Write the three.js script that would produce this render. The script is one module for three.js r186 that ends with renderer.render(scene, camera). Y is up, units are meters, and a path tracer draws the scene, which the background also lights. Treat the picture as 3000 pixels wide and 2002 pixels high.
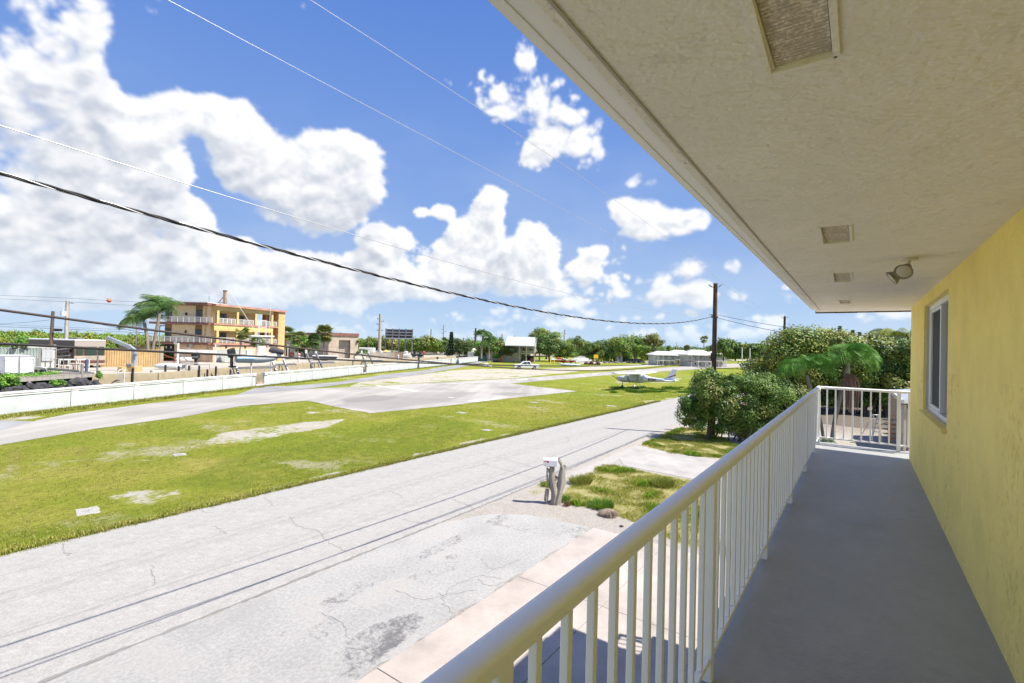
import * as THREE from 'three';
import { ImprovedNoise } from 'three/addons/math/ImprovedNoise.js';
import { TextGeometry } from 'three/addons/geometries/TextGeometry.js';
import { FontLoader } from 'three/addons/loaders/FontLoader.js';
import { RoundedBoxGeometry } from 'three/addons/geometries/RoundedBoxGeometry.js';

// ---------- camera ----------
const scene = new THREE.Scene();
const HCAM = 5.7, FPX = 1430, PSI = Math.atan(1018 / 1430);
const camera = new THREE.PerspectiveCamera(2 * Math.atan(1001 / FPX) * 180 / Math.PI, 3000 / 2002, 0.05, 6000);
camera.rotation.order = 'YXZ';
camera.position.set(0, HCAM, 0);
camera.rotation.set(Math.atan(15 / 1430), PSI, 0.024);
camera.updateMatrixWorld(true);
const EXPOSURE = 2.5;
const renderer = new THREE.WebGLRenderer({ antialias: true });
renderer.setSize(1024, 683);
renderer.toneMapping = THREE.LinearToneMapping;
renderer.toneMappingExposure = EXPOSURE;
renderer.shadowMap.enabled = true;
// layout helper: survey points of the photograph turned into places in the world
const V3 = (x, y, z) => new THREE.Vector3(x, y, z);
function ray(u, v) { return V3((u - 1500) / FPX, -(v - 1001) / FPX, -1).applyQuaternion(camera.quaternion); }
function P(u, v, d) { return ray(u, v).multiplyScalar(d).add(camera.position); }
function G(u, v, y = 0) { const r = ray(u, v); return r.multiplyScalar((y - HCAM) / r.y).add(camera.position); }
function PX(u, v, x) { const r = ray(u, v); return r.multiplyScalar(x / r.x).add(camera.position); }
const camF = V3(0, 0, -1).applyQuaternion(camera.quaternion);
const depthOf = (p) => p.clone().sub(camera.position).dot(camF);

// ---------- random, noise ----------
let seed_ = 7;
function reseed(s) { seed_ = s >>> 0; }
function rnd() { seed_ = (seed_ + 0x6d2b79f5) | 0; let t = Math.imul(seed_ ^ (seed_ >>> 15), 1 | seed_); t = (t + Math.imul(t ^ (t >>> 7), 61 | t)) ^ t; return ((t ^ (t >>> 14)) >>> 0) / 4294967296; }
const rr = (a, b) => a + (b - a) * rnd();
const gauss = () => (rnd() + rnd() + rnd() - 1.5) * 1.15;
const IN = new ImprovedNoise();
const n3 = (x, y, z) => IN.noise(x, y, z);
function fbm(x, y, z, o = 4) { let s = 0, a = .5, f = 1; for (let i = 0; i < o; i++) { s += a * IN.noise(x * f, y * f, z * f + i * 7.3); a *= .5; f *= 2.03; } return s; }
const sst = (a, b, x) => { const t = Math.min(1, Math.max(0, (x - a) / (b - a))); return t * t * (3 - 2 * t); };
const mix = (a, b, t) => a + (b - a) * t;
const clamp = (x, a = 0, b = 1) => Math.min(b, Math.max(a, x));
const s2l = (c) => { c /= 255; return c <= .04045 ? c / 12.92 : Math.pow((c + .055) / 1.055, 2.4); };
const l2s = (c) => 255 * (c <= .0031308 ? 12.92 * c : 1.055 * Math.pow(Math.max(c, 0), 1 / 2.4) - .055);

// ---------- sky ----------
const SUN = V3(0.523, 0.828, -0.2015).normalize();
{
  const W = 2048, H = 1024, data = new Float32Array(W * H * 4);
  const blobs = [];
  const B = (u, v, ru, rv, k = 1) => {
    const c = ray(u, v).normalize(), e = ray(u + ru, v).normalize().sub(c), t = ray(u, v - rv).normalize().sub(c);   // measured along and across the sky round its centre
    const ee = e.dot(e), tt = t.dot(t), et = e.dot(t), D = ee * tt - et * et;
    blobs.push([c, e.clone().multiplyScalar(tt / D).addScaledVector(t, -et / D), t.clone().multiplyScalar(ee / D).addScaledVector(e, -et / D), k, Math.cos(Math.min(1.3, 1.75 * Math.sqrt(Math.max(ee, tt))))]);
  };
  for (const b of [[40, 60, 290, 260], [180, 120, 150, 140], [-200, 0, 300, 300], [130, 300, 200, 170], [250, 60, 90, 130], [285, 265, 55, 70], [60, 520, 300, 240], [-250, 300, 300, 500],
    [400, 370, 170, 90], [560, 330, 130, 65], [650, 350, 90, 75], [730, 420, 75, 70], [480, 480, 100, 80], [330, 560, 250, 120], [150, 660, 330, 130], [490, 500, 70, 45], [560, 640, 80, 75],
    [740, 500, 90, 60], [960, 590, 80, 60], [1010, 600, 90, 60], [930, 620, 80, 50], [880, 560, 80, 60], [830, 520, 90, 60], [810, 500, 130, 90], [880, 560, 150, 110], [1000, 500, 130, 120], [700, 440, 100, 70], [900, 440, 110, 65], [1010, 420, 90, 60], [1070, 470, 65, 70], [1060, 560, 75, 60], [950, 570, 130, 70], [960, 650, 120, 50], [1130, 720, 90, 55], [1090, 710, 50, 40],
    [170, 780, 330, 80], [480, 760, 200, 70], [660, 730, 90, 60], [800, 790, 260, 60], [560, 850, 420, 55], [1060, 800, 220, 55], [200, 860, 260, 50], [900, 870, 300, 45], [30, 780, 200, 70],
    [1435, 605, 48, 55], [1425, 650, 60, 55], [1365, 690, 65, 45], [1430, 740, 130, 60], [1570, 700, 60, 55], [1590, 740, 65, 55], [1510, 790, 120, 55], [1315, 625, 34, 34], [1370, 810, 130, 45], [1560, 850, 140, 35], [1300, 770, 70, 50], [1260, 850, 160, 45],
    [1740, 765, 48, 42], [1765, 735, 28, 28], [1700, 800, 40, 25], [1740, 815, 45, 25],
    [1445, 280, 55, 70, .72], [1560, 270, 95, 90, .74], [1650, 370, 100, 85, .8], [1730, 430, 65, 55, .72], [1590, 430, 70, 70, .68], [1530, 150, 50, 70, .6],
    [1830, 610, 60, 48], [1900, 630, 75, 50], [1990, 640, 80, 45], [2060, 630, 45, 35], [1880, 665, 90, 30], [1880, 530, 40, 30, .6],
    [1955, 855, 42, 42], [2050, 880, 50, 42], [1990, 885, 85, 32], [1965, 815, 28, 25, .8], [2060, 850, 30, 30, .8],
    [2150, 775, 38, 28, .7], [1830, 815, 34, 28, .7], [1825, 850, 45, 22, .7], [2180, 860, 60, 26, .6], [1680, 890, 90, 22, .7], [1250, 620, 32, 24, .6], [1860, 940, 70, 16, .5]]) B(...b);
  const light = V3(-.25, .9, 0).normalize();
  const field = (x, y, z, oct) => {
    let keep = 1, dv = 1;
    const wx = n3(x * 9, y * 9, z * 9) * .022, wy = n3(x * 9 + 31, y * 9, z * 9) * .022, wz = n3(x * 9, y * 9 + 57, z * 9) * .022;
    const wl = 1 / Math.hypot(x + wx, y + wy, z + wz), X = (x + wx) * wl, Y = (y + wy) * wl, Z = (z + wz) * wl;
    for (const b of blobs) {
      const c = b[0], d = X * c.x + Y * c.y + Z * c.z; if (d < b[4]) continue; const dx = X - c.x, dy = Y - c.y, dz = Z - c.z;
      const a = dx * b[1].x + dy * b[1].y + dz * b[1].z, h = dx * b[2].x + dy * b[2].y + dz * b[2].z;
      const q = 1 - (a * a + h * h) * .62; if (q > 0) keep *= 1 - clamp(q * 1.25) * .86 * b[3];
    }
    let cov = 1 - keep;
    const off = x * camF.x + y * camF.y + z * camF.z;       // beyond the view the same kind of broken cumulus goes on
    const w = 1 - sst(.55, .74, off);
    if (w > 0) { const k = 1.6 / (y + .22); cov = mix(cov, clamp(.30 + 1.7 * fbm(x * k + 4.2, 1.7, z * k, 3)), w); }
    const lowk = sst(.30, .08, y); if (lowk > 0) cov = Math.max(cov, lowk * clamp(.36 + 1.5 * fbm(x * 7 + 3, y * 17, z * 7, 3)));
    const s = 12 + 9 * (1 - y);
    let f = 0, am = .5, fr = s;
    for (let i = 0; i < oct; i++) { f += am * (Math.abs(n3(x * fr, y * fr * 1.2, z * fr + i * 3.1)) * 2.5 - .52); am *= .55; fr *= 2.11; }
    return cov * 1.2 + f * (.95 - .55 * cov) - .58 - .16 * (1 - sst(0, .3, cov));
  };
  const lin = (r, g, b) => [s2l(r) / EXPOSURE, s2l(g) / EXPOSURE, s2l(b) / EXPOSURE];
  const stops = [[0, lin(200, 224, 247)], [.06, lin(184, 213, 246)], [.18, lin(150, 184, 236)], [.36, lin(122, 161, 228)], [.6, lin(95, 138, 217)], [1, lin(80, 122, 206)]];
  for (let j = 0; j < H; j++) {
    const el = ((j + .5) / H - .5) * Math.PI, y = Math.sin(el), cy = Math.cos(el);
    for (let i = 0; i < W; i++) {
      const a = ((i + .5) / W - .5) * 2 * Math.PI, x = Math.cos(a) * cy, z = Math.sin(a) * cy, o = (j * W + i) * 4;
      let c;
      const yy = Math.max(0, y);
      let k = 0; while (k < stops.length - 2 && yy > stops[k + 1][0]) k++;
      const t = clamp((yy - stops[k][0]) / (stops[k + 1][0] - stops[k][0]));
      c = [0, 1, 2].map((q) => mix(stops[k][1][q], stops[k + 1][1][q], t));
      if (y > -.02) {
        const d = field(x, y, z, 6), al = sst(-.04, mix(.16, .62, clamp(.5 + 1.5 * fbm(x * 5 + 40, y * 5, z * 5, 2))), d) * sst(-.02, .05, y);
        if (al > .002) {
          const d2 = field(x, y + .055, z, 4), d3 = field(x - .03, y + .13, z, 3);
          const dS = field(x + SUN.x * .022, y + SUN.y * .022, z + SUN.z * .022, 6), relief = clamp(.5 + (d - dS) * 2.2);
          const sh = clamp(sst(-.05, .8, d2) * .5 + sst(0, .75, d3) * .5) * (1 - .5 * sst(.32, .62, y)) * sst(.05, .5, d);
          const q = clamp(.86 + (relief - .5) * .75 - .58 * sh), e = 1 / EXPOSURE, col = [mix(.56, 1.06, q) * e, mix(.61, 1.06, q) * e, mix(.70, 1.07, q) * e];
          const far = 1 - sst(0, .16, y);
          for (let q = 0; q < 3; q++) c[q] = mix(c[q], mix(col[q], mix(col[q], stops[0][1][q] * 1.1, .55), far), al * .97);
        }
        // thin veil of haze and high cloud
        const veil = clamp(.5 * (.5 + fbm(x * 5 + 9, y * 11, z * 5, 4)) - .12) * .4 * (1 - sst(.2, .5, y));
        for (let q = 0; q < 3; q++) c[q] = mix(c[q], .93 / EXPOSURE, veil);
      } else { const g = sst(-.02, -.1, y); c = c.map((q, m) => mix(q, [.26, .27, .22][m], g)); }
      data[o] = c[0]; data[o + 1] = c[1]; data[o + 2] = c[2]; data[o + 3] = 1;
    }
  }
  const tex = new THREE.DataTexture(data, W, H, THREE.RGBAFormat, THREE.FloatType);
  tex.mapping = THREE.EquirectangularReflectionMapping; tex.magFilter = THREE.LinearFilter; tex.minFilter = THREE.LinearFilter;
  tex.wrapS = THREE.RepeatWrapping; tex.needsUpdate = true;
  scene.background = tex; scene.environment = tex;
}
const sun = new THREE.DirectionalLight(new THREE.Color().setRGB(1, .94, .84), 3.6);
sun.position.copy(SUN).multiplyScalar(200); sun.castShadow = true; sun.shadow.mapSize.set(4096, 4096);
Object.assign(sun.shadow.camera, { left: -160, right: 160, top: 160, bottom: -160, near: 1, far: 600 });
scene.add(sun, sun.target);

// ---------- textures ----------
function dtex(w, h, fn, srgb = false, rep = null) {     // fn(x, y) -> [r, g, b] 0..255 bytes
  const d = new Uint8Array(w * h * 4);
  for (let j = 0; j < h; j++) for (let i = 0; i < w; i++) { const c = fn(i, j), o = (j * w + i) * 4; d[o] = clamp(c[0], 0, 255); d[o + 1] = clamp(c[1], 0, 255); d[o + 2] = clamp(c[2], 0, 255); d[o + 3] = 255; }
  const t = new THREE.DataTexture(d, w, h); t.wrapS = t.wrapT = THREE.RepeatWrapping; t.magFilter = THREE.LinearFilter; t.minFilter = THREE.LinearMipmapLinearFilter;
  if (srgb) t.colorSpace = THREE.SRGBColorSpace; if (rep) t.repeat.set(rep[0], rep[1]); t.needsUpdate = true; return t;
}
function tileNoise(w, base, oct, f) {  // periodic fbm on a torus lattice, scalar field
  const a = new Float32Array(w * w);
  for (let o = 0, amp = 1, fr = base; o < oct; o++, amp *= f, fr *= 2) {
    const g = new Float32Array(fr * fr); for (let i = 0; i < g.length; i++) g[i] = rnd() - .5;
    for (let j = 0; j < w; j++) { const y = j / w * fr, y0 = Math.floor(y), ty = y - y0, sy = ty * ty * (3 - 2 * ty), r0 = (y0 % fr) * fr, r1 = ((y0 + 1) % fr) * fr;
      for (let i = 0; i < w; i++) { const x = i / w * fr, x0 = Math.floor(x) % fr, x1 = (x0 + 1) % fr, tx = x - Math.floor(x), sx = tx * tx * (3 - 2 * tx);
        a[j * w + i] += amp * mix(mix(g[r0 + x0], g[r0 + x1], sx), mix(g[r1 + x0], g[r1 + x1], sx), sy); } }
  }
  return a;
}
reseed(11);
const NA = tileNoise(512, 8, 6, .6), NB = tileNoise(512, 64, 3, .8), NC = tileNoise(512, 4, 7, .62);
const grainTex = dtex(512, 512, (i, j) => { const k = 225 + 42 * NB[j * 512 + i] + 32 * NA[j * 512 + i]; return [k, k, k]; });
const weatherTex = dtex(512, 512, (i, j) => { const k = 222 + 60 * NC[j * 512 + i]; return [k, k * .99, k * .97]; });
const bumpTex = dtex(512, 512, (i, j) => { const k = 128 + 110 * NB[j * 512 + i] + 40 * NA[j * 512 + i]; return [k, k, k]; });
const woodTex = dtex(512, 512, (i, j) => { const k = 200 + 50 * NC[((j >> 4) * 512 + i) % 262144] + 70 * NB[((j >> 5) * 512 + i) % 262144]; return [k, k * .98, k * .95]; });
function rep(t, sx, sy = sx) { const c = t.clone(); c.repeat.set(sx, sy); c.needsUpdate = true; return c; }

// ---------- materials ----------
const grain2 = rep(grainTex, .5), weather3 = rep(weatherTex, .28), bump1 = rep(bumpTex, 1), wood1 = rep(woodTex, .7);
function M(r, g, b, rough = .75, o = {}) {   // linear base colour
  const phys = o.transmission !== undefined || o.clearcoat !== undefined || o.sheen !== undefined;
  const m = phys ? new THREE.MeshPhysicalMaterial() : new THREE.MeshStandardMaterial();
  m.color.setRGB(r, g, b); m.roughness = rough; Object.assign(m, o); return m;
}
const W = { map: weather3 };
const mat = {
  whitePaint: M(.80, .80, .79, .45, W), whiteMetal: M(.80, .81, .82, .35, { clearcoat: .3, clearcoatRoughness: .3 }), cream: M(.62, .52, .36, .8, W), wood: M(.17, .115, .085, .9, { map: wood1 }), greyWood: M(.33, .29, .25, .95, { map: wood1 }),
  concrete: M(.46, .43, .38, .9, W), dark: M(.02, .02, .022, .5), rubber: M(.022, .022, .024, .85), steel: M(.55, .57, .6, .35, { metalness: .85 }), galv: M(.40, .42, .44, .45, { metalness: .6, map: weather3 }),
  glass: M(.03, .045, .05, .06), black: M(.012, .012, .014, .7), red: M(.42, .03, .025, .4), rust: M(.24, .08, .045, .85, W),
  cable: M(.018, .017, .017, .7), cableBrown: M(.05, .033, .028, .7), wire: M(.55, .55, .56, .4, { metalness: .6 }),
};

// ---------- geometry builder ----------
const mtx = new THREE.Matrix4(), Q = new THREE.Quaternion(), E3 = new THREE.Euler();
function flip(g) { for (const k of ['position', 'normal', 'uv']) { const a = g.attributes[k]; if (!a) continue; const n = a.itemSize, r = a.array; for (let i = 0; i + 2 < a.count; i += 3) for (let q = 0; q < n; q++) { const t = r[(i + 1) * n + q]; r[(i + 1) * n + q] = r[(i + 2) * n + q]; r[(i + 2) * n + q] = t; } } return g; }
function outward(g) { const q = g.index ? g.toNonIndexed() : g, p = q.attributes.position, A = V3(), B = V3(), C = V3(); let v = 0; for (let i = 0; i < p.count; i += 3) { A.fromBufferAttribute(p, i); B.fromBufferAttribute(p, i + 1); C.fromBufferAttribute(p, i + 2); v += A.dot(B.cross(C)); } if (v < 0) { if (g.index) { const x = g.index.array; for (let i = 0; i < x.length; i += 3) { const t = x[i + 1]; x[i + 1] = x[i + 2]; x[i + 2] = t; } } else flip(g); g.computeVertexNormals(); } return g; }
class MB {
  constructor() { this.g = []; }
  add(geo, x = 0, y = 0, z = 0, rx = 0, ry = 0, rz = 0, s = 1) {
    const g = geo.index ? geo.toNonIndexed() : geo.clone(); E3.set(rx, ry, rz, 'YXZ'); Q.setFromEuler(E3);
    g.applyMatrix4(mtx.compose(V3(x, y, z), Q, typeof s === 'number' ? V3(s, s, s) : s)); if (typeof s !== 'number' && s.x * s.y * s.z < 0) flip(g); this.g.push(g); return this;
  }
  box(w, h, d, x, y, z, ry = 0, rx = 0, rz = 0) { return this.add(new THREE.BoxGeometry(w, h, d), x, y, z, rx, ry, rz); }
  rbox(w, h, d, r, x, y, z, ry = 0, rx = 0, rz = 0) { return this.add(new RoundedBoxGeometry(w, h, d, 2, r), x, y, z, rx, ry, rz); }
  bar(a, b, r, n = 6, r2 = r) {
    const d = b.clone().sub(a), l = d.length(), g = new THREE.CylinderGeometry(r2, r, l, n, 1).toNonIndexed();
    Q.setFromUnitVectors(V3(0, 1, 0), d.normalize()); g.applyMatrix4(mtx.compose(a.clone().add(b).multiplyScalar(.5), Q, V3(1, 1, 1))); this.g.push(g); return this;
  }
  beam(a, b, w, h) { const d = b.clone().sub(a), l = d.length(), g = new THREE.BoxGeometry(w, h, l).toNonIndexed(); const m = new THREE.Matrix4().lookAt(a, b, Math.abs(d.y / l) > .99 ? V3(1, 0, 0) : V3(0, 1, 0)); m.setPosition(a.clone().add(b).multiplyScalar(.5)); g.applyMatrix4(m); this.g.push(g); return this; }
  tube(pts, r, n = 6, seg = 24) { this.g.push(new THREE.TubeGeometry(new THREE.CatmullRomCurve3(pts), seg, r, n).toNonIndexed()); return this; }
  prism(pts, depth, x = 0, y = 0, z = 0, ry = 0, bevel = 0) {   // outline in x,y extruded along z
    const s = new THREE.Shape(pts.map((p) => new THREE.Vector2(p[0], p[1])));
    return this.add(new THREE.ExtrudeGeometry(s, { depth, bevelEnabled: bevel > 0, bevelSize: bevel, bevelThickness: bevel, bevelSegments: 2, curveSegments: 8 }), x, y, z, 0, ry, 0);
  }
  geometry() {
    let n = 0; for (const g of this.g) n += g.attributes.position.count;
    const p = new Float32Array(n * 3), nn = new Float32Array(n * 3), uv = new Float32Array(n * 2); let o = 0;
    for (const g of this.g) { p.set(g.attributes.position.array.subarray(0, g.attributes.position.count * 3), o * 3); nn.set(g.attributes.normal.array.subarray(0, g.attributes.position.count * 3), o * 3); o += g.attributes.position.count; }
    for (let i = 0; i < n; i++) { const ax = Math.abs(nn[i * 3]), ay = Math.abs(nn[i * 3 + 1]), az = Math.abs(nn[i * 3 + 2]); const X = p[i * 3], Y = p[i * 3 + 1], Z = p[i * 3 + 2];
      if (ay >= ax && ay >= az) { uv[i * 2] = X; uv[i * 2 + 1] = Z; } else if (ax >= az) { uv[i * 2] = Z; uv[i * 2 + 1] = Y; } else { uv[i * 2] = X; uv[i * 2 + 1] = Y; } }
    const r = new THREE.BufferGeometry(); r.setAttribute('position', new THREE.BufferAttribute(p, 3)); r.setAttribute('normal', new THREE.BufferAttribute(nn, 3)); r.setAttribute('uv', new THREE.BufferAttribute(uv, 2)); return r;
  }
  build(name, m, parent = scene, label) { const o = new THREE.Mesh(this.geometry(), m); o.name = parent === scene ? numbered(name) : name; o.castShadow = o.receiveShadow = true; parent.add(o); if (label) o.userData.label = label; return o; }
}
const mb = () => new MB();
const names = new Map();
function numbered(n) { const k = names.get(n) ?? 0; names.set(n, k + 1); return k ? n + '_' + String(k).padStart(3, '0') : n; }
function tag(o, label, category, group, kind) { if (label) o.userData.label = label; if (category) o.userData.category = category; if (group) o.userData.group = group; if (kind) o.userData.kind = kind; return o; }
function thing(name, label, category, pos = V3(0, 0, 0), turn = 0, group) {
  const o = new THREE.Group(); o.name = numbered(name); o.position.copy(pos); o.rotation.y = turn; scene.add(o); return tag(o, label, category, group);
}
function put(name, label, category, u, v, { y = 0, turn = 0, face, group, d } = {}) {   // a thing standing where the photo shows its foot; local x runs right, z toward the viewer
  const p = d ? P(u, v, d) : G(u, v, y), o = thing(name, label, category, p, PSI + (face !== undefined ? Math.atan((1500 - u) / FPX) + face : turn), group); o.s = depthOf(p) / FPX; return o;
}
function clone(o, label, pos, turn, group) { const c = o.clone(); c.name = numbered(o.name.replace(/_\d{3}$/, '')); scene.add(c); if (pos) c.position.copy(pos); if (turn !== undefined) c.rotation.y = turn; c.userData = { ...o.userData }; if (label) c.userData.label = label; if (group) c.userData.group = group; c.s = o.s; return c; }
function poly(px, y) { return px.map(([u, v]) => { const g = G(u, v); return [g.x, g.z]; }); }
function densify(pts, step, amp, f) {   // outline with an uneven edge
  const out = []; for (let i = 0; i < pts.length; i++) { const a = pts[i], b = pts[(i + 1) % pts.length], l = Math.hypot(b[0] - a[0], b[1] - a[1]), n = Math.max(1, Math.min(400, Math.round(l / step)));
    for (let k = 0; k < n; k++) { const t = k / n, x = mix(a[0], b[0], t), z = mix(a[1], b[1], t), nx = (b[1] - a[1]) / l, nz = -(b[0] - a[0]) / l, e = k === 0 ? 0 : amp * fbm(x * f, 3.1, z * f, 3) * 2; out.push([x + nx * e, z + nz * e]); } }
  return out;
}
function sheet(pts, y, uvbox) {   // flat ground polygon; uv in metres or fitted to uvbox [x0, z0, x1, z1]
  const s = new THREE.Shape(pts.map((p) => new THREE.Vector2(p[0], -p[1]))), g = new THREE.ShapeGeometry(s); g.rotateX(-Math.PI / 2); g.translate(0, y, 0);
  const p = g.attributes.position, uv = g.attributes.uv; for (let i = 0; i < p.count; i++) { const x = p.getX(i), z = p.getZ(i); uvbox ? uv.setXY(i, (x - uvbox[0]) / (uvbox[2] - uvbox[0]), (z - uvbox[1]) / (uvbox[3] - uvbox[1])) : uv.setXY(i, x, z); }
  g.computeVertexNormals(); return g;
}
function struct(name, geo, m, label) { const o = new THREE.Mesh(geo, m); o.name = numbered(name); o.receiveShadow = o.castShadow = true; o.userData.kind = 'structure'; if (label) o.userData.label = label; scene.add(o); return o; }
// ---------- the ground ----------
let crackOn, RUNWAY;
function inside(pts, x, z) { let k = false; for (let i = 0, j = pts.length - 1; i < pts.length; j = i++) { const a = pts[i], b = pts[j]; if ((a[1] > z) !== (b[1] > z) && x < (b[0] - a[0]) * (z - a[1]) / (b[1] - a[1]) + a[0]) k = !k; } return k; }
const KD = 2.05;   // brightness of a sunlit horizontal white surface in the picture, used to turn seen colours into base colours
const bc = (r, g, b) => [r, g, b].map((c) => l2s(s2l(c) / KD));
const mixc = (a, b, t) => [mix(a[0], b[0], t), mix(a[1], b[1], t), mix(a[2], b[2], t)];
function maskMap(x0, z0, x1, z1, w, h, list, blur = 2) {   // list: [strength, outline in ground metres]
  const c = document.createElement('canvas'); c.width = w; c.height = h; const q = c.getContext('2d'); q.fillStyle = '#000'; q.fillRect(0, 0, w, h);
  for (const [k, pts] of list) { q.fillStyle = `rgba(255,255,255,${k})`; q.beginPath(); pts.forEach(([x, z], i) => { const X = (x - x0) / (x1 - x0) * w, Y = (z - z0) / (z1 - z0) * h; i ? q.lineTo(X, Y) : q.moveTo(X, Y); }); q.fill(); }
  const im = q.getImageData(0, 0, w, h).data; let a = new Float32Array(w * h); for (let i = 0; i < a.length; i++) a[i] = im[i * 4] / 255;
  for (let k = 0; k < blur; k++) { const b = new Float32Array(w * h); for (let j = 0; j < h; j++) for (let i = 0; i < w; i++) { let s = 0; for (let y = -1; y <= 1; y++) for (let x = -1; x <= 1; x++) s += a[clamp(j + y, 0, h - 1) * w + clamp(i + x, 0, w - 1)]; b[j * w + i] = s / 9; } a = b; }
  return (x, z) => { const X = clamp((x - x0) / (x1 - x0) * w - .5, 0, w - 1.01), Y = clamp((z - z0) / (z1 - z0) * h - .5, 0, h - 1.01), i = X | 0, j = Y | 0, u = X - i, v = Y - j; return mix(mix(a[j * w + i], a[j * w + i + 1], u), mix(a[(j + 1) * w + i], a[(j + 1) * w + i + 1], u), v); };
}
const GR = { a: bc(184, 188, 74), b: bc(158, 176, 54), c: bc(208, 198, 108), d: bc(130, 150, 44), soil: bc(222, 214, 198), white: bc(250, 244, 236), pale: bc(224, 214, 190), red: bc(186, 158, 122) };
function grassColor(x, z, far) {
  const big = fbm(x * .06, 2.2, z * .06, 3), mid = fbm(x * .35, 5.1, z * .35, 3), fine = n3(x * 2.3, 8, z * 2.3) * .6 + n3(x * 6.1, 3, z * 6.1) * .5, t = clamp(.5 + big * 1.5 + mid * .7);
  let c = mixc(GR.a, GR.b, t); c = mixc(c, GR.c, clamp(-mid * 1.4 - big * .6)); c = mixc(c, GR.d, clamp(fine * .8 + mid * .3 - .08)); const k = 1 + fine * .16 + (rnd() - .5) * (far ? .08 : .2);
  return [c[0] * k, c[1] * k, c[2] * k];
}
const gravel = [
  [.78, poly([[1053, 1120], [1226, 1099], [1323, 1086], [1420, 1081], [1560, 1083], [1700, 1076], [1900, 1066], [2060, 1060], [2060, 1066], [1900, 1074], [1700, 1088], [1515, 1108], [1400, 1113], [1234, 1122], [1097, 1132], [1020, 1134]])],
  [.62, poly([[590, 1300], [640, 1272], [800, 1247], [1018, 1227], [968, 1250], [830, 1275], [750, 1297], [660, 1302]])],
  [.60, poly([[750, 1452], [800, 1425], [920, 1395], [1046, 1368], [1045, 1380], [900, 1430], [790, 1456]])],
  [.60, poly([[1165, 1358], [1230, 1330], [1340, 1300], [1500, 1268], [1480, 1290], [1300, 1335], [1200, 1358]])],
  [.5, poly([[300, 1455], [420, 1440], [540, 1430], [530, 1462], [400, 1490]])],
  [.5, poly([[285, 1345], [330, 1330], [390, 1318], [360, 1335], [300, 1350]])],
  [.45, poly([[1880, 1176], [2000, 1160], [1995, 1172], [1900, 1186]])],
  [.45, poly([[2000, 1108], [1800, 1116], [1810, 1124], [1990, 1116]])],
  [.55, poly([[0, 1386], [20, 1362], [50, 1356], [60, 1372], [10, 1392]])],
  [.4, poly([[895, 1207], [960, 1203], [965, 1210], [900, 1213]])],
  [.5, poly([[0, 1226], [90, 1214], [130, 1222], [0, 1240]])],
];
const greener = [[.55, poly([[1180, 1380], [1400, 1240], [1250, 1215], [900, 1300], [700, 1330], [500, 1420], [300, 1400], [700, 1440]])], [.5, poly([[0, 1560], [300, 1510], [700, 1440], [400, 1560], [0, 1640]])], [.5, poly([[1850, 1150], [1990, 1140], [1985, 1128], [1870, 1138]])], [.6, poly([[500, 1272], [600, 1262], [590, 1275], [520, 1282]])], [.45, poly([[1790, 1142], [1900, 1135], [2010, 1142], [1900, 1152], [1800, 1152]])]];
const dirt = [[.6, poly([[30, 1320], [60, 1315], [50, 1350], [40, 1388], [10, 1390], [26, 1350]])], [.55, poly([[232, 1310], [252, 1306], [240, 1328], [272, 1355], [240, 1352], [225, 1328]])]];
const FB = [-96, -142, -17, 12];
{ // near field
  const gm = maskMap(FB[0], FB[1], FB[2], FB[3], 700, 1200, gravel), gg = maskMap(FB[0], FB[1], FB[2], FB[3], 500, 900, greener), gd = maskMap(FB[0], FB[1], FB[2], FB[3], 700, 1200, dirt);
  reseed(21);
  const N = 2048, t = dtex(N, N, (i, j) => {
    const x = mix(FB[0], FB[2], (i + .5) / N), z = mix(FB[1], FB[3], (j + .5) / N);
    let c = grassColor(x, z); const e = n3(x * .8, 9, z * .8) * .5 + n3(x * 3.1, 4, z * 3.1) * .55 + (rnd() - .5) * .55;
    c = mixc(c, GR.d, gg(x, z) * clamp(.8 + n3(x * 1.7, 1, z * 1.7)));
    c = mixc(c, GR.red, gd(x, z) * clamp(.8 + e * .6));
    const pn = fbm(x * .12, 4, z * .3, 3), m = gm(x, z), s = sst(.0, .25, m * 1.25 - .5 + e * .7 + pn * 1.3);
    if (m > .02) c = mixc(c, mixc(GR.pale, GR.white, clamp(.6 + e)), s * .95 + m * .05);
    const bare = sst(.12, .34, fbm(x * .19, 6, z * .26, 4) + e * .22 - .02); c = mixc(c, mixc(GR.pale, GR.white, clamp(e + .2)), bare * .75);
    return c;
  }, true);
  t.wrapS = t.wrapT = THREE.ClampToEdgeWrapping;
  struct('lawn', sheet([[-39.4, 12], [-17, 12], [-17, -142], [-96, -142], [-96, -104.6]], .004, FB), M(1, 1, 1, .95, { map: t, specularIntensity: .25, bumpMap: rep(bumpTex, 79 / .9, 154 / .9), bumpScale: .03 }));
}
{ // far field
  const X0 = -330, Z0 = -420, X1 = 60, Z1 = 30, gm = maskMap(X0, Z0, X1, Z1, 1000, 1000, [...gravel, [.5, poly([[1290, 1066], [1700, 1052], [1700, 1049], [1300, 1060]])]]);
  reseed(22);
  const N = 1024, t = dtex(N, N, (i, j) => { const x = mix(X0, X1, (i + .5) / N), z = mix(Z0, Z1, (j + .5) / N); let c = grassColor(x, z, true); const e = n3(x * .5, 9, z * .5) * .6 + (rnd() - .5) * .5; return mixc(c, GR.white, sst(0, .3, gm(x, z) * 1.2 - .45 + e * .5) * .9); }, true);
  t.wrapS = t.wrapT = THREE.ClampToEdgeWrapping;
  struct('meadow', sheet([[-30.6, 30], [60, 30], [60, -420], [-330, -420], [-330, -300], [-160, -215], [-116, -146]], -.012, [X0, Z0, X1, Z1]), M(1, 1, 1, .95, { map: t, specularIntensity: .25 }));
}
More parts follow.
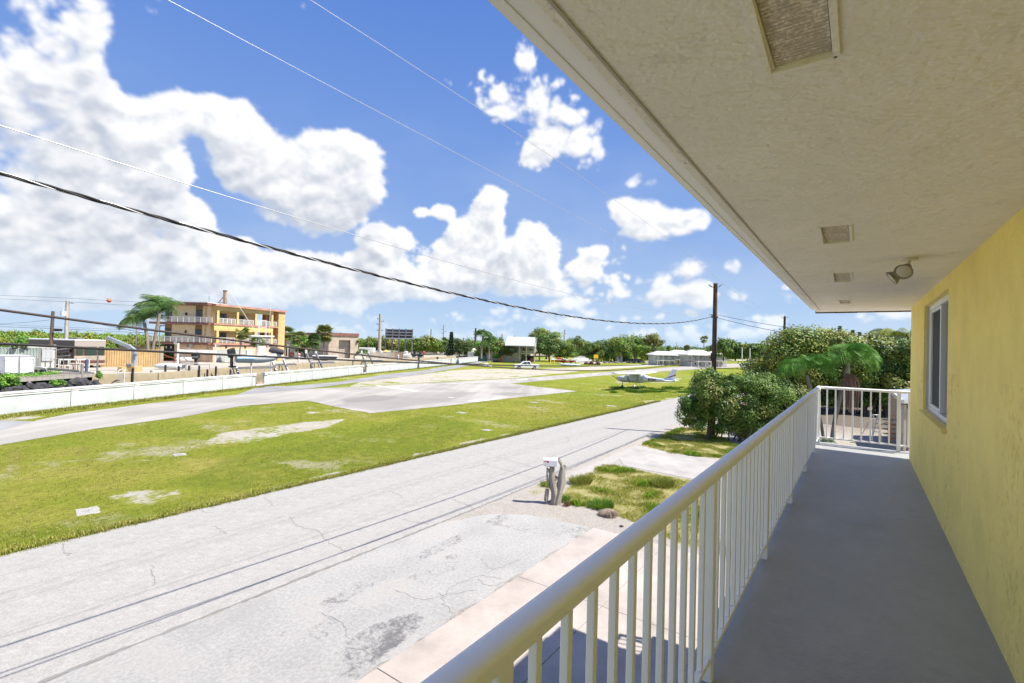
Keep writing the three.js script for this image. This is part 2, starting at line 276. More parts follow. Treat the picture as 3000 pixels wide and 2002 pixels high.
const baseMat = M(.12, .14, .045, 1, { map: rep(weatherTex, .05) });
{ const R = 3500, hole = sheet([[-R, -R], [R, -R], [R, R], [-R, R]], -1.6); struct('ground', hole, baseMat); }

// road: pale coral chip seal
const aggTex = (() => { reseed(31); const n = new Float32Array(512 * 512); for (let i = 0; i < n.length; i++) n[i] = rnd(); return dtex(512, 512, (i, j) => { const k = 232 + 26 * (n[j * 512 + i] - .5) + 22 * NB[j * 512 + i] + 12 * NA[j * 512 + i]; return [k, k * .995, k * .985]; }, true); })();
const roadOutline = (() => {
  const L = [], Rr = [];
  for (let z = 14; z > -260; z -= z > -70 ? .35 : 3) { const e = .16 * fbm(z * .9, 1, 5, 3) + .10 * fbm(z * .12, 7, 1, 2); L.push([-17.95 + (z < -40 ? (z + 40) * -.006 : 0) + e, z]); Rr.push([-10.83 + (z < -14 ? (z + 14) * .028 : 0) * (z > -60 ? 1 : 60 / -z * 1) + .05 * fbm(z * .8, 3, 2, 3), z]); }
  return [...L, ...Rr.reverse()];
})();
const roadMat = M(.412, .404, .392, .9, { map: rep(aggTex, .55), specularIntensity: .3, bumpMap: rep(bumpTex, 1.1), bumpScale: .006 });
const road = struct('road', sheet(roadOutline, .012), roadMat);
// wear: lengthwise tracks and darker bands, as worn strips of the surface itself
{
  reseed(33); const crackMat = M(.20, .195, .19, 1), seam = M(.33, .325, .315, 1);
  const ribbon = (pts, w, y, wob) => { const g = new THREE.BufferGeometry(), p = [], ix = []; pts.forEach(([x, z], i) => { const a = pts[Math.max(0, i - 1)], b = pts[Math.min(pts.length - 1, i + 1)], l = Math.hypot(b[0] - a[0], b[1] - a[1]) || 1, nx = (b[1] - a[1]) / l, nz = -(b[0] - a[0]) / l, q = w * (.5 + wob * rnd()); p.push(x + nx * q, y, z + nz * q, x - nx * q, y, z - nz * q); if (i) { const k = i * 2; ix.push(k - 2, k - 1, k, k - 1, k + 1, k); } }); g.setAttribute('position', new THREE.Float32BufferAttribute(p, 3)); g.setIndex(ix); g.computeVertexNormals(); return g; };
  const crack = (px, w, m, parent) => { const q = px.map(([u, v]) => { const g = G(u, v); return V3(g.x, 0, g.z); }), n = Math.ceil(q.reduce((s, p, i) => s + (i ? p.distanceTo(q[i - 1]) : 0), 0) / .09), c = new THREE.CatmullRomCurve3(q).getPoints(Math.max(8, n)).map((p) => [p.x + .05 * gauss(), p.z + .05 * gauss()]); const o = new THREE.Mesh(ribbon(c, w, .0165, .9), m); o.name = 'crack'; o.receiveShadow = true; parent.add(o); };
  for (const c of [[[185, 1592], [188, 1612], [200, 1630]], [[440, 1658], [450, 1690], [448, 1720]], [[848, 1516], [868, 1540], [930, 1560], [965, 1590], [1010, 1618]], [[768, 1458], [790, 1470], [796, 1484]], [[1142, 1440], [1170, 1452], [1178, 1462]], [[1325, 1464], [1370, 1482], [1390, 1494]], [[1173, 1522], [1220, 1532], [1256, 1538]], [[1415, 1360], [1500, 1384], [1575, 1405]], [[628, 1543], [650, 1556], [662, 1566]], [[1455, 1340], [1520, 1358], [1570, 1372]], [[1660, 1300], [1666, 1286], [1640, 1278]], [[585, 1498], [600, 1503], [620, 1506]]]) crack(c, .009, crackMat, road);
  for (const x of [-16.4, -14.7, -13.2]) { const c = []; for (let z = 6; z > -45; z -= .25) c.push([x + .05 * fbm(z * .4, x, 1, 3) - .03 * Math.sin(z * .1), z]); const o = new THREE.Mesh(ribbon(c, .010, .016, .9), seam); o.name = 'seam'; road.add(o); }
  { const c = []; for (let z = 2; z > -32; z -= .12) c.push([-10.86 + (z < -14 ? (z + 14) * .028 : 0) + .05 * fbm(z * .8, 3, 2, 3) + .02 * gauss(), z]); const o = new THREE.Mesh(ribbon(c, .03, .017, 1.6), crackMat); o.name = 'crack'; road.add(o); }
  crackOn = crack;
}
// house lot: crushed coral with weeds
const LB = [-11.6, -62, 16, 8];
const verge = [
  [.95, poly([[1655, 1478], [1640, 1450], [1700, 1400], [1760, 1362], [1810, 1368], [2030, 1408], [2060, 1470], [2100, 1560], [2160, 1640], [2000, 1600], [1830, 1520], [1740, 1492]])],
  [.5, poly([[1545, 1440], [1600, 1410], [1640, 1400], [1620, 1440], [1560, 1455]])],
  [.9, poly([[1875, 1305], [1960, 1262], [2060, 1250], [2200, 1330], [2120, 1346], [1960, 1330]])],
  [.35, poly([[2390, 1330], [2500, 1320], [2560, 1300], [2500, 1290], [2400, 1300]])],
];
{
  const gv = maskMap(LB[0], LB[1], LB[2], LB[3], 600, 1400, verge); reseed(41); const N = 2048;
  const litter = bc(150, 128, 100), wh = bc(246, 238, 228), gy = bc(214, 204, 192), yel = bc(216, 200, 116);
  const t = dtex(N, N, (i, j) => {
    const x = mix(LB[0], LB[2], (i + .5) / N), z = mix(LB[1], LB[3], (j + .5) / N), e = n3(x * 1.3, 4, z * 1.3) * .5 + n3(x * 5.1, 9, z * 5.1) * .5, r = rnd();
    let c = mixc(wh, gy, clamp(.45 + e * .5 + (r - .5) * 1.1)); if (r > .985) c = mixc(c, bc(120, 105, 85), .7);
    const m = gv(x, z), s = sst(-.15, .35, m * 1.1 - .5 + e * .45 + (rnd() - .5) * .5); c = mixc(c, mixc(yel, GR.a, clamp(.4 + e)), s * .75);
    const lt = sst(-40, -46, z) * clamp(.75 + e) * clamp(1 - m); c = mixc(c, litter, lt * .75 * (r * .6 + .4)); return c;
  }, true);
  t.wrapS = t.wrapT = THREE.ClampToEdgeWrapping;
  struct('gravel_yard', sheet([[LB[0], LB[1]], [LB[2], LB[1]], [LB[2], LB[3]], [LB[0], LB[3]]], .008, LB), M(1, 1, 1, .95, { map: t, bumpMap: rep(bumpTex, 27.6 / .6, 70 / .6), bumpScale: .02 }));
}
// parking apron: worn grey asphalt with exposed stones
{
  const AB = [-11.2, -16.5, -6.6, 3.5], out = densify([[-10.80, 3.5], [-10.80, -11.6], [-10.1, -13.2], [-9.2, -13.9], [-8.0, -14.1], [-6.83, -14.2], [-6.83, 3.5]], .1, .10, 1.7);
  const dark = maskMap(AB[0], AB[1], AB[2], AB[3], 300, 1000, [[.75, poly([[980, 1990], [1010, 1880], [1090, 1830], [1230, 1790], [1250, 1830], [1120, 1930], [1060, 2000]])], [.6, poly([[930, 1770], [1080, 1690], [1290, 1590], [1480, 1500], [1500, 1520], [1290, 1620], [1060, 1740], [960, 1800]])], [.55, poly([[1440, 1540], [1600, 1535], [1740, 1545], [1690, 1580], [1560, 1570]])], [.5, poly([[860, 1870], [960, 1810], [1080, 1770], [1000, 1850], [900, 1910]])], [.45, poly([[600, 1940], [800, 1840], [860, 1850], [640, 1980]])], [.5, poly([[1180, 1700], [1330, 1620], [1390, 1640], [1250, 1720]])]], 9);
  reseed(51); const N = 2048, lo = bc(216, 214, 211), hi = bc(250, 248, 244), dk = bc(122, 123, 127), wm = bc(234, 225, 216);
  const stone = new Float32Array(512 * 512); for (let i = 0; i < stone.length; i++) stone[i] = rnd();
  const t = dtex(1024, N, (i, j) => {
    const x = mix(AB[0], AB[2], (i + .5) / 1024), z = mix(AB[1], AB[3], (j + .5) / N), b = fbm(x * .7, 2, z * .7, 4), e = fbm(x * 4, 6, z * 4, 2);
    const k = stone[((j * 7919) & 511) * 512 + ((i * 31 + j * 17) & 511)] * .5 + rnd() * .5;
    let c = mixc(lo, hi, clamp(.5 + b * .9 + (k - .5) * .8 + n3(x * 13, 2, z * 13) * .55 + n3(x * 27, 5, z * 27) * .5)); c = mixc(c, wm, clamp(b * 1.6 - .1));
    const m = dark(x, z) * .62 + .24 + b * .55 + e * .35; c = mixc(c, dk, sst(.92, 1.12, m + k * .5 + n3(x * 11, 7, z * 11) * .22 + n3(x * 23, 9, z * 23) * .16) * .72); return c;
  }, true);
  t.wrapS = t.wrapT = THREE.ClampToEdgeWrapping;
  const apron = struct('asphalt_apron', sheet(out, .016, AB), M(1, 1, 1, .93, { map: t, bumpMap: rep(bumpTex, 4.6 / .35, 20 / .35), bumpScale: .012 }));
  reseed(52); const cm = M(.20, .20, .195, 1);
  for (const c of [[[1164, 1732], [1230, 1760], [1290, 1750], [1400, 1730]], [[1290, 1760], [1330, 1720], [1400, 1690], [1470, 1700]], [[1410, 1640], [1440, 1670], [1480, 1660], [1530, 1640]], [[980, 1920], [1040, 1900], [1100, 1930], [1130, 1925]], [[1330, 1800], [1300, 1770], [1290, 1740]], [[1400, 1700], [1440, 1720], [1500, 1700]], [[940, 1800], [1000, 1830], [1020, 1880]]]) crackOn(c, .006, cm, apron);
  for (const ch of apron.children) ch.position.y = .0045;
}
// concrete slabs with joints
{
  const sl = M(.46, .41, .375, .85, { map: rep(weatherTex, .3), bumpMap: rep(bumpTex, 1.5), bumpScale: .004 }), zs = [4, -1.2, -5.71, -10.05, -14.25], xs = [-6.8, -4.55, -2.3, -.1, 2.2];
  const g = new THREE.Group(); g.name = numbered('pavement'); g.userData = { kind: 'structure' }; scene.add(g); reseed(55);
  for (let a = 0; a < 4; a++) for (let b = 0; b < 4; b++) { const w = xs[b + 1] - xs[b] - .014, d = zs[a] - zs[a + 1] - .014, m = mb().rbox(w, .10, d, .008, (xs[b] + xs[b + 1]) / 2, -.024 + rr(-.003, .003), (zs[a] + zs[a + 1]) / 2).build('slab', sl, g); }
  const far = M(.42, .405, .385, .85, { map: rep(weatherTex, .3) });
  const n = poly([[1804, 1332], [1866, 1308], [2112, 1352], [2040, 1408], [1827, 1365]]), e = poly([[1700, 1386], [1804, 1332], [1832, 1338], [1760, 1368], [1730, 1392]]);
  const ns = struct('driveway', sheet(densify(n, .3, .03, 1), .02), far); const ex = new THREE.Mesh(sheet(densify(poly([[1640, 1402], [1866, 1304], [1830, 1338], [1735, 1390], [1700, 1398]]), .2, .06, 1.3), .016), M(.45, .43, .41, .9, { map: rep(aggTex, .6) })); ex.name = 'edge_strip'; ns.add(ex);
}
struct('leaf_litter', sheet(densify([[-7.5, -47], [16, -47], [40, -110], [-14, -110], [-9.5, -60]], .8, .5, .4), .012), M(.17, .14, .11, .95, { map: rep(weatherTex, .5), bumpMap: rep(bumpTex, 1), bumpScale: .03 }));
// runway, taxi apron, foot path
const asph = (r, g, b, s) => M(r, g, b, .92, { map: rep(weatherTex, s || .13), bumpMap: rep(bumpTex, .8), bumpScale: .01 });
{
  const up = [[-260, 1296], [0, 1233], [96, 1236], [198, 1214], [447, 1182], [670, 1160], [750, 1153], [902, 1140.5], [1000, 1136], [1097, 1133], [1234, 1123.5], [1515, 1109.5], [1796, 1089], [2053, 1070], [2400, 1056]];
  const low = [[2400, 1064], [2053, 1082], [1796, 1098], [1496, 1125], [1693, 1147], [1491, 1168], [1309, 1190], [1084, 1212], [980, 1192], [900, 1175], [702, 1191], [530, 1223], [274, 1258], [0, 1305], [-300, 1390]];
  const t = rep(weatherTex, .09), RB = [-260, -330, 0, 20];
  reseed(61); const N = 1024, dirtm = maskMap(-90, -130, -30, 0, 400, 800, [[.75, poly([[1000, 1170], [1100, 1158], [1170, 1165], [1120, 1175], [1010, 1182]])], [.6, poly([[1430, 1156], [1480, 1150], [1560, 1153], [1500, 1162]])], [.6, poly([[1460, 1135], [1530, 1132], [1520, 1140], [1465, 1140]])], [.4, poly([[960, 1190], [1200, 1150], [1400, 1150], [1300, 1180], [1100, 1205]])]]);
  const TB = [-96, -140, -30, 12], tex = dtex(1024, 2048, (i, j) => { const x = mix(TB[0], TB[2], (i + .5) / 1024), z = mix(TB[1], TB[3], (j + .5) / 2048), a = (x * .52 + z * .86), p = (x * .86 - z * .52), st = fbm(a * .05, 3, p * .9, 4), b = fbm(x * .15, 7, z * .15, 3), k = 1 + st * .16 + b * .22 + (rnd() - .5) * .05, m = dirtm(x, z) * clamp(.9 + st); let c = bc(216, 210, 202).map((q) => q * k); return mixc(c, bc(150, 142, 140), m * .75); }, true);
  tex.wrapS = tex.wrapT = THREE.ClampToEdgeWrapping;
  const shp = densify([...up, ...low].map(([u, v]) => { const g = G(u, v); return [g.x, g.z]; }), .9, .12, .7);
  RUNWAY = shp; struct('runway', sheet(shp, .02, TB), M(1, 1, 1, .92, { map: tex, bumpMap: rep(bumpTex, 66, 152), bumpScale: .008 }));
  const path = densify(poly([[690, 1159], [763, 1132], [837, 1133], [999, 1119], [1119, 1099], [1250, 1085], [1291, 1076], [1356, 1069], [1406, 1059], [1430, 1059], [1384, 1071], [1323, 1082], [1226, 1099], [1150, 1108], [1053, 1120], [967, 1132], [902, 1140], [750, 1154]]), .9, .1, .6);
  struct('path', sheet(path, .028), asph(.30, .30, .305));
  struct('path', sheet(densify(poly([[-200, 1258], [0, 1233], [97, 1237], [0, 1262], [-200, 1300]]), .6, .1, .6), .028), asph(.33, .335, .35));
  const paint = M(.72, .72, .70, .8, { map: weather3 });
  const mk = (px, nm = 'painted_marking') => struct(nm, sheet(densify(poly(px), .4, .03, 2), .026), paint);
  mk([[1097, 1131], [1110, 1130], [1227, 1146], [1218, 1148]]); mk([[1366, 1176], [1400, 1171], [1460, 1170], [1400, 1177.5]]); mk([[1313, 1165.5], [1329, 1164.8], [1330, 1166], [1314, 1166.8]]); mk([[1515, 1112.4], [1545, 1111], [1545, 1113], [1515, 1114.4]]); mk([[1735, 1096], [1753, 1095], [1753, 1096.6], [1735, 1097.6]]); mk([[1862, 1087.3], [1878, 1086.4], [1878, 1087.8], [1862, 1088.7]]);
  mk([[1240, 1127.6], [1390, 1121.3], [1420, 1119.6], [1420, 1120.1], [1390, 1122], [1240, 1128.4]]);
  // side street between the trees and the far shore road
  struct('side_street', sheet(poly([[1660, 1062], [1712, 1031], [1722, 1031], [1735, 1062]]), .015), M(.5, .49, .47, .9, { map: weather3 }));
  struct('shore_road', sheet(poly([[1690, 1066], [1725, 1061], [1900, 1058.5], [2100, 1055], [2400, 1050], [2400, 1053], [2100, 1058.5], [1900, 1062.5]]), .018), M(.55, .53, .48, .9, { map: weather3 }));
}

{ // canal and the filled yard behind its sea wall
  const line = [[-300, 1140], [0, 1109], [269, 1097], [460, 1093], [653, 1078.5], [848, 1066], [1068, 1056], [1206, 1049.6], [1334, 1044]].map(([u, v]) => { const g = G(u, v, .7); return [g.x, g.z]; });
  const far = [[-160, -330], [-420, -330], [-420, 60]];
  struct('yard', sheet([...line, ...far], .7), M(.47, .43, .37, .92, { map: rep(weatherTex, .12), bumpMap: rep(bumpTex, .8), bumpScale: .01 }));
  struct('water', sheet([[-30, 40], [-116, -150], [-170, -300], [-300, -330], [-300, 40]], -.95), M(.012, .03, .028, .06));
  const w = mb(); for (let i = 2; i < line.length - 1; i++) { const a = line[i], b = line[i + 1]; w.beam(V3(a[0], -.18, a[1]), V3(b[0], -.18, b[1]), .5, 1.74); }
  const sw = w.build('sea_wall', M(.50, .42, .28, .9, W)); tag(sw, 'tan concrete sea wall along the canal behind the mint boundary wall', 'sea wall');
}
// ---------- the house whose balcony this is ----------
const DECK = 4.085, SOF = 6.46, WX = .66, ZEND = -9.87, RZ = -10.46;
{
  reseed(71);
  // stucco relief: trowelled ridges
  const stuccoB = dtex(512, 512, (i, j) => { const a = NA[j * 512 + i], b = NC[((j * 2) & 511) * 512 + i], r = 1 - Math.abs(b) * 3.2; const k = 120 + 70 * Math.max(0, r) + 45 * a + 30 * NB[j * 512 + i]; return [k, k, k]; });
  const stuccoC = dtex(512, 512, (i, j) => { const a = NA[j * 512 + i], c = NC[j * 512 + ((i * 2) & 511)], cr = Math.max(0, 1 - Math.abs(c) * 9) * Math.max(0, a + .12) * 2.2; const k = 250 - 9 * cr + 7 * NC[j * 512 + i]; return [k, k * .985, k * .955]; }, true);
  const wallC = dtex(512, 1024, (i, j) => { const n = NA[(j >> 1) * 512 + i], st = NC[((j >> 2) & 511) * 512 + i], p = NB[((j >> 1) & 511) * 512 + i]; const dk = Math.max(0, st * 1.3 + p * .9 - .52) * 130 + Math.max(0, NC[((j >> 4) & 511) * 512 + i] + n * .4 - .35) * 40; const k = 244 + 12 * n; return [k + 8 - dk * .26, k + 8 - dk * .32, k + 8 - dk * .40]; }, true);
  const wallB = dtex(512, 512, (i, j) => { const k = 128 + 60 * NA[j * 512 + i] + 60 * NC[((j >> 1)) * 512 + i] + 50 * NB[j * 512 + i]; return [k, k, k]; });
  const yellow = M(.97, .775, .235, .88, { map: rep(wallC, .42, .36), bumpMap: rep(wallB, .55, .4), bumpScale: .022 });
  const soffM = M(.90, .875, .82, .9, { map: rep(stuccoC, .7), bumpMap: rep(stuccoB, .7), bumpScale: .016 });
  const whiteT = M(.80, .79, .76, .4, { map: weather3 });
  const house = thing('yellow_house', 'yellow stucco house wall with white soffit over the grey balcony deck', 'building', V3(0, 0, 0));
  const wz0 = -7.98, wz1 = -5.95, wy0 = 5.03, wy1 = 6.33, th = .22, zb = 4.5;
  // wall with the window opening left free
  const w = mb(), X = WX + th / 2;
  w.box(th, DECK, zb - ZEND, X, DECK / 2 - .08, (zb + ZEND) / 2);
  w.box(th, wy0 - DECK, zb - ZEND, X, (DECK + wy0) / 2, (zb + ZEND) / 2).box(th, SOF - wy1, zb - ZEND, X, (SOF + wy1) / 2, (zb + ZEND) / 2);
  w.box(th, wy1 - wy0, wz0 - ZEND, X, (wy0 + wy1) / 2, (wz0 + ZEND) / 2).box(th, wy1 - wy0, zb - wz1, X, (wy0 + wy1) / 2, (zb + wz1) / 2);
  w.build('wall', yellow, house);
  const back = mb(); back.box(8 - WX - th, SOF, th, (8 + WX + th) / 2, SOF / 2, ZEND + th / 2).box(8 - WX - th, SOF, th, (8 + WX + th) / 2, SOF / 2, zb - th / 2).box(th, SOF, zb - ZEND, 8 + th / 2, SOF / 2, (zb + ZEND) / 2); back.build('wall', yellow, house);
  mb().box(7.2, .05, zb - ZEND - .5, 4.5, DECK - .1, (zb + ZEND) / 2).build('inner_floor', M(.3, .25, .2, .8), house);
  // deck
  const deckT = dtex(512, 512, (i, j) => { const q = NC[j * 512 + i], w = Math.max(0, NA[((j * 3) & 511) * 512 + i] * .8 + q - .42); const k = 224 + 34 * q + 22 * NA[(j >> 2) * 512 + i] + 10 * NB[j * 512 + i] - 80 * w; return [k, k, k * 1.01]; });
  mb().box(1.36, .2, zb + 10.62, -.02, DECK - .1, (zb - 10.62) / 2).build('deck', M(.385, .388, .388, .5, { map: rep(deckT, .35, .35), bumpMap: rep(bumpTex, .8, 3), bumpScale: .004 }), house);
  mb().box(8 - WX, .2, .8, (8 + WX) / 2, DECK - .1, -10.26).build('deck', M(.385, .388, .388, .5, { map: rep(deckT, .35, .35) }), house);
  // roof slab and soffit, wavy plaster edge
  mb().box(9.4, .42, zb + 1 - RZ, 4.15, SOF + .24, (zb + 1 + RZ) / 2).build('roof', whiteT, house);
  const vents = [[-.13, -1.23, .13, .46], [-.13, -3.70, .14, .5], [-.145, -5.78, .13, .62], [-.175, -8.45, .12, .5]];
  { const s = new THREE.Shape([[-.56, -zb - 1], [8.6, -zb - 1], [8.6, -RZ], [-.64, -RZ]].map((p) => new THREE.Vector2(p[0], p[1])));
    for (const [x, z, ww, l] of vents) { const h = new THREE.Path(); h.moveTo(x - ww / 2, -z - l / 2); h.lineTo(x - ww / 2, -z + l / 2); h.lineTo(x + ww / 2, -z + l / 2); h.lineTo(x + ww / 2, -z - l / 2); s.holes.push(h); }
    const g = new THREE.ExtrudeGeometry(s, { depth: .018, bevelEnabled: false }); g.rotateX(-Math.PI / 2); const m = mb().add(g, 0, SOF, 0); m.build('soffit', soffM, house); }
  const ventC = dtex(256, 256, (i, j) => { const k = 206 + 90 * Math.max(0, NB[(j * 2) * 512 + i * 2] + .5 * NA[j * 512 + i] + .1); const s = (j % 8) < 2 ? .86 : 1; return [k * s, k * .96 * s, k * .9 * s]; }, true);
  vents.forEach(([x, z, ww, l], i) => { const v = mb().box(ww - .004, .006, l - .004, x, SOF + .012, z).build('soffit_vent', M(.80, .76, .70, .9, { map: rep(ventC, 2.2) }), house);
    const f = mb().box(.018, .010, l + .03, x - ww / 2 - .012, SOF - .004, z + .01, .02).box(.014, .008, l + .02, x + ww / 2 + .009, SOF - .003, z).box(ww + .02, .008, .012, x, SOF - .003, z - l / 2 - .008).build('plaster_rim', soffM, v); });
  // gutter and drip edge
  const gl = zb + 1 + 9.95, gz = (zb + 1 - 9.95) / 2;
  mb().box(.055, .30, gl, -.640, SOF + .16, gz).box(.03, .012, gl, -.667, SOF + .013, gz).build('gutter', M(.86, .85, .82, .35), house);
  mb().box(.045, .012, gl, -.588, SOF + .012, gz).build('drip_edge', M(.86, .84, .79, .5), house);
  mb().box(.008, .014, gl - .1, -.560, SOF + .002, gz).build('edge_gap', M(.45, .41, .34, .9), house);
  for (const z of [-2.0, -3.6, -5.2, -6.8, -8.4]) mb().add(new THREE.SphereGeometry(.008, 8, 6), -.585, SOF + .004, z).build('screw', mat.steel, house);
  { const e = mb(); for (let i = 0; i < 30; i++) e.box(.32, .03 + .012 * rnd(), .03, -.5 + i * .3, SOF - .002 - .006 * rnd(), RZ + .012); e.build('soffit_edge', M(.16, .14, .12, .95), house); }
  // window
  const zc = (wz0 + wz1) / 2, yc = (wy0 + wy1) / 2, L = wz1 - wz0, Hh = wy1 - wy0, win = new THREE.Group(); win.name = 'window'; house.add(win);
  const fr = M(.82, .83, .84, .35); const fx = WX + .085;
  mb().rbox(.07, .06, L, .008, fx, wy0 + .03, zc).rbox(.07, .06, L, .008, fx, wy1 - .03, zc).rbox(.07, Hh - .12, .06, .008, fx, yc, wz0 + .03).rbox(.07, Hh - .12, .06, .008, fx, yc, wz1 - .03).rbox(.05, Hh - .12, .045, .006, fx - .004, yc, zc - .06).build('frame', fr, win);
  mb().rbox(.03, .035, L / 2 - .1, .005, fx - .012, wy0 + .08, zc - L / 4 - .02).rbox(.03, .035, L / 2 - .1, .005, fx - .012, wy1 - .08, zc - L / 4 - .02).rbox(.03, Hh - .2, .035, .005, fx - .012, yc, wz0 + .08).build('screen_frame', fr, win);
  mb().box(.004, Hh - .19, L / 2 - .13, fx - .006, yc, zc - L / 4 - .02).build('insect_screen', M(.045, .047, .05, .85), win);
  mb().box(.006, Hh - .12, L / 2 - .06, fx + .012, yc, zc + L / 4 - .02).build('pane', M(.02, .025, .028, .03, { metalness: 0, clearcoat: 1, clearcoatRoughness: .02 }), win);
  mb().box(.02, Hh, L, WX + .20, yc, zc).build('blind', M(.02, .02, .02, .9), win);
  mb().rbox(.09, .035, L + .05, .012, WX + .005, wy0 - .012, zc).build('sill', yellow, win);
  // rough inner reveal of unpainted plaster
  mb().box(.03, Hh + .01, .022, WX + .04, yc, wz0 + .006).box(.03, .018, L, WX + .04, wy0 + .008, zc).build('reveal', M(.72, .66, .52, .9, { map: weather3, bumpMap: bump1, bumpScale: .01 }), win);

  // flood lamp under the soffit
  const lamp = thing('flood_lamp', 'twin weathered flood lamp hanging from the white soffit beside the yellow wall', 'lamp', V3(.31, SOF, -4.86));
  lamp.scale.setScalar(.82); const lm = M(.36, .33, .27, .6, W), prof = [[.012, 0], [.036, .002], [.04, .02], [.037, .03], [.041, .034], [.038, .05], [.05, .075], [.072, .11], [.075, .118], [.07, .118], [.05, .09], [.0, .085]].map((p) => new THREE.Vector2(p[0], p[1]));
  mb().add(new THREE.CylinderGeometry(.06, .07, .018, 24), 0, -.010, 0).build('mount_plate', M(.75, .72, .64, .7), lamp);
  const arm = mb(); arm.tube([V3(0, -.015, 0), V3(-.005, -.05, .01), V3(-.02, -.085, .03)], .013, 8, 10).tube([V3(0, -.015, 0), V3(-.01, -.06, -.03), V3(-.04, -.11, -.04)], .013, 8, 10); arm.build('arm', M(.6, .56, .46, .6), lamp);
  const head = (p, dir) => { const q = new THREE.Quaternion().setFromUnitVectors(V3(0, 1, 0), dir.normalize()), g = new THREE.LatheGeometry(prof, 28); g.applyQuaternion(q); const h = mb().add(g, p.x, p.y, p.z).build('lamp_shade', lm, lamp); const c = p.clone().addScaledVector(dir, .1); const gl2 = new THREE.SphereGeometry(.066, 20, 10, 0, 6.3, 0, 1.2); gl2.scale(1, .35, 1); gl2.applyQuaternion(q); mb().add(gl2, c.x, c.y, c.z).build('lens', M(.5, .45, .36, .25), h); };
  head(V3(-.02, -.085, .03), V3(-.25, -.45, .75)); head(V3(-.04, -.11, -.04), V3(-.75, -.55, .05));
}
// ---------- railing ----------
{
  const white = M(.88, .885, .895, .5, { specularIntensity: .6 });
  const r = thing('balcony_railing', 'white metal balcony railing running along the grey deck', 'railing', V3(0, 0, 0));
  const X = -.588, yt = DECK + 1.03, yb = DECK + .105, zN = 3.2, zF = -10.52, xR = .62;
  const prof = new THREE.Shape(); const hw = .031, hh = .021; prof.moveTo(-hw, -hh); prof.lineTo(hw, -hh); prof.lineTo(hw, hh * .2); prof.quadraticCurveTo(hw * .9, hh, 0, hh); prof.quadraticCurveTo(-hw * .9, hh, -hw, hh * .2); prof.lineTo(-hw, -hh);
  const top = (len) => new THREE.ExtrudeGeometry(prof, { depth: len, bevelEnabled: true, bevelSize: .003, bevelThickness: .003, bevelSegments: 2, curveSegments: 10 });
  mb().add(top(zN - zF + hw), X, yt - hh, zF - hw).build('handrail', white, r);
  mb().add(top(xR + .5 - X - hw - .004), X + hw + .004, yt - hh - .001, zF, 0, Math.PI / 2).build('handrail', white, r);
  mb().rbox(.032, .026, zN - zF, .004, X, yb, (zN + zF) / 2).build('bottom_rail', white, r);
  mb().rbox(xR + .5 - X - .05, .026, .032, .004, (X + xR + .5 + .05) / 2, yb - .001, zF).build('bottom_rail', white, r);
  const post = mb().rbox(.052, 1.0, .052, .005, 0, .5, 0).geometry(), bal = mb().rbox(.024, yt - hh * 2 - yb - .004, .024, .003, 0, (yt - hh * 2 - yb) / 2 + .003, 0).geometry();
  const add = (g, n, x, y, z) => { const o = new THREE.Mesh(g, white); o.name = n; o.position.set(x, y, z); o.castShadow = o.receiveShadow = true; r.add(o); };
  const posts = [2.70, .95, -.80, -2.55, -4.31, -6.06, -7.81, -9.4, zF];
  for (const z of posts) add(post, 'post', X, DECK, z);
  add(post, 'post', .56, DECK, zF);
  for (let i = 0; i < posts.length - 1; i++) { const a = posts[i], b = posts[i + 1], n = Math.round((a - b) / .151); for (let k = 1; k < n; k++) add(bal, 'baluster', X, yb + .012, mix(a, b, k / n)); }
  for (let k = 1; k < 9; k++) add(bal, 'baluster', mix(X, .56, k / 9), yb + .012, zF); for (let k = 1; k < 4; k++) add(bal, 'baluster', .56 + k * .13, yb + .012, zF);
}
// ---------- plants: makers ----------
function leafGeo(list) {   // list of [x, y, z, nx, ny, nz, length, width, r, g, b]: folded leaf of two triangles pairs
  const n = list.length, p = new Float32Array(n * 18), c = new Float32Array(n * 18), nn = new Float32Array(n * 18); let o = 0;
  const d = V3(), t = V3(), s = V3(), nrm = V3();
  for (const l of list) {
    d.set(l[3], l[4], l[5]).normalize(); l.length > 11 ? t.set(l[11] + gauss() * .4, l[12] + .55 + gauss() * .4, l[13] + gauss() * .4) : t.set(gauss() * .55 + .3, gauss() * .55 + .95, gauss() * .55 - .1); s.crossVectors(d, t).normalize(); nrm.crossVectors(s, d).normalize();
    const L = l[6], w = l[7] / 2, b = [l[0], l[1], l[2]], tip = [b[0] + d.x * L, b[1] + d.y * L, b[2] + d.z * L], m = [b[0] + d.x * L * .45 - nrm.x * w * .3, b[1] + d.y * L * .45 - nrm.y * w * .3, b[2] + d.z * L * .45 - nrm.z * w * .3];
    const A = [m[0] + s.x * w, m[1] + s.y * w, m[2] + s.z * w], B2 = [m[0] - s.x * w, m[1] - s.y * w, m[2] - s.z * w];
    for (const v of [b, A, tip, b, tip, B2]) { p.set(v, o); nn[o] = nrm.x; nn[o + 1] = nrm.y; nn[o + 2] = nrm.z; const k = v === tip ? 1.12 : 1; c[o] = l[8] * k; c[o + 1] = l[9] * k; c[o + 2] = l[10] * k; o += 3; }
  }
  const g = new THREE.BufferGeometry(); g.setAttribute('position', new THREE.BufferAttribute(p, 3)); g.setAttribute('normal', new THREE.BufferAttribute(nn, 3)); g.setAttribute('color', new THREE.BufferAttribute(c, 3)); g.setAttribute('uv', new THREE.BufferAttribute(new Float32Array(n * 12), 2)); return g;
}
const leafMat = new THREE.MeshPhysicalMaterial({ vertexColors: true, roughness: .5, specularIntensity: .5, transmission: .42, thickness: 0, side: THREE.DoubleSide });
const leafFar = new THREE.MeshPhysicalMaterial({ vertexColors: true, roughness: .7, specularIntensity: .4, transmission: .4, thickness: 0, side: THREE.DoubleSide });
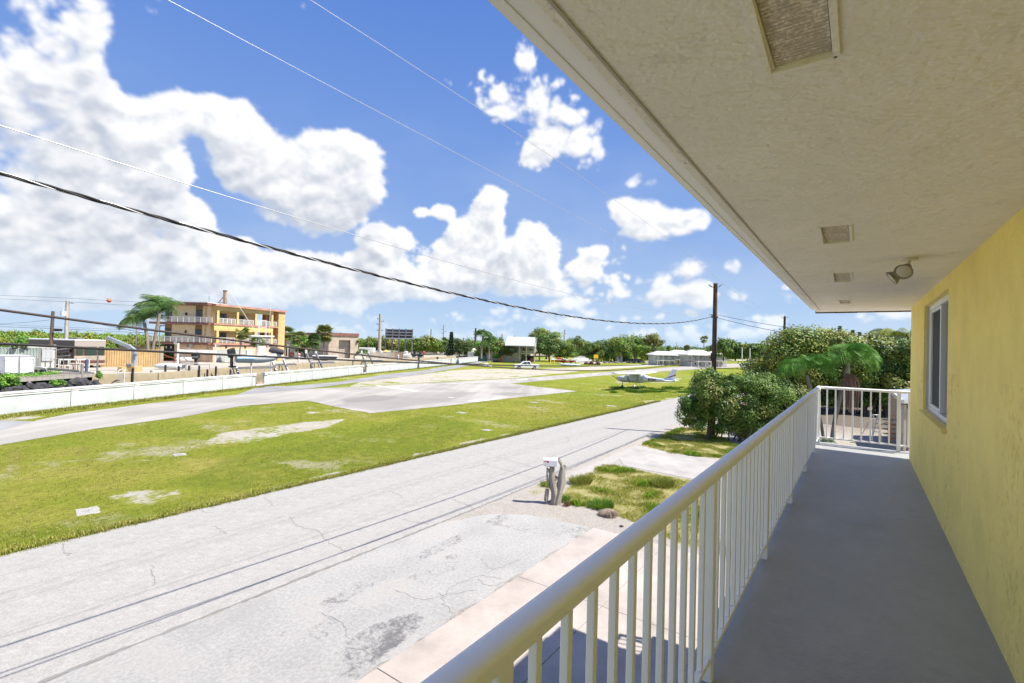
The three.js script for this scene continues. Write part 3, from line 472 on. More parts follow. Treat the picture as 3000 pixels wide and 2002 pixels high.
const frondMat = new THREE.MeshPhysicalMaterial({ vertexColors: true, roughness: .6, specularIntensity: .35, transmission: .4, thickness: 0, side: THREE.DoubleSide });
const barkMat = M(.16, .125, .095, .95, { map: wood1 }), palmBark = M(.30, .27, .235, .95, { map: rep(weatherTex, .8), bumpMap: bump1, bumpScale: .02 });
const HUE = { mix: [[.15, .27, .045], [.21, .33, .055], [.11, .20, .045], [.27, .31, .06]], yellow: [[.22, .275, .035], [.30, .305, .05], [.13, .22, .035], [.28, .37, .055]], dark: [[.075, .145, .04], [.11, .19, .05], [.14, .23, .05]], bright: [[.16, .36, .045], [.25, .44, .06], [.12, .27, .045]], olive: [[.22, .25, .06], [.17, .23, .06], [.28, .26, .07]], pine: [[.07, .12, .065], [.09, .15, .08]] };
function crown(cx, cy, cz, rx, ry, rz, n, hue, L, wd, o = {}) {   // leaves gathered in clumps through an uneven crown
  const out = [], lob = [], K = o.lobes || 26;
  for (let i = 0; i < K; i++) { const a = rr(0, 6.283), t = Math.acos(rr(o.low ?? -.75, 1)), q = Math.pow(rnd(), .25) * .88; lob.push([Math.sin(t) * Math.cos(a) * rx * q, Math.cos(t) * ry * q, Math.sin(t) * Math.sin(a) * rz * q, (o.lr || .34) * rr(.65, 1.25), hue[Math.floor(rnd() * hue.length)], rr(.78, 1.2)]); }
  for (let i = 0; i < n; i++) {
    const l = lob[Math.floor(rnd() * K)], d = V3(gauss(), gauss() * .9 + .12, gauss()).normalize(), q = l[3] * (.5 + .62 * Math.pow(rnd(), .5)) * (1 + .35 * n3(d.x * 2 + l[0], d.y * 2, d.z * 2 + l[2]));
    const x = l[0] + d.x * q * rx, y = l[1] + d.y * q * ry * (o.flat || .9), z = l[2] + d.z * q * rz; if (cy + y < (o.floor ?? -99)) continue;
    const h = rnd() < .75 ? l[4] : hue[Math.floor(rnd() * hue.length)], k = l[5] * rr(.75, 1.25);
    const ox = d.x + l[0] / rx * .5, oy = d.y + l[1] / ry * .5, oz = d.z + l[2] / rz * .5, T = V3(gauss(), gauss() - .25 + (o.up || 0), gauss()); T.addScaledVector(d, -T.dot(d) * .6); out.push([cx + x, cy + y, cz + z, T.x, T.y, T.z, L * rr(.6, 1.3), wd * rr(.7, 1.25), h[0] * k, h[1] * k, h[2] * k, ox, oy, oz]);
  }
  return out;
}
function addMesh(g, m, name, parent) { const o = new THREE.Mesh(g, m); o.name = name; o.castShadow = o.receiveShadow = true; parent.add(o); return o; }
function tree(name, label, u, v, o) {   // o: h crown height above foot (px), w (px)
  const t = put(name, label, o.cat || 'tree', u, v, o), s = t.s, hh = (o.h) * s, ww = o.w * s / 2, c0 = (o.base ?? .25) * hh;
  const tr = mb(), R0 = o.tr || hh * .03; tr.bar(V3(0, -.2, 0), V3(rr(-.1, .1) * hh, hh * .55, 0), R0, 8, R0 * .55);
  for (let i = 0; i < (o.limbs || 5); i++) { const a = rr(0, 6.28), y = rr(.2, .5) * hh; tr.bar(V3(0, y, 0), V3(Math.cos(a) * ww * .6, y + hh * rr(.15, .35), Math.sin(a) * ww * .6), R0 * .5, 6, R0 * .15); }
  tr.build('trunk', o.bark || barkMat, t);
  addMesh(leafGeo(crown(0, (hh + c0) / 2, 0, ww * 1.12, (hh - c0) / 2, ww * (o.deep || .9), o.n || 2500, o.hue || HUE.mix, (o.leaf || .12) , (o.lw || (o.leaf || .12) * .6), { floor: .1, ...o })), o.n > 8000 ? leafMat : leafFar, 'crown', t);
  return t;
}
function frondGeo(len, o = {}) {   // one feather leaf from the origin, first along +x, drooping
  const nP = o.n || 22, p = [], c = [], push = (a, b, d, col) => { for (const v of [a, b, d]) { p.push(v.x, v.y, v.z); c.push(...col); } };
  const rise = o.rise ?? .6, droop = o.droop ?? 1.0, wx = o.wind || 0, pt = (t) => V3(len * t * (1 - .12 * t), len * (rise * t - droop * t * t * .9), wx * len * t * t);
  const green = (o.col || [.06, .13, .025]).map((q) => q * 1.8);
  for (let i = 0; i < 12; i++) { const a = pt(i / 12), b = pt((i + 1) / 12), w = (o.rw || .022) * (1 - i / 13); push(a.clone().add(V3(0, 0, w)), a.clone().add(V3(0, 0, -w)), b.clone().add(V3(0, 0, w * .9)), [.16, .17, .05]); push(a.clone().add(V3(0, 0, -w)), b.clone().add(V3(0, 0, -w * .9)), b.clone().add(V3(0, 0, w * .9)), [.16, .17, .05]); }
  for (let i = 0; i < nP; i++) for (const s of [-1, 1]) {
    const t = .12 + .88 * (i + rnd() * .6) / nP, a = pt(t), b2 = pt(Math.min(1, t + .03)), dir = b2.clone().sub(a).normalize(), ll = (o.ll || .3) * len * Math.sin(Math.PI * clamp(.12 + t * .86)) ** .6 * rr(.8, 1.1), wd = (o.lw || .03) * len * .5;
    const k = rr(.65, 1.35), col = green.map((q, m) => q * k * (m === 0 && rnd() < .12 ? 1.9 : 1));
    const up = o.v ?? .35, dr = o.ldroop ?? .35, m1 = a.clone().addScaledVector(dir, ll * .35).add(V3(wx * ll * .3, ll * (up - .1), s * ll * .55)), tip = a.clone().addScaledVector(dir, ll * .62).add(V3(0, ll * (up - dr - .15), s * ll * (.92 + (wx ? -.5 * Math.abs(wx) : 0)) + wx * ll * .8));
    push(a.clone().addScaledVector(dir, -wd), a.clone().addScaledVector(dir, wd), m1.clone().addScaledVector(dir, wd), col); push(a.clone().addScaledVector(dir, -wd), m1.clone().addScaledVector(dir, wd), m1.clone().addScaledVector(dir, -wd), col); push(m1.clone().addScaledVector(dir, wd), m1.clone().addScaledVector(dir, -wd), tip, col.map((q) => q * 1.15));
  }
  const g = new THREE.BufferGeometry(); g.setAttribute('position', new THREE.Float32BufferAttribute(p, 3)); g.setAttribute('color', new THREE.Float32BufferAttribute(c, 3)); g.setAttribute('uv', new THREE.BufferAttribute(new Float32Array(p.length / 3 * 2), 2)); g.computeVertexNormals(); return g;
}
function fanGeo(len, col) {   // one fan leaf: stalk and a pleated half-disc of pointed segments
  const p = [], c = [], push = (a, b, d, k) => { for (const v of [a, b, d]) { p.push(v.x, v.y, v.z); c.push(...col.map((q) => q * k)); } };
  const st = len * .5, cen = V3(st, -.05 * len, 0); push(V3(0, 0, .02 * len), V3(0, 0, -.02 * len), cen, 1);
  const N = 13; for (let i = 0; i < N; i++) { const a0 = (i / N - .5) * 4.1, a1 = ((i + 1) / N - .5) * 4.1, am = (a0 + a1) / 2, L = len * .55 * rr(.85, 1.1), f = (a, r, y) => V3(cen.x + Math.cos(a) * r, cen.y + y - .35 * r * r / len, Math.sin(a) * r), k = rr(.7, 1.3); push(cen, f(a0, L * .62, 0), f(am, L * .66, .03 * len), k); push(cen, f(am, L * .66, .03 * len), f(a1, L * .62, 0), k * .9); push(f(a0, L * .62, 0), f(a1, L * .62, 0), f(am, L, -.05 * len), k); }
  const g = new THREE.BufferGeometry(); g.setAttribute('position', new THREE.Float32BufferAttribute(p, 3)); g.setAttribute('color', new THREE.Float32BufferAttribute(c, 3)); g.setAttribute('uv', new THREE.BufferAttribute(new Float32Array(p.length / 3 * 2), 2)); g.computeVertexNormals(); return g;
}
function palm(name, label, u, v, o) {   // o: h px to the heart, len px of a leaf, lean px
  const t = put(name, label, 'palm tree', u, v, o), s = t.s, H = o.h * s, L = o.len * s, top = V3((o.lean || 0) * s, H, 0), R = o.tr || H * .022;
  mb().tube([V3(0, -.15, 0), V3((o.bend || 0) * s, H * .35, 0), V3((o.bend || 0) * s * .9 + (o.lean || 0) * s * .45, H * .7, 0), top], R, 9, 20).build('trunk', palmBark, t);
  if (o.boot) mb().add(new THREE.SphereGeometry(1, 10, 8), top.x, top.y - L * .12, 0, 0, 0, 0, V3(R * 1.9, L * .2, R * 1.9)).build('leaf_bases', M(.22, .16, .10, .95), t);
  const vs = [0, 1, 2, 3].map(() => o.fan ? fanGeo(L, o.cols ? o.cols[Math.floor(rnd() * o.cols.length)] : [.1, .13, .03]) : frondGeo(L, o.f)), n = o.n || 16;
  for (let i = 0; i < n; i++) {
    const g = vs[i % 4], m = addMesh(g, frondMat, o.fan ? 'fan_leaf' : 'frond', t); m.position.copy(top);
    let a = i * 2.4 + rr(-.2, .2), e = o.fan ? rr(-1.0, 1.25) : rr(-.45, .85) * (o.spread ?? 1) + (o.tilt || 0);
    if (o.wind !== undefined) { const d = Math.atan2(Math.sin(a - o.wind), Math.cos(a - o.wind)); a = o.wind + d * .62; }
    m.rotation.set(0, a, e, 'YXZ'); const k = rr(.85, 1.12); m.scale.set(k, k, k);
  }
  return t;
}

// ---------- mailbox ----------
{
  reseed(101);
  const t = put('mailbox', 'white mailbox with red flag on a grey driftwood stump beside the road', 'mailbox', 1622, 1478); const k = t.s;   // local px * k
  const dw = M(.54, .50, .45, .95, { map: rep(woodTex, 1.3), bumpMap: rep(bumpTex, 2.5), bumpScale: .02 });
  const L = (pts) => pts.map(([x, y, z]) => V3(x * k, y * k, (z || 0) * k));
  const taper = (pts, r0, r1, n = 9) => { const c = new THREE.CatmullRomCurve3(L(pts)), S = 18, g = new THREE.TubeGeometry(c, S, 1, n), p = g.attributes.position, q = c.getSpacedPoints(S); for (let i = 0; i <= S; i++) { const cc = c.getPointAt(i / S), r = mix(r0, r1, i / S) * k; for (let j = 0; j <= n; j++) { const id = i * (n + 1) + j, d = V3(p.getX(id) - cc.x, p.getY(id) - cc.y, p.getZ(id) - cc.z), f = r * (1 + .22 * n3(cc.x * 9 + d.x * 2, cc.y * 5, cc.z * 9 + d.z * 2) + .18 * Math.sin(j / n * 6.283 * 2 + i * .35)); p.setXYZ(id, cc.x + d.x * f, cc.y + d.y * f, cc.z + d.z * f); } } g.computeVertexNormals(); return g; };
  mb().add(taper([[0, -4], [2, 30], [-6, 70], [-7, 112]], 13, 7)).add(taper([[8, -4], [14, 30], [20, 60], [22, 85], [24, 108]], 14, 8)).add(taper([[-2, 40], [10, 45], [18, 62]], 9, 6)).add(taper([[22, 100], [20, 118], [14, 128], [13, 136]], 6, 3.5)).add(taper([[22, 104], [30, 112], [32, 114]], 6, 4)).add(taper([[-4, 72], [4, 76], [8, 82]], 7, 4))
    .add(taper([[-4, 84], [-16, 96], [-22, 106]], 5, 2.5)).add(taper([[-2, 36], [-14, 52], [-20, 74], [-22, 98]], 4, 1.6)).add(taper([[-8, -3], [-20, 6], [-22, 24], [-19, 44]], 7, 5)).add(taper([[-22, -4], [-8, 4], [14, 0]], 8, 6)).build('driftwood_stump', dw, t);
  const bx = new THREE.Group(); bx.name = 'box'; bx.position.set(-12 * k, 114 * k, 4 * k); bx.rotation.y = -.18; t.add(bx);
  const sh = new THREE.Shape(), w = 8.5 * k, h = 23 * k; sh.moveTo(-w, 0); sh.lineTo(w, 0); sh.lineTo(w, h - w); sh.absarc(0, h - w, w, 0, Math.PI, false); sh.lineTo(-w, 0);
  const wp = M(.82, .82, .83, .3, { clearcoat: .3 });
  mb().add(new THREE.ExtrudeGeometry(sh, { depth: 40 * k, bevelEnabled: true, bevelSize: .004, bevelThickness: .004, bevelSegments: 2, curveSegments: 14 }), -20 * k, 0, 0, 0, Math.PI / 2).build('shell', wp, bx);
  mb().rbox(14 * k, 2 * k, 1 * k, .004, -12 * k, 13 * k, w + 1.2 * k).rbox(5 * k, 5 * k, 1 * k, .004, -7 * k, 11.5 * k, w + 1.2 * k).build('flag', mat.red, bx);
  mb().box(1 * k, 15 * k, 10 * k, 21 * k, 10 * k, 0).rbox(1.6 * k, 3 * k, 2 * k, .003, 21.6 * k, 17 * k, 0).build('door', wp, bx);
  mb().box(30 * k, 1.6 * k, 14 * k, 0, -1.2 * k, 0).build('shelf', dw, bx);
}
// second mailbox by the bush
{ const t = put('mailbox', 'dark mailbox on a plain wooden post half hidden by the leafy roadside tree', 'mailbox', 2021, 1262), k = t.s; mb().rbox(.11, 62 * k, .11, .01, 0, 31 * k, 0).build('post', mat.greyWood, t); const sh = new THREE.Shape(), w = 6 * k, h = 15 * k; sh.moveTo(-w, 0); sh.lineTo(w, 0); sh.lineTo(w, h - w); sh.absarc(0, h - w, w, 0, Math.PI); mb().add(new THREE.ExtrudeGeometry(sh, { depth: 26 * k, bevelEnabled: false }), -24 * k, 58 * k, 0, 0, Math.PI / 2).build('shell', M(.025, .025, .028, .4), t); }
// stone and dead plant by the mailbox verge
{ reseed(103); const t = put('plant_stump', 'shaggy dry brown plant stump at the edge of the weedy verge', 'stump', 1782, 1512), k = t.s; const m = mb(); m.add(new THREE.SphereGeometry(1, 14, 10), 0, 7 * k, 0, 0, 0, 0, V3(20 * k, 11 * k, 16 * k)); for (let i = 0; i < 420; i++) { const a = rr(0, 6.28), r0 = rr(0, 12) * k; m.bar(V3(Math.cos(a) * r0, 21 * k - r0 * .3, Math.sin(a) * r0), V3(Math.cos(a) * rr(20, 34) * k, rr(0, 12) * k, Math.sin(a) * rr(18, 30) * k), .011, 3, .004); } m.build('dry_fibre', M(.30, .235, .19, 1), t);
  const s = put('rock', 'small dark rock lying on the white gravel beside the weedy verge', 'rock', 1821, 1545); const g = new THREE.IcosahedronGeometry(.07, 1); mb().add(g, 0, .03, 0, 0, 0, 0, V3(1, .6, .8)).build('stone', M(.07, .065, .07, .9), s); }

// ---------- utility poles and cables ----------
let globalSpan;
const POLE = V3(-8.05, 0, -35.1), POLE2 = V3(-8.1, 0, -73.6);
{
  reseed(111);
  const bark = M(.13, .085, .062, .92, { map: rep(woodTex, .25, 1), bumpMap: bump1, bumpScale: .01 });
  const mk = (label, p, H) => { const t = thing('utility_pole', label, 'utility pole', p); const g = new THREE.CylinderGeometry(.135, .175, H + .4, 14); mb().add(g, 0, H / 2 - .2, 0).build('shaft', bark, t);
    for (const s of [-1, 1]) { const ins = mb(); const a = V3(s * .12, H - .30, 0), b = V3(s * .48, H - .04, 0); ins.bar(a, a.clone().lerp(b, .3), .02, 6); for (let i = 0; i < 7; i++) { const c = a.clone().lerp(b, .3 + i * .09); ins.bar(c, c.clone().lerp(b, .08), .055, 8); } ins.bar(a.clone().lerp(b, .9), b, .025, 6); ins.build('insulator', M(.42, .45, .48, .5), t); }
    return t; };
  const p1 = mk('tall dark brown wooden utility pole standing behind the leafy roadside tree', POLE, 10.35);
  mb().box(.12, .22, .16, -.17, 8.1, 0).bar(V3(-.16, 8.2, 0), V3(-.34, 8.25, .1), .02).build('cable_clamp', mat.galv, p1); mb().box(.1, .1, .1, .17, 8.05, 0).build('cable_clamp', mat.galv, p1);
  mb().bar(V3(.15, .5, .1), V3(.14, 8, .1), .022, 6).build('conduit', mat.dark, p1); mb().box(.12, .5, .18, -.14, 5.3, .05).box(.1, .3, .14, .16, 5.5, .1).build('junction_box', mat.dark, p1);
  mk('farther wooden utility pole rising above the yellow green treetops', POLE2, 10.6);
  const wire = (label, name, fit, x0, end, r, m, twist) => {   // fit: photograph points in the pole line plane; end: fixed end point
    const q = fit.map(([u, v]) => PX(u, v, x0)); q.push(end.clone()); let S = [0, 0, 0, 0, 0], T = [0, 0, 0];
    for (const p of q) { const z = p.z; S = S.map((s, i) => s + z ** i); T = T.map((s, i) => s + p.y * z ** i); }
    const A = new THREE.Matrix3().set(S[0], S[1], S[2], S[1], S[2], S[3], S[2], S[3], S[4]).invert(), c = V3(...T).applyMatrix3(A), f = (z) => c.x + c.y * z + c.z * z * z;
    const dy = end.y - f(end.z), pts = []; for (let i = 0; i <= 60; i++) { const z = mix(end.z, 4, i / 60), k = clamp(1 - i / 30); pts.push(V3(mix(x0, end.x, k), f(z) + dy * k * k, z)); }
    const curve = new THREE.CatmullRomCurve3(pts), t = tag(new THREE.Group(), label, 'cable'); t.name = numbered(name); scene.add(t);
    if (twist) { for (let s = 0; s < 3; s++) { const w = []; for (let i = 0; i <= 900; i++) { const p = curve.getPointAt(i / 900), a = i * .30 + s * 2.094; w.push(V3(p.x + Math.cos(a) * r * .95, p.y + Math.sin(a) * r * .95, p.z)); } mb().add(new THREE.TubeGeometry(new THREE.CatmullRomCurve3(w), 1100, r * (s ? .9 : .6), 5)).build('strand', s ? m : mat.wire, t); } }
    else mb().add(new THREE.TubeGeometry(curve, 90, r, 6)).build('strand', m, t); return t; };
  wire('twisted black power cable with three strands, thickest line across the sky', 'power_cable', [[0, 495], [600, 690], [1111, 806], [1600, 914], [1900, 949]], -8.05, V3(-8.22, 8.08, -35), .016, mat.cable, true);
  wire('thin pale service wire just above the twisted black cable', 'overhead_wire', [[0, 370], [600, 555], [1111, 705], [1600, 850], [1900, 905]], -8.05, V3(-8.4, 8.22, -35), .007, mat.wire);
  wire('upper brown communication cable sagging low across the marina view', 'communication_cable', [[0, 905], [500, 975], [1000, 1040], [1300, 1061]], -8.05, V3(-8.2, 5.5, -35), .017, mat.cableBrown);
  wire('lower dark communication cable sagging across the white boundary wall', 'communication_cable', [[0, 995], [500, 1028], [1000, 1066], [1500, 1078], [1800, 1066]], -8.05, V3(-8.2, 5.2, -35), .018, mat.cable);
  wire('left one of the two thin pale wires leading to the pole top', 'overhead_wire', [[493, 0], [1111, 330], [1700, 640]], -8.5, V3(-8.53, 10.31, -35.1), .0055, mat.wire);
  wire('right one of the two thin pale wires leading to the pole top', 'overhead_wire', [[893, 0], [1411, 310], [1800, 590]], -7.6, V3(-7.57, 10.31, -35.1), .0055, mat.wire);
  const span = (label, name, a, b, sag, r, m) => { const pts = []; for (let i = 0; i <= 24; i++) { const t = i / 24; pts.push(a.clone().lerp(b, t).add(V3(0, -sag * 4 * t * (1 - t), 0))); } return tag(mb().add(new THREE.TubeGeometry(new THREE.CatmullRomCurve3(pts), 40, r, 5)).build(name, m), label, 'cable'); };
  span('thin wire from the dark pole top to the farther pole, left side', 'overhead_wire', V3(-8.53, 10.31, -35.1), V3(-8.58, 10.55, -73.6), .5, .008, mat.wire);
  span('thin wire from the dark pole top to the farther pole, right side', 'overhead_wire', V3(-7.57, 10.31, -35.1), V3(-7.6, 10.55, -73.6), .5, .008, mat.wire);
  span('upper service cable from the dark pole into the yellow green tree', 'service_cable', V3(-7.9, 8.2, -35), V3(4.5, 7.0, -42), .45, .014, mat.cable);
  span('lower service cable from the dark pole into the yellow green tree', 'service_cable', V3(-7.9, 8.0, -35), V3(6, 6.3, -43), .6, .016, mat.cable);
  globalSpan = span;
}
// ---------- trees by the road ----------
{
  reseed(121);
  const t = put('roadside_tree', 'bushy dark green tree with small leaves beside the road, partly behind the railing', 'tree', 2075, 1290), tr = mb();
  tr.bar(V3(0, -.2, 0), V3(.1, 2.4, 0), .13, 9, .09); for (let i = 0; i < 16; i++) { const a = rr(0, 6.28), y = rr(.4, 2.2), l = rr(1.2, 2.4), x0 = rr(0, 3.6) * (i > 5 ? 1 : 0); tr.bar(V3(x0, i > 5 ? -.1 : y, rr(-.5, .5)), V3(x0 + Math.cos(a) * l, y + rr(.8, 1.8), Math.sin(a) * l), .05, 6, .015); } tr.build('trunk', barkMat, t);
  const hue = [[.11, .215, .035], [.16, .275, .04], [.085, .17, .03], [.20, .30, .045], [.21, .235, .045]], L = [];
  const c = (x, y, z, rx, ry, rz, n, lb = 22) => L.push(...crown(x, y, z, rx, ry, rz, n, hue, .19, .068, { floor: .12, lobes: lb, lr: .36, up: .12 }));
  for (let i = 0; i < 16; i++) { const a = rr(-2.6, 1.2), q = rr(1.2, 1.7); c(.1 + Math.cos(a) * q, 2.4 + Math.sin(a + 1.4) * 1.6, Math.sin(a) * q * .6, .62, .3, .5, 420, 4); } c(.2, 2.6, 0, 1.5, 2.2, 1.4, 11000, 30); c(-.9, 1.9, .2, 1.0, 1.4, 1.0, 4500, 18); c(2.4, 2.7, .2, 2.0, 1.9, 1.7, 15000, 34); c(4.3, 2.3, .6, 1.6, 1.8, 1.6, 11000, 26); c(.1, 4.0, -.2, .9, .9, .8, 2500, 12); c(1.2, 1.1, .4, 1.3, 1.0, 1.1, 4500, 16); c(3.4, 1.0, .8, 1.8, .9, 1.2, 4500, 16); c(5.2, 1.6, .2, 1.0, 1.3, 1.2, 4500, 16);
  addMesh(leafGeo(L), leafMat, 'crown', t);
  // big yellow-green trees farther back
  const big = (name, label, u, v, parts, hue, n, leaf, lw) => { const g = put(name, label, 'tree', u, v); const b = mb(); for (let i = 0; i < 9; i++) { const x = rr(-1.6, 1.6), a = rr(0, 6.28); b.bar(V3(x, -.1, rr(-.6, .6)), V3(x + Math.cos(a) * 1.6, rr(3, 5), Math.sin(a) * 1.2), .14, 7, .05); } b.build('trunk', barkMat, g); const l = []; for (const [x, y, z, rx, ry, rz, k, lb] of parts) l.push(...crown(x, y, z, rx, ry, rz, n * k, hue, leaf, lw, { floor: .3, lobes: lb || 30, lr: .3 })); addMesh(leafGeo(l), leafMat, 'crown', g); return g; };
  big('seagrape_tree', 'wide rounded yellow green tree behind the roadside tree, below the farther pole', 2330, 1205, [[0, 4.9, 0, 4.4, 3.3, 3.4, 1.3, 46], [3.6, 5.5, 0, 3.6, 3.3, 3.2, 1, 40], [-2.6, 3.4, .6, 2.2, 2.5, 2.2, .5, 22]], HUE.yellow, 17000, .24, .16);
  big('seagrape_tree', 'tall dense tree with upright leafy shoots left of the yellow wall corner', 2560, 1215, [[-1.8, 4.9, -1, 4.0, 3.0, 3, 1.2, 44], [2.6, 4.6, 0, 4.2, 3.0, 3, 1.2, 40], [1.6, 2.6, 1.6, 2.6, 2.2, 1.4, .5, 24], [0, 2.0, -1.5, 5.4, 2.2, 2.6, 1, 40], [5.6, 4.9, 0, 1.6, 2.7, 2, .4, 20]], [...HUE.yellow, ...HUE.dark, ...HUE.mix], 17000, .25, .18);
  { const g = put('seagrape_shoots', 'row of upright leafy shoots sticking up above the treetops near the soffit', 'plant', 2560, 1215), l = [], s = g.s; for (const [u, v, h] of [[2457, 958, 36], [2515, 975, 34], [2548, 975, 40], [2597, 990, 38], [2672, 950, 60], [2655, 975, 40], [2495, 970, 18]]) { const x = (u - 2560) * s, y = (1215 - v) * s; mb().bar(V3(x - .15, y - h * s - 1, 0), V3(x, y, 0), .03, 5, .012).build('stem', barkMat, g); for (let i = 0; i < 190; i++) { const a = rr(0, 6.28), q = rr(0, 1), hh = HUE.mix[i % 4], k = rr(.8, 1.3); l.push([x - .1 * q, y - q * h * s * 1.25, 0, Math.cos(a), rr(-.1, .5), Math.sin(a), .24 * rr(.6, 1.1), .17, hh[0] * k, hh[1] * k, hh[2] * k]); } } addMesh(leafGeo(l), leafMat, 'leaves', g); }
  // understorey shade behind the yard
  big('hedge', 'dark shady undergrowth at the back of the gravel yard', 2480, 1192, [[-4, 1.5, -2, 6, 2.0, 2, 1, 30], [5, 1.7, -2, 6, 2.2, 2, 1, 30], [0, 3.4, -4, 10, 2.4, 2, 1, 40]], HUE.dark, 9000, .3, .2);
  // palms in the yard
  reseed(131);
  const fr = { n: 44, rise: 1.25, droop: 1.35, ll: .44, lw: .012, v: .38, ldroop: .7, col: [.055, .15, .018], rw: .03 };
  const pa = palm('christmas_palm', 'palm with bright green crown and hanging seed stalks just beyond the end railing', 2436, 1296, { h: 225, len: 84, lean: 45, bend: 12, n: 26, f: fr, tr: .13, spread: .85, tilt: .12 });
  { const s = pa.s, x = 45 * s, y = 232 * s; const m = mb(); m.add(new THREE.CylinderGeometry(.10, .14, .75, 10), x, y - .3, 0).build('crownshaft', M(.20, .27, .09, .6), pa); const sd = mb(), fl = mb(); for (let i = 0; i < 130; i++) { const a = rr(0, 6.28), r = .1 + .28 * rnd(), side = i % 2 ? -.18 : .24; fl.tube([V3(x + side * .4, y - .62, .12), V3(x + side + Math.cos(a) * r, y - 1.0 - rnd() * .4, .15 + Math.sin(a) * r), V3(x + side + Math.cos(a) * r * 1.1, y - 2.0 - rnd() * 1.2, .15 + Math.sin(a) * r)], .012, 3, 6); if (i < 40) sd.add(new THREE.SphereGeometry(.03, 5, 4), x + side * 1.2 + Math.cos(a) * r * .8, y - .85 - rnd() * .3, .2 + Math.sin(a) * r * .5); } fl.build('seed_stalk', M(.22, .14, .11, .95), pa); sd.build('fruit', M(.40, .09, .03, .6), pa); }
  palm('palm', 'second palm stem leaning left beside the corner post of the railing', 2415, 1290, { h: 190, len: 85, lean: -55, bend: -14, n: 15, f: fr, tr: .10 });
  palm('palm', 'palm with yellow green crown behind, highest near the yellow wall', 2600, 1207, { h: 186, len: 78, n: 20, f: { ...fr, col: [.11, .15, .025] }, tr: .13 });
  // weeds and ferns near the railing post
  const f = put('fern', 'small dark fern growing at the foot of the palm stems', 'plant', 2405, 1300), gs = frondGeo(1.1, { n: 14, rise: .7, droop: 1, ll: .3, col: [.04, .07, .03] }); for (let i = 0; i < 9; i++) { const m = addMesh(gs, leafMat, 'frond', f); m.rotation.set(0, i * .7, .2); }
}
// shed, ladder, trestle behind the far railing
{
  reseed(141);
  const st = M(.52, .45, .37, .92, { map: weather3, bumpMap: bump1, bumpScale: .01 }), t = put('shed', 'tan stucco shed with white gabled fascia beyond the end railing', 'shed', 2655, 1335); t.rotation.y = 0; const O = t.position, L2 = (u, v, d) => P(u, v, d).sub(O);
  const A = L2(2609, 1147, 34), B = L2(2647, 1177, 28.6), C = L2(2790, 1172, 28.6), D = L2(2780, 1140, 34), post = (u0, u1, vt, d, dz) => { const a = L2(u0, vt, d), b = L2(u1, vt, d), w = a.distanceTo(b), m = a.clone().add(b).multiplyScalar(.5); return [w, m.y, m.x, m.z]; };
  for (const [u0, u1, vt, d] of [[2645, 2653, 1186, 28.8], [2606, 2628, 1160, 33.6], [2660, 2790, 1200, 29.4]]) { const [w, y, x, z] = post(u0, u1, vt, d); mb().box(w, y, .2, x, y / 2, z, PSI).build('wall', st, t); }
  mb().beam(A, B, .16, .24).beam(B, C, .14, .22).build('fascia', mat.whitePaint, t);
  { const r = new THREE.BufferGeometry(), q = [A, B, C, A, C, D].flatMap((v) => [v.x, v.y + .12, v.z]); r.setAttribute('position', new THREE.Float32BufferAttribute(q, 3)); r.computeVertexNormals(); r.setAttribute('uv', new THREE.BufferAttribute(new Float32Array(12), 2)); const m = addMesh(r, M(.30, .33, .42, .5, { side: THREE.DoubleSide }), 'roof', t); }
  const wd = put('wood_frame', 'stack of orange painted scaffold frames and timber leaning in the shed shade', 'scaffold', 2612, 1300), o = M(.55, .20, .02, .5);
  const m = mb(); for (const x of [0, 1.2]) { m.bar(V3(x, 0, 0), V3(x, 2.0, -.2), .035, 7).bar(V3(x + .1, 0, -1.2), V3(x + .1, 1.9, -1.2), .035, 7).bar(V3(x, 1.5, 0), V3(x + .1, 1.0, -1.2), .025, 6); } for (const y of [.3, .7, 1.15, 1.8]) m.bar(V3(0, y, 0), V3(1.25, y, -.1), .028, 6); m.build('frame', o, wd); const pk = mb(); for (let i = 0; i < 5; i++) pk.box(1.9, .05, .3, .9, .25 + i * .3, -.5 - i * .04); pk.build('plank', mat.greyWood, wd);
  const l = put('step_ladder', 'grey aluminium step ladder standing on the gravel beyond the end railing', 'ladder', 2565, 1302), k = l.s; const al = M(.55, .56, .58, .35, { metalness: .7 });
  const H = 86 * k; mb().bar(V3(-.32, 0, .15), V3(-.14, H, 0), .03, 6).bar(V3(.32, 0, .15), V3(.14, H, 0), .03, 6).build('rail', al, l); mb().bar(V3(-.4, 0, -1.0), V3(-.15, H, -.05), .022, 6).bar(V3(.5, 0, -1.0), V3(.15, H, -.05), .022, 6).build('leg', al, l);
  for (let i = 1; i < 7; i++) { const q = i / 7, w = mix(.62, .3, q); mb().rbox(w, .03, .09, .006, 0, q * H, mix(.15, 0, q)).build('step', al, l); } mb().rbox(.36, .04, .2, .01, 0, H, 0).build('top_cap', al, l);
  const hs = thing('white_roof_house', 'house with white metal roof showing behind the treetops near the yellow wall', 'house', P(2690, 1060, 62), PSI), q = 62 / 1430; hs.position.y = 0; mb().box(14, 5.2, 8, 3, 2.6, -4).build('wall', M(.6, .6, .58, .8), hs); mb().prism([[-5, 0], [-5, .2], [0, 1.1], [5, .2], [5, 0]], 15, -4.4, 5.2, -4, Math.PI / 2).build('roof', mat.whitePaint, hs);
}
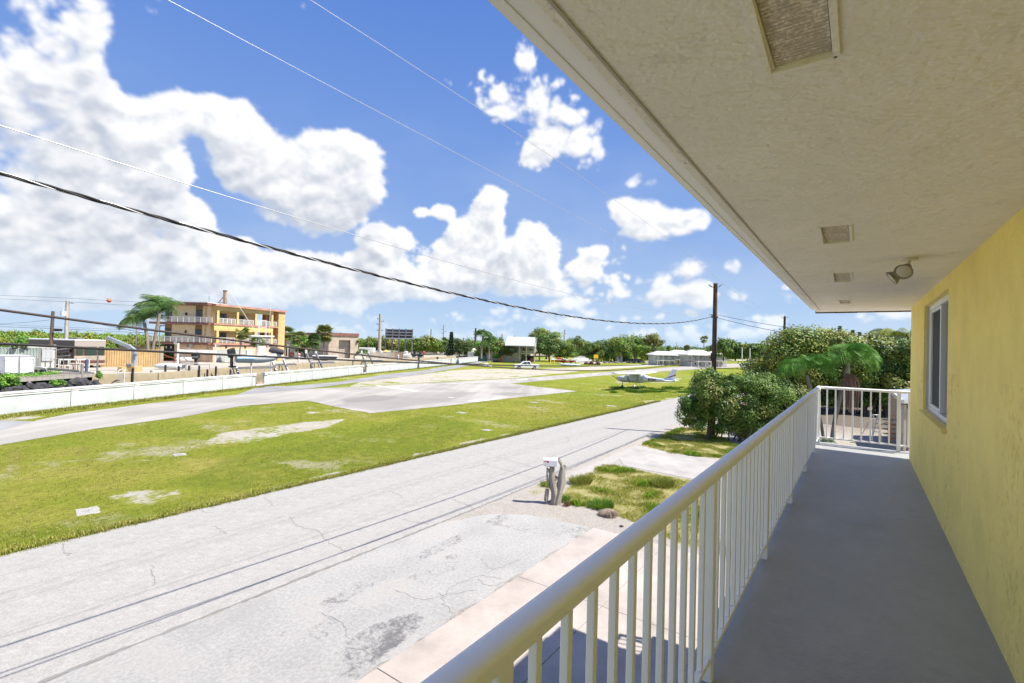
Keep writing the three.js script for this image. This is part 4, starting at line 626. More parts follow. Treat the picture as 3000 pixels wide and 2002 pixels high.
// ---------- mint boundary wall ----------
{
  reseed(201);
  const white = M(.70, .705, .71, .6, W), mint = M(.62, .685, .67, .7, W), joint = M(.32, .34, .36, .9);
  // nearest length runs on out of the picture on the left
  const p0 = G(0, 1220), p1 = G(745, 1133.5), dir = p1.clone().sub(p0).normalize(), st = p0.clone().addScaledVector(dir, -17.2);
  const wallW = (label, a, b, n, h) => { const L = a.distanceTo(b), t = thing('boundary_wall', label, 'wall', a, Math.atan2(-(b.z - a.z), b.x - a.x)), H = h, w = L / n;
    for (let i = 0; i < n; i++) { const x = i * w, e = i === n - 1 ? .56 : 0, pw = w - .62 - e; mb().rbox(pw, H - .30, .16, .006, x + .6 + pw / 2, (H - .30) / 2, 0).build('panel', mint, t); mb().rbox(.56, H - .29, .22, .01, x + .29, (H - .29) / 2, 0).build('pilaster', white, t); mb().rbox(w - .03, .13, .27, .01, x + w / 2, H - .225, 0).rbox(w - .03, .15, .34, .015, x + w / 2, H - .075, 0).build('coping', white, t); }
    mb().rbox(.54, H - .29, .22, .01, L - .27, (H - .29) / 2, 0).rbox(.52, .33, .44, .02, L - .25, H - .16, 0).build('end_post', white, t); mb().rbox(.52, .33, .44, .02, .24, H - .155, 0).build('start_post', white, t); return t; };
  wallW('nearest and longest mint panelled boundary wall, left of the first gap', st, p1, 8, 1.66);
  wallW('mint panelled boundary wall between the first and the second gap', G(771, 1130), G(1062, 1096), 5, 1.66);
  wallW('mint panelled boundary wall between the second and the third gap', G(1072, 1095), G(1221, 1078.8), 5, 1.66);
  wallW('distant mint panelled boundary wall past the third gap', G(1227, 1078.2), G(1319, 1067.8), 6, 1.7);
  wallW('farthest short mint boundary wall ending near the green netting', G(1321, 1067.6), G(1401, 1059.2), 5, 1.8);
  // low gates in the first gaps
  const gt = (label, u0, v0, u1, v1) => { const a = G(u0, v0), b = G(u1, v1), L = a.distanceTo(b), t = thing('low_sill', label, 'wall', a, Math.atan2(-(b.z - a.z), b.x - a.x)); mb().rbox(L, .22, .2, .01, L / 2, .11, 0).rbox(L, .05, .4, .01, L / 2, .03, .35).build('sill', white, t); };
  gt('low white sill across the first gap of the mint wall', 747, 1133, 770, 1130); gt('low white sill across the second gap of the mint wall', 1063, 1096, 1071, 1095);
  const spg = put('valve', 'small grey water valve at the foot of the nearest mint wall', 'valve', 596, 1155), k = spg.s; mb().bar(V3(0, 0, 0), V3(0, .25, 0), .05).bar(V3(-.15, .25, 0), V3(.12, .25, 0), .06).bar(V3(.12, .25, 0), V3(.12, .1, 0), .05).build('body', mat.galv, spg);
  // white slabs set in the lawn
  const slabM = M(.46, .45, .43, .9, W); let first = null;
  for (const [u, v, w, d, l] of [[1352, 1210, .8, .6, 'square white marker slab in the lawn right below the taxi apron corner'], [1564, 1180, .9, .6, 'square white marker slab in the lawn right of the taxi apron edge'], [1790, 1190, 1.0, .65, 'square white marker slab in the lawn nearest the parked white plane'], [1426, 1261, .6, .5, 'broken white marker slab in the lawn nearest the road'], [525, 1333, .6, .5, 'small white marker slab in the middle of the lawn'], [256, 1499, .8, .55, 'large rough white slab in the near lawn']]) {
    const p = G(u, v), t = thing('marker_slab', l, 'slab', p, rr(-.2, .2), 'white slabs set in the lawn'); const o = densify([[-w / 2, -d / 2], [w / 2, -d / 2], [w / 2, d / 2], [-w / 2, d / 2]], .08, .05, 4), s = new THREE.Shape(o.map((q) => new THREE.Vector2(q[0], q[1]))), g = new THREE.ExtrudeGeometry(s, { depth: .012, bevelEnabled: true, bevelSize: .01, bevelThickness: .006, bevelSegments: 1 }); g.rotateX(-Math.PI / 2); mb().add(g, 0, .004, 0).build('slab', slabM, t); }
}
// ---------- parked white aeroplane ----------
const font = await new FontLoader().loadAsync('fonts/droid/droid_sans_bold.typeface.json');
function loft(secs, n = 20, pw = 2.4) {   // secs: [x, yc, halfHeightUp, halfHeightDown, halfWidth]
  const p = [], ix = []; secs.forEach(([x, y, hu, hd, w]) => { for (let j = 0; j < n; j++) { const a = j / n * Math.PI * 2, c = Math.cos(a), s = Math.sin(a), e = 2 / pw; p.push(x, y + Math.sign(s) * Math.abs(s) ** e * (s > 0 ? hu : hd), Math.sign(c) * Math.abs(c) ** e * w); } });
  for (let i = 0; i < secs.length - 1; i++) for (let j = 0; j < n; j++) { const a = i * n + j, b = i * n + (j + 1) % n; ix.push(a, a + n, b, b, a + n, b + n); }
  for (const [k, f] of [[0, 1], [secs.length - 1, 0]]) { const c = p.length / 3; const s = secs[k]; p.push(s[0], s[1], 0); for (let j = 0; j < n; j++) { const a = k * n + j, b = k * n + (j + 1) % n; f ? ix.push(c, a, b) : ix.push(c, b, a); } }
  const g = new THREE.BufferGeometry(); g.setAttribute('position', new THREE.Float32BufferAttribute(p, 3)); g.setIndex(ix); g.setAttribute('uv', new THREE.Float32BufferAttribute(new Float32Array(p.length / 3 * 2), 2)); g.computeVertexNormals(); return outward(g);
}
function wingGeo(root, tip, span, t, sweep = 0, dih = 0) {   // aerofoil from z=0 to z=span, chord along x
  const prof = [[0, 0], [.03, .35], [.15, .8], [.32, 1], [.6, .7], [1, .02], [.6, -.2], [.3, -.32], [.1, -.35]], p = [], ix = [], S = [[0, root], [.5, root * .98], [.9, mix(root, tip, .7)], [1, tip]], n = prof.length;
  S.forEach(([q, c]) => prof.forEach(([x, y]) => p.push(x * c + sweep * q, y * t * c + dih * q, span * q)));
  for (let i = 0; i < S.length - 1; i++) for (let j = 0; j < n; j++) { const a = i * n + j, b = i * n + (j + 1) % n; ix.push(a, b, a + n, b, b + n, a + n); }
  for (const k of [0, S.length - 1]) for (let j = 1; j < n - 1; j++) k ? ix.push(k * n, k * n + j, k * n + j + 1) : ix.push(k * n, k * n + j + 1, k * n + j);
  const g = new THREE.BufferGeometry(); g.setAttribute('position', new THREE.Float32BufferAttribute(p, 3)); g.setIndex(ix); g.setAttribute('uv', new THREE.Float32BufferAttribute(new Float32Array(p.length / 3 * 2), 2)); const q = g.toNonIndexed(); q.computeVertexNormals(); return outward(q);
}
function wheel(m, x, y, z, r, w) { return mb().add(new THREE.TorusGeometry(r * .68, r * .34, 10, 20), x, y, z, 0, 0, 0, V3(1, 1, w / r)); }
{
  const t = put('aeroplane', 'parked white high wing aeroplane with red striped tail on the lawn', 'aeroplane', 1868, 1140, { turn: -.74 }); t.scale.setScalar(1.06);
  const wp = M(.78, .79, .80, .35, { clearcoat: .3 }), wg = M(.66, .70, .76, .4, { clearcoat: .2 }), cov = M(.60, .615, .60, .75, W), mar = M(.09, .02, .03, .5);
  mb().add(loft([[-3.05, 1.28, .16, .18, .16], [-2.95, 1.28, .30, .36, .34], [-2.5, 1.28, .38, .46, .46], [-1.8, 1.3, .44, .52, .53]])).build('engine_cowl', M(.55, .58, .62, .5, W), t);
  mb().add(loft([[-1.85, 1.34, .42, .50, .53], [-1.3, 1.34, .60, .52, .55], [-.7, 1.34, .80, .53, .57], [.5, 1.36, .80, .50, .55], [1.0, 1.40, .58, .44, .48], [1.4, 1.42, .40, .38, .42]])).build('cabin_cover', cov, t);
  mb().add(loft([[.9, 1.40, .66, .46, .49], [1.5, 1.42, .40, .40, .42], [2.4, 1.42, .28, .32, .32], [3.6, 1.42, .20, .24, .20], [5.0, 1.42, .12, .16, .09], [5.3, 1.42, .06, .1, .04]])).build('fuselage', wg, t);
  for (const s of [1, -1]) { const w = mb(); const g = wingGeo(1.62, 1.12, 5.35, .11, .12, .16); w.add(g, -1.0, 2.06, s * .12, 0, 0, 0, V3(1, 1, s)); const o = w.build('wing', wp, t); mb().beam(V3(-.6, .98, s * .58), V3(-.3, 2.1, s * 2.7), .05, .11).build('strut', wg, t); mb().beam(V3(.35, 2.12, s * 2.6), V3(.55, 2.08, s * 5), .02, .01).build('flap_line', mat.dark, o); }
  mb().rbox(1.2, .06, 1.0, .03, -.3, 2.17, 0).build('cabin_roof', wp, t);
  const tailX = 4.05; for (const s of [1, -1]) mb().add(wingGeo(1.15, .75, 1.65, .06, .25), tailX, 1.46, s * .06, 0, 0, 0, V3(1, 1, s)).build('tailplane', wp, t);
  const fin = mb().prism([[3.2, 1.58], [4.05, 1.72], [4.95, 2.92], [5.55, 2.90], [5.25, 1.75], [5.30, 1.36], [4.2, 1.4]], .07, 0, 0, -.035, 0, .012).build('fin', wg, t);
  for (const s of [1, -1]) { const z = s > 0 ? .048 : -.058; mb().prism([[4.25, 1.86], [5.42, 2.30], [5.40, 2.20], [4.45, 1.84]], .01, 0, 0, z).build('stripe', mat.red, fin); mb().prism([[4.35, 1.84], [5.40, 2.19], [5.38, 2.12], [4.55, 1.82]], .011, 0, 0, z).build('stripe', mar, fin); }
  const tx = new TextGeometry('87BC', { font, size: .40, depth: .012, curveSegments: 4 }); mb().add(tx, 1.70, 1.22, .445, 0, -.085, 0).build('registration', mar, t);
  mb().tube([V3(-1.4, 1.92, .60), V3(-1.15, 1.3, .63), V3(-.9, .78, .6)], .03, 5).build('strap', mat.dark, t); mb().tube([V3(.3, 2.05, .61), V3(.3, 1.3, .625), V3(.3, .8, .6)], .018, 5).build('strap', mat.dark, t);
  for (const s of [1, -1]) { mb().beam(V3(.05, .85, s * .45), V3(.1, .28, s * 1.25), .12, .05).build('gear_leg', wp, t); const wl = wheel(0, .1, .22, s * 1.32, .22, .2).build('tyre', mat.rubber, t); mb().add(new THREE.CylinderGeometry(.09, .09, .16, 14), .1, .22, s * 1.32, Math.PI / 2).build('rim', mat.galv, wl); }
  mb().bar(V3(-2.3, .9, 0), V3(-2.35, .2, 0), .045).build('gear_leg', mat.galv, t); const nw = wheel(0, -2.35, .19, 0, .19, .16).build('tyre', mat.rubber, t); mb().add(new THREE.CylinderGeometry(.08, .08, .14, 12), -2.35, .19, 0, Math.PI / 2).build('rim', mat.galv, nw);
  mb().rbox(.07, 1.75, .13, .03, -3.14, 1.28, 0, .3, 0, 1.2).add(new THREE.ConeGeometry(.15, .4, 16), -3.25, 1.28, 0, 0, 0, Math.PI / 2).build('propeller', mat.dark, t);
}
// ---------- vehicles ----------
function carWheels(t, list, r, w) { for (const [x, z] of list) { const y = mb().add(new THREE.TorusGeometry(r * .72, r * .29, 10, 20), x, r, z, 0, 0, 0, V3(1, 1, w / r / .58)).build('tyre', mat.rubber, t); mb().add(new THREE.CylinderGeometry(r * .56, r * .56, w * .8, 16), x, r, z, Math.PI / 2).build('rim', mat.galv, y); } }
{
  const t = put('pickup_truck', 'white crew cab pickup truck parked on the white gravel', 'truck', 1541, 1082.6, { turn: .12 }), wp = M(.80, .81, .82, .25, { clearcoat: .8, clearcoatRoughness: .1 }); t.scale.setScalar(1.08);
  const body = [[-2.9, .55], [-2.92, .95], [-2.75, 1.14], [-1.35, 1.22], [-.62, 1.86], [.85, 1.9], [1.05, 1.22], [2.9, 1.22], [2.93, .6], [2.3, .55], [2.22, .85], [1.9, 1.0], [1.58, .85], [1.5, .5], [-1.35, .5], [-1.45, .85], [-1.8, 1.0], [-2.15, .85], [-2.25, .52]];
  mb().prism(body, 1.80, 0, 0, -.90, 0, .05).build('body', wp, t);
  for (const s of [1, -1]) { const z = s > 0 ? .951 : -.961; mb().prism([[-1.15, 1.26], [-.58, 1.76], [.02, 1.79], [.02, 1.28]], .01, 0, 0, z).prism([[.12, 1.28], [.12, 1.79], [.74, 1.79], [.9, 1.28]], .01, 0, 0, z).build('side_window', mat.glass, t); mb().rbox(.2, .05, .03, .01, -.1, 1.1, s * .965).rbox(.2, .05, .03, .01, .85, 1.1, s * .965).build('door_handle', mat.dark, t); mb().box(.012, .72, .012, .07, .9, s * .953).box(.012, .7, .012, 1.02, .9, s * .953).box(.012, .7, .012, -1.25, .9, s * .953).build('door_seam', mat.dark, t); mb().rbox(.12, .16, .2, .03, -1.1, 1.3, s * 1.05).build('mirror', mat.dark, t); }
  mb().beam(V3(-1.30, 1.27, 0), V3(-.66, 1.84, 0), 1.5, .03).build('windscreen', mat.glass, t);
  carWheels(t, [[-1.8, .86], [-1.8, -.86], [1.9, .86], [1.9, -.86]], .42, .28); mb().rbox(.1, .25, 1.7, .03, 2.99, .6, 0).rbox(.1, .3, 1.8, .03, -2.97, .62, 0).build('bumper', mat.galv, t); mb().rbox(.05, .3, .12, .01, 2.96, 1.05, .88).build('tail_light', mat.red, t); mb().rbox(1.7, .05, 1.5, .02, 2.0, 1.2, 0).build('bed_cover', mat.dark, t);
}
function car(label, u, v, col, o = {}) {
  const t = put('parked_car', label, 'car', u, v, { turn: o.turn || 0, group: o.group }), m = M(...col, .3, { clearcoat: .8, clearcoatRoughness: .1 });
  mb().prism([[-2.2, .35], [-2.22, .75], [-1.2, .95], [-.6, 1.42], [.9, 1.45], [1.6, .98], [2.2, .9], [2.2, .4]], 1.6, 0, 0, -.8, 0, .05).build('body', m, t);
  for (const s of [1, -1]) mb().prism([[-1.0, .95], [-.52, 1.34], [.85, 1.36], [1.35, .98]], .01, 0, 0, s > 0 ? .852 : -.862).build('side_window', mat.glass, t);
  carWheels(t, [[-1.4, .75], [-1.4, -.75], [1.4, .75], [1.4, -.75]], .33, .22); return t;
}
// ---------- marina yard ----------
const Y = .7;
function container(label, u, v, wpx, hpx, depth, m, o = {}) {
  const t = put(o.name || 'shipping_container', label, 'container', u, v, { y: o.y ?? Y, turn: o.turn || 0, face: o.face }), s = t.s, w = wpx * s * (o.k || 1), h = hpx * s, n = Math.round(w / .34);
  mb().box(w, h - .1, .05, 0, h / 2 - .01, -.09).box(w, h - .1, .05, 0, h / 2 - .01, -depth + .05).box(w - .1, .05, depth - .1, 0, h - .06, -depth / 2).build('shell', m, t);
  const ribs = mb(); for (let i = 0; i < n; i++) ribs.rbox(.17, h - .26, .08, .03, -w / 2 + .22 + i * (w - .30) / n, h / 2, -.04); ribs.build('corrugated_side', m, t);
  const f = mb(); for (const x of [-w / 2 + .07, w / 2 - .07]) f.box(.14, h, .14, x, h / 2, -.07).box(.14, h, .14, x, h / 2, -depth + .07); f.box(w - .28, .14, .14, 0, .07, -.072).box(w - .28, .12, .13, 0, h - .06, -.072).box(.13, .12, depth - .28, w / 2 - .07, h - .06, -depth / 2).box(.13, .14, depth - .28, w / 2 - .07, .07, -depth / 2); f.build('frame', m, t);
  const dm = o.door || m, dd = depth / 2 - .16; for (const k of [0, 1]) { const d = mb().box(.05, h - .3, dd, w / 2 - .05, h / 2, -.15 - dd / 2 - k * (dd + .02)).build('door', dm, t); const b = mb(); for (const z of [.3, .7]) b.bar(V3(w / 2 + .0, .2, -.15 - dd * z - k * dd), V3(w / 2 + .0, h - .2, -.15 - dd * z - k * dd), .03, 5); b.build('lock_rod', mat.galv, d); }
  return t;
}
{
  reseed(211);
  const tan = M(.62, .43, .20, .6, W), tan2 = M(.60, .45, .24, .6, W), grn = M(.36, .43, .40, .6, W), paleM = M(.66, .62, .52, .6, W);
  container('tan corrugated shipping container in front, behind the davit crane', 377, 1076, 144, 52, 2.4, tan, { face: -.12, k: .98 });
  container('second tan container with pale doors, partly behind the front one', 410, 1069, 98, 54, 2.4, tan2, { face: -.22, door: paleM });
  container('grey green corrugated container at the left edge behind the white trailer', 20, 1086, 130, 68, 2.4, grn, { face: -.15, door: paleM });
  // white cargo trailer
  const ct = put('cargo_trailer', 'white enclosed cargo trailer with double rear doors at the left edge', 'trailer', 54, 1101, { y: Y, face: .22 }), k = ct.s, wt = M(.78, .79, .81, .4, { clearcoat: .3 }), w = 66 * k, h = 52 * k;
  mb().rbox(w, h, 5.2, .06, 0, h / 2 + .25, -2.6).build('body', wt, ct); for (const x of [-1, 1]) { const d = mb().rbox(w / 2 - .12, h - .22, .05, .02, x * (w / 4 - .02), h / 2 + .24, .02).build('rear_door', M(.82, .83, .85, .35), ct); mb().bar(V3(x * (w / 2 - .12), h * .2, .07), V3(x * (w / 2 - .12), h * 1.02, .07), .025, 5).bar(V3(x * .06, h * .1, .07), V3(x * .06, h * 1.05, .07), .03, 5).box(.45, .05, .03, x * (w / 2 - .3), h * .9, .07).box(.45, .05, .03, x * (w / 2 - .3), h * .2, .07).build('hinge_bar', mat.galv, d); } mb().box(.4, .16, .03, -w / 2 + .5, .28, .06).build('plate', M(.5, .52, .5, .5), ct); mb().box(.05, h, .06, -w / 2 + .02, h / 2 + .25, .02).box(w, .1, .07, 0, h + .2, .02).build('trim', mat.galv, ct); carWheels(ct, [[-w / 2, -2.4], [w / 2, -2.4]], .36, .25);
  // white gated storage unit
  const ws = put('storage_shed', 'white storage unit with barred front between the trailer and the wooden pole', 'shed', 118, 1083, { y: Y, face: 0 }), q = ws.s; mb().rbox(66 * q, 72 * q, 3, .04, 0, 36 * q, -1.6).build('wall', M(.68, .66, .62, .6, W), ws); const bars = mb(); for (let i = 0; i < 7; i++) bars.bar(V3((-32 + i * 10.6) * q, 0, .02), V3((-32 + i * 10.6) * q, 64 * q, .02), .04, 5); bars.bar(V3(-33 * q, 62 * q, .02), V3(33 * q, 62 * q, .02), .05, 5).bar(V3(-33 * q, 32 * q, .02), V3(33 * q, 32 * q, .02), .04, 5); bars.build('gate_bar', mat.galv, ws); mb().rbox(24 * q, 34 * q, .1, .02, -14 * q, 42 * q, .0).rbox(24 * q, 34 * q, .1, .02, 14 * q, 42 * q, .0).build('window_panel', M(.45, .48, .5, .3), ws);
  // small wheeled frame on the container roof
  const bt = put('axle_frame', 'tandem axle trailer frame resting on the grey green container roof', 'trailer frame', 55, 1086, { y: Y, face: 0 }); mb().tube([V3(-1.0, 3.1, 0), V3(-.8, 3.6, 0), V3(.6, 3.6, 0), V3(.9, 3.1, 0)], .06, 6).box(3, .12, .1, .2, 3.15, -.5).build('fender', mat.galv, bt); carWheels(bt, [], 0, 0); for (const x of [-.5, .4]) mb().add(new THREE.TorusGeometry(.22, .1, 8, 14), x, 3.3, 0).build('tyre', mat.rubber, bt);
  // motorhome
  const rv = put('motorhome', 'large brown motorhome with swooping side stripes behind the white cage', 'motorhome', 262, 1078, { y: Y, face: .55 }), z = rv.s, rw = 80 * z, rh = 80 * z, br = M(.12, .085, .068, .35, W), tn = M(.42, .36, .29, .4, W), wh = M(.8, .8, .78, .5);
  mb().rbox(rw, rh - .5, 11, .12, 0, rh / 2 + .2, -5.5).build('body', br, rv); mb().rbox(rw + .05, .22, 11.1, .08, 0, rh + .02, -5.5).build('roof', wh, rv); mb().rbox(rw + .04, 1.0, .1, .03, 0, rh - .62, .01).build('cap', M(.36, .32, .28, .4), rv); mb().rbox(rw + .04, .75, .12, .03, 0, 1.55, .01).rbox(rw + .04, .35, .12, .03, 0, .55, .01).build('end_panel', tn, rv); mb().rbox(rw * .98, .38, .1, .03, 0, 1.0, .015).build('end_stripe', M(.13, .05, .045, .4), rv);
  for (const [x, ww] of [[-rw * .34, .8], [rw * .02, 1.75], [rw * .36, .8]]) mb().rbox(ww * .95, 1.35, .06, .02, x, rh * .62, .055).build('rear_window', M(.035, .055, .045, .1), rv);
  { const sx = -rw / 2 - .03; for (const [y0, y1, hh] of [[1.4, 3.1, .16], [1.0, 2.7, .28], [.9, 2.0, .14]]) mb().tube([V3(sx, y0, -10), V3(sx, mix(y0, y1, .6), -6), V3(sx, y1, -.6)], hh, 5).build('side_stripe', hh > .2 ? M(.06, .03, .03, .4) : tn, rv); mb().box(.08, 2.5, .8, sx - .02, 2.2, -2.0).box(.3, 2.6, .35, sx + .1, 2.2, -.6).build('slide_edge', mat.dark, rv); mb().box(.06, 1.2, 2, sx, 2.6, -4.5).box(.06, .9, 1.4, sx, 2.7, -8).build('side_window', mat.glass, rv); } mb().rbox(1.1, .3, 1.1, .05, -.5, rh + .25, -2).rbox(1, .25, 1, .05, .6, rh + .25, -5).build('roof_unit', M(.16, .15, .14, .6), rv); carWheels(rv, [[-rw / 2 + .2, -3], [rw / 2 - .2, -3]], .5, .3);
  // wire cage
  const cg = put('wire_cage', 'white framed wire cage with boxes in front of the motorhome', 'cage', 218, 1089, { y: Y, face: .1 }), c = cg.s; const cm = mb(); const cw = 64 * c, ch = 34 * c; for (const x of [-1, -.35, .35, 1]) for (const zz of [0, -1.8]) cm.bar(V3(x * cw / 2, 0, zz), V3(x * cw / 2, ch, zz), .05, 5); for (const y of [.05, ch / 2, ch]) for (const zz of [0, -1.8]) cm.bar(V3(-cw / 2, y, zz), V3(cw / 2, y, zz), .04, 5); cm.build('frame', mat.whitePaint, cg); mb().rbox(30 * c, 22 * c, 1, .03, 6 * c, 13 * c, -.9).rbox(10 * c, 18 * c, .8, .03, -22 * c, 10 * c, -.9).build('box', M(.55, .45, .38, .8, W), cg); mb().box(3 * c, 30 * c, .1, 3 * c, 15 * c, .06).box(3 * c, 30 * c, .1, 26 * c, 15 * c, .06).build('upright', mat.whitePaint, cg);
  // low boat trailer
  const tl = put('boat_trailer', 'flat empty boat trailer with dark tandem wheels on the grass by the dock', 'trailer', 150, 1098, { y: Y, face: -.05 }), e = tl.s; mb().beam(V3(-38 * e, 9 * e, 0), V3(95 * e, 2 * e, .6), .1, .16).beam(V3(-30 * e, 15 * e, -1.8), V3(95 * e, 3 * e, -.6), .1, .16).beam(V3(-20 * e, 10 * e, 0), V3(-20 * e, 12 * e, -1.8), .1, .1).beam(V3(40 * e, 6 * e, .3), V3(40 * e, 9 * e, -1.2), .1, .1).build('frame', mat.galv, tl); mb().beam(V3(-10 * e, 17 * e, -.4), V3(60 * e, 9 * e, .1), .3, .12).beam(V3(-10 * e, 18 * e, -1.4), V3(60 * e, 10 * e, -.8), .3, .12).build('bunk', M(.10, .11, .11, .9), tl); for (const x of [-34, -20]) mb().add(new THREE.TorusGeometry(.26, .12, 8, 16), x * e, .36, .3).build('tyre', mat.rubber, tl); mb().tube([V3(-43 * e, .3, .3), V3(-40 * e, .85, .3), V3(-14 * e, .85, .3), V3(-9 * e, .3, .3)], .12, 6).build('fender', mat.galv, tl);
  // poles
  const wp = put('utility_pole', 'short brown wooden pole with a dark street lamp arm in front of the motorhome', 'utility pole', 144, 1082, { y: Y }), a = wp.s; mb().bar(V3(0, 0, 0), V3(5 * a, 170 * a, 0), .26, 10, .2).build('shaft', mat.wood, wp); mb().bar(V3(4 * a, 115 * a, 0), V3(14 * a, 115 * a, 0), .05).rbox(17 * a, 7 * a, .5, .05, 22 * a, 115 * a, 0).build('lamp', mat.dark, wp); mb().rbox(9 * a, 34 * a, .4, .03, 1 * a, 20 * a, .3).build('meter_box', mat.galv, wp);
  const cp = put('utility_pole', 'square pale concrete power pole with a white transformer behind the motorhome', 'utility pole', 188, 1068, { y: Y }), b = cp.s; const cpm = mb(); cpm.add(new THREE.CylinderGeometry(.27, .36, 187 * b, 4), 3 * b, 93 * b, 0, 0, Math.PI / 4 + .3); cpm.build('shaft', M(.52, .49, .45, .85, W), cp); mb().add(new THREE.CylinderGeometry(.42, .42, 13 * b, 14), -3 * b, 149 * b, .3).bar(V3(-4 * b, 155 * b, .3), V3(-4 * b, 164 * b, .3), .06).build('transformer', M(.6, .62, .65, .5), cp); mb().bar(V3(4 * b, 186 * b, 0), V3(22 * b, 179 * b, 0), .05).bar(V3(4 * b, 181 * b, 0), V3(18 * b, 179 * b, 0), .04).bar(V3(-3 * b, 170 * b, 0), V3(-1 * b, 182 * b, 0), .05).build('bracket', mat.galv, cp);
  // fence, posts
  const fn = put('chain_link_fence', 'grey chain link fence posts and rails in front of the motorhome', 'fence', 190, 1090, { y: Y, face: 0 }), f0 = fn.s; for (let i = 0; i < 6; i++) mb().bar(V3((-85 + i * 27) * f0, 0, 0), V3((-85 + i * 27) * f0, 40 * f0, 0), .05, 5).build('post', mat.galv, fn); mb().bar(V3(-88 * f0, 40 * f0, 0), V3(52 * f0, 38 * f0, 0), .03, 5).build('rail', mat.galv, fn);
  const p3 = (label, u, v, hpx, r, m, nm = 'post') => { const t = put(nm, label, 'post', u, v, { y: Y - .2 }); mb().bar(V3(0, -1.2, 0), V3(hpx * .02 * t.s, hpx * t.s, 0), r, 8).add(new THREE.ConeGeometry(r * 1.1, r, 8), hpx * .02 * t.s, hpx * t.s + r * .4, 0).build('shaft', m, t); return t; };
  p3('blue steel post right of the white wire cage', 251, 1097, 42, .16, M(.05, .09, .2, .6)); p3('tall thin grey post at the right end of the wooden dock', 283, 1100, 58, .10, mat.galv);
  [['dark mooring pile left of the white hoist, right of the pool ladder', 388, 1080, 1122], ['grey mooring pile next to the small white sign', 442, 1086, 1117], ['dark mooring pile in front of the tan container doors', 484, 1071, 1114], ['dark mooring pile left of the white hoist post', 523, 1074, 1111], ['dark mooring pile below the propane tank', 553, 1073, 1109], ['dark mooring pile below the black outboard engine', 583, 1073, 1106], ['short dark mooring pile between two taller ones by the boat', 607, 1084, 1104], ['dark mooring pile nearest the raised white boat', 632, 1075, 1102]].forEach(([l, u, v0, v1], i) => { const d = depthOf(G(u, 1097 - (u - 269) * .0482, .7)) - 2.4, q = P(u, v0, d), top = q.y + .9, t = thing('mooring_pile', l, 'post', V3(q.x, -.9, q.z), PSI, 'dark mooring piles along the sea wall'); mb().bar(V3(0, -.5, 0), V3(.02, top, 0), .15, 8).add(new THREE.ConeGeometry(.16, .18, 8), .02, top + .08, 0).build('shaft', i === 1 ? mat.galv : mat.dark, t); });
  // wooden dock
  { const A = G(-120, 1126, .55), Bq = G(276, 1100, .55), C = G(262, 1093, .55), D = G(-120, 1112, .55), t = thing('wooden_dock', 'weathered grey wooden dock at the canal edge on the left', 'dock', V3(0, 0, 0)); const n = 70; for (let i = 0; i < n; i++) { const f = (p, q, t2) => p.clone().lerp(q, t2), a1 = f(A, Bq, i / n), a2 = f(A, Bq, (i + .92) / n), b1 = f(D, C, i / n), m = a1.clone().add(a2).multiplyScalar(.5); mb().beam(m.clone().setY(.78 + rr(-.01, .01)), f(D, C, (i + .46) / n).setY(.78), a1.distanceTo(a2), .06).build('plank', mat.greyWood, t); }
    mb().beam(A.clone().setY(.55), Bq.clone().setY(.55), .12, .4).build('fascia_board', M(.48, .45, .41, .9, { map: wood1 }), t); for (const q of [.12, .45, .8, .88]) { const p = A.clone().lerp(Bq, q); mb().bar(V3(p.x, -1.2, p.z), V3(p.x, q > .85 ? 2.1 : .5, p.z), .16, 8).build('pile', M(.40, .37, .35, .9, { map: wood1 }), t); } }
  // rocks below the dock and the shore bushes
  { const l = []; const im = new THREE.InstancedMesh(new THREE.IcosahedronGeometry(.5, 0), M(.055, .055, .06, .95), 420); for (let i = 0; i < 420; i++) { const p = G(rr(-100, 290), 0, 0), u = rr(-100, 285), g = G(u, mix(1138, 1112, (u + 100) / 385) + rr(-4, 9), -.3); mtx.compose(V3(g.x, rr(-.9, .0), g.z), Q.setFromEuler(E3.set(rnd() * 6, rnd() * 6, 0)), V3(rr(.5, 1.6), rr(.4, 1.2), rr(.5, 1.6))); im.setMatrixAt(i, mtx); } im.name = numbered('shore_rocks'); tag(im, 'dark rubble rocks along the canal bank below the wooden dock', 'rocks', null, 'stuff'); scene.add(im); }
  const bush = (label, u, v, w, h, hue, n, y = Y, o = {}) => tree('bush', label, u, v, { y, w, h, n, hue, base: 0, leaf: o.leaf || .22, lw: .15, cat: 'bush', limbs: 3, ...o });
  bush('round bright green bush on the canal bank below the dock', 168, 1132, 38, 20, HUE.bright, 900, -.2); bush('straggly green bush at the left end of the dock', 22, 1140, 46, 44, HUE.bright, 1000, .2);
  bush('low weeds under the empty boat trailer', 128, 1099, 80, 10, HUE.bright, 1200); bush('weeds along the foot of the white cargo trailer', 60, 1104, 110, 7, HUE.bright, 1200); bush('small green weed at the end of the dock', 289, 1112, 14, 24, HUE.bright, 300, .2);
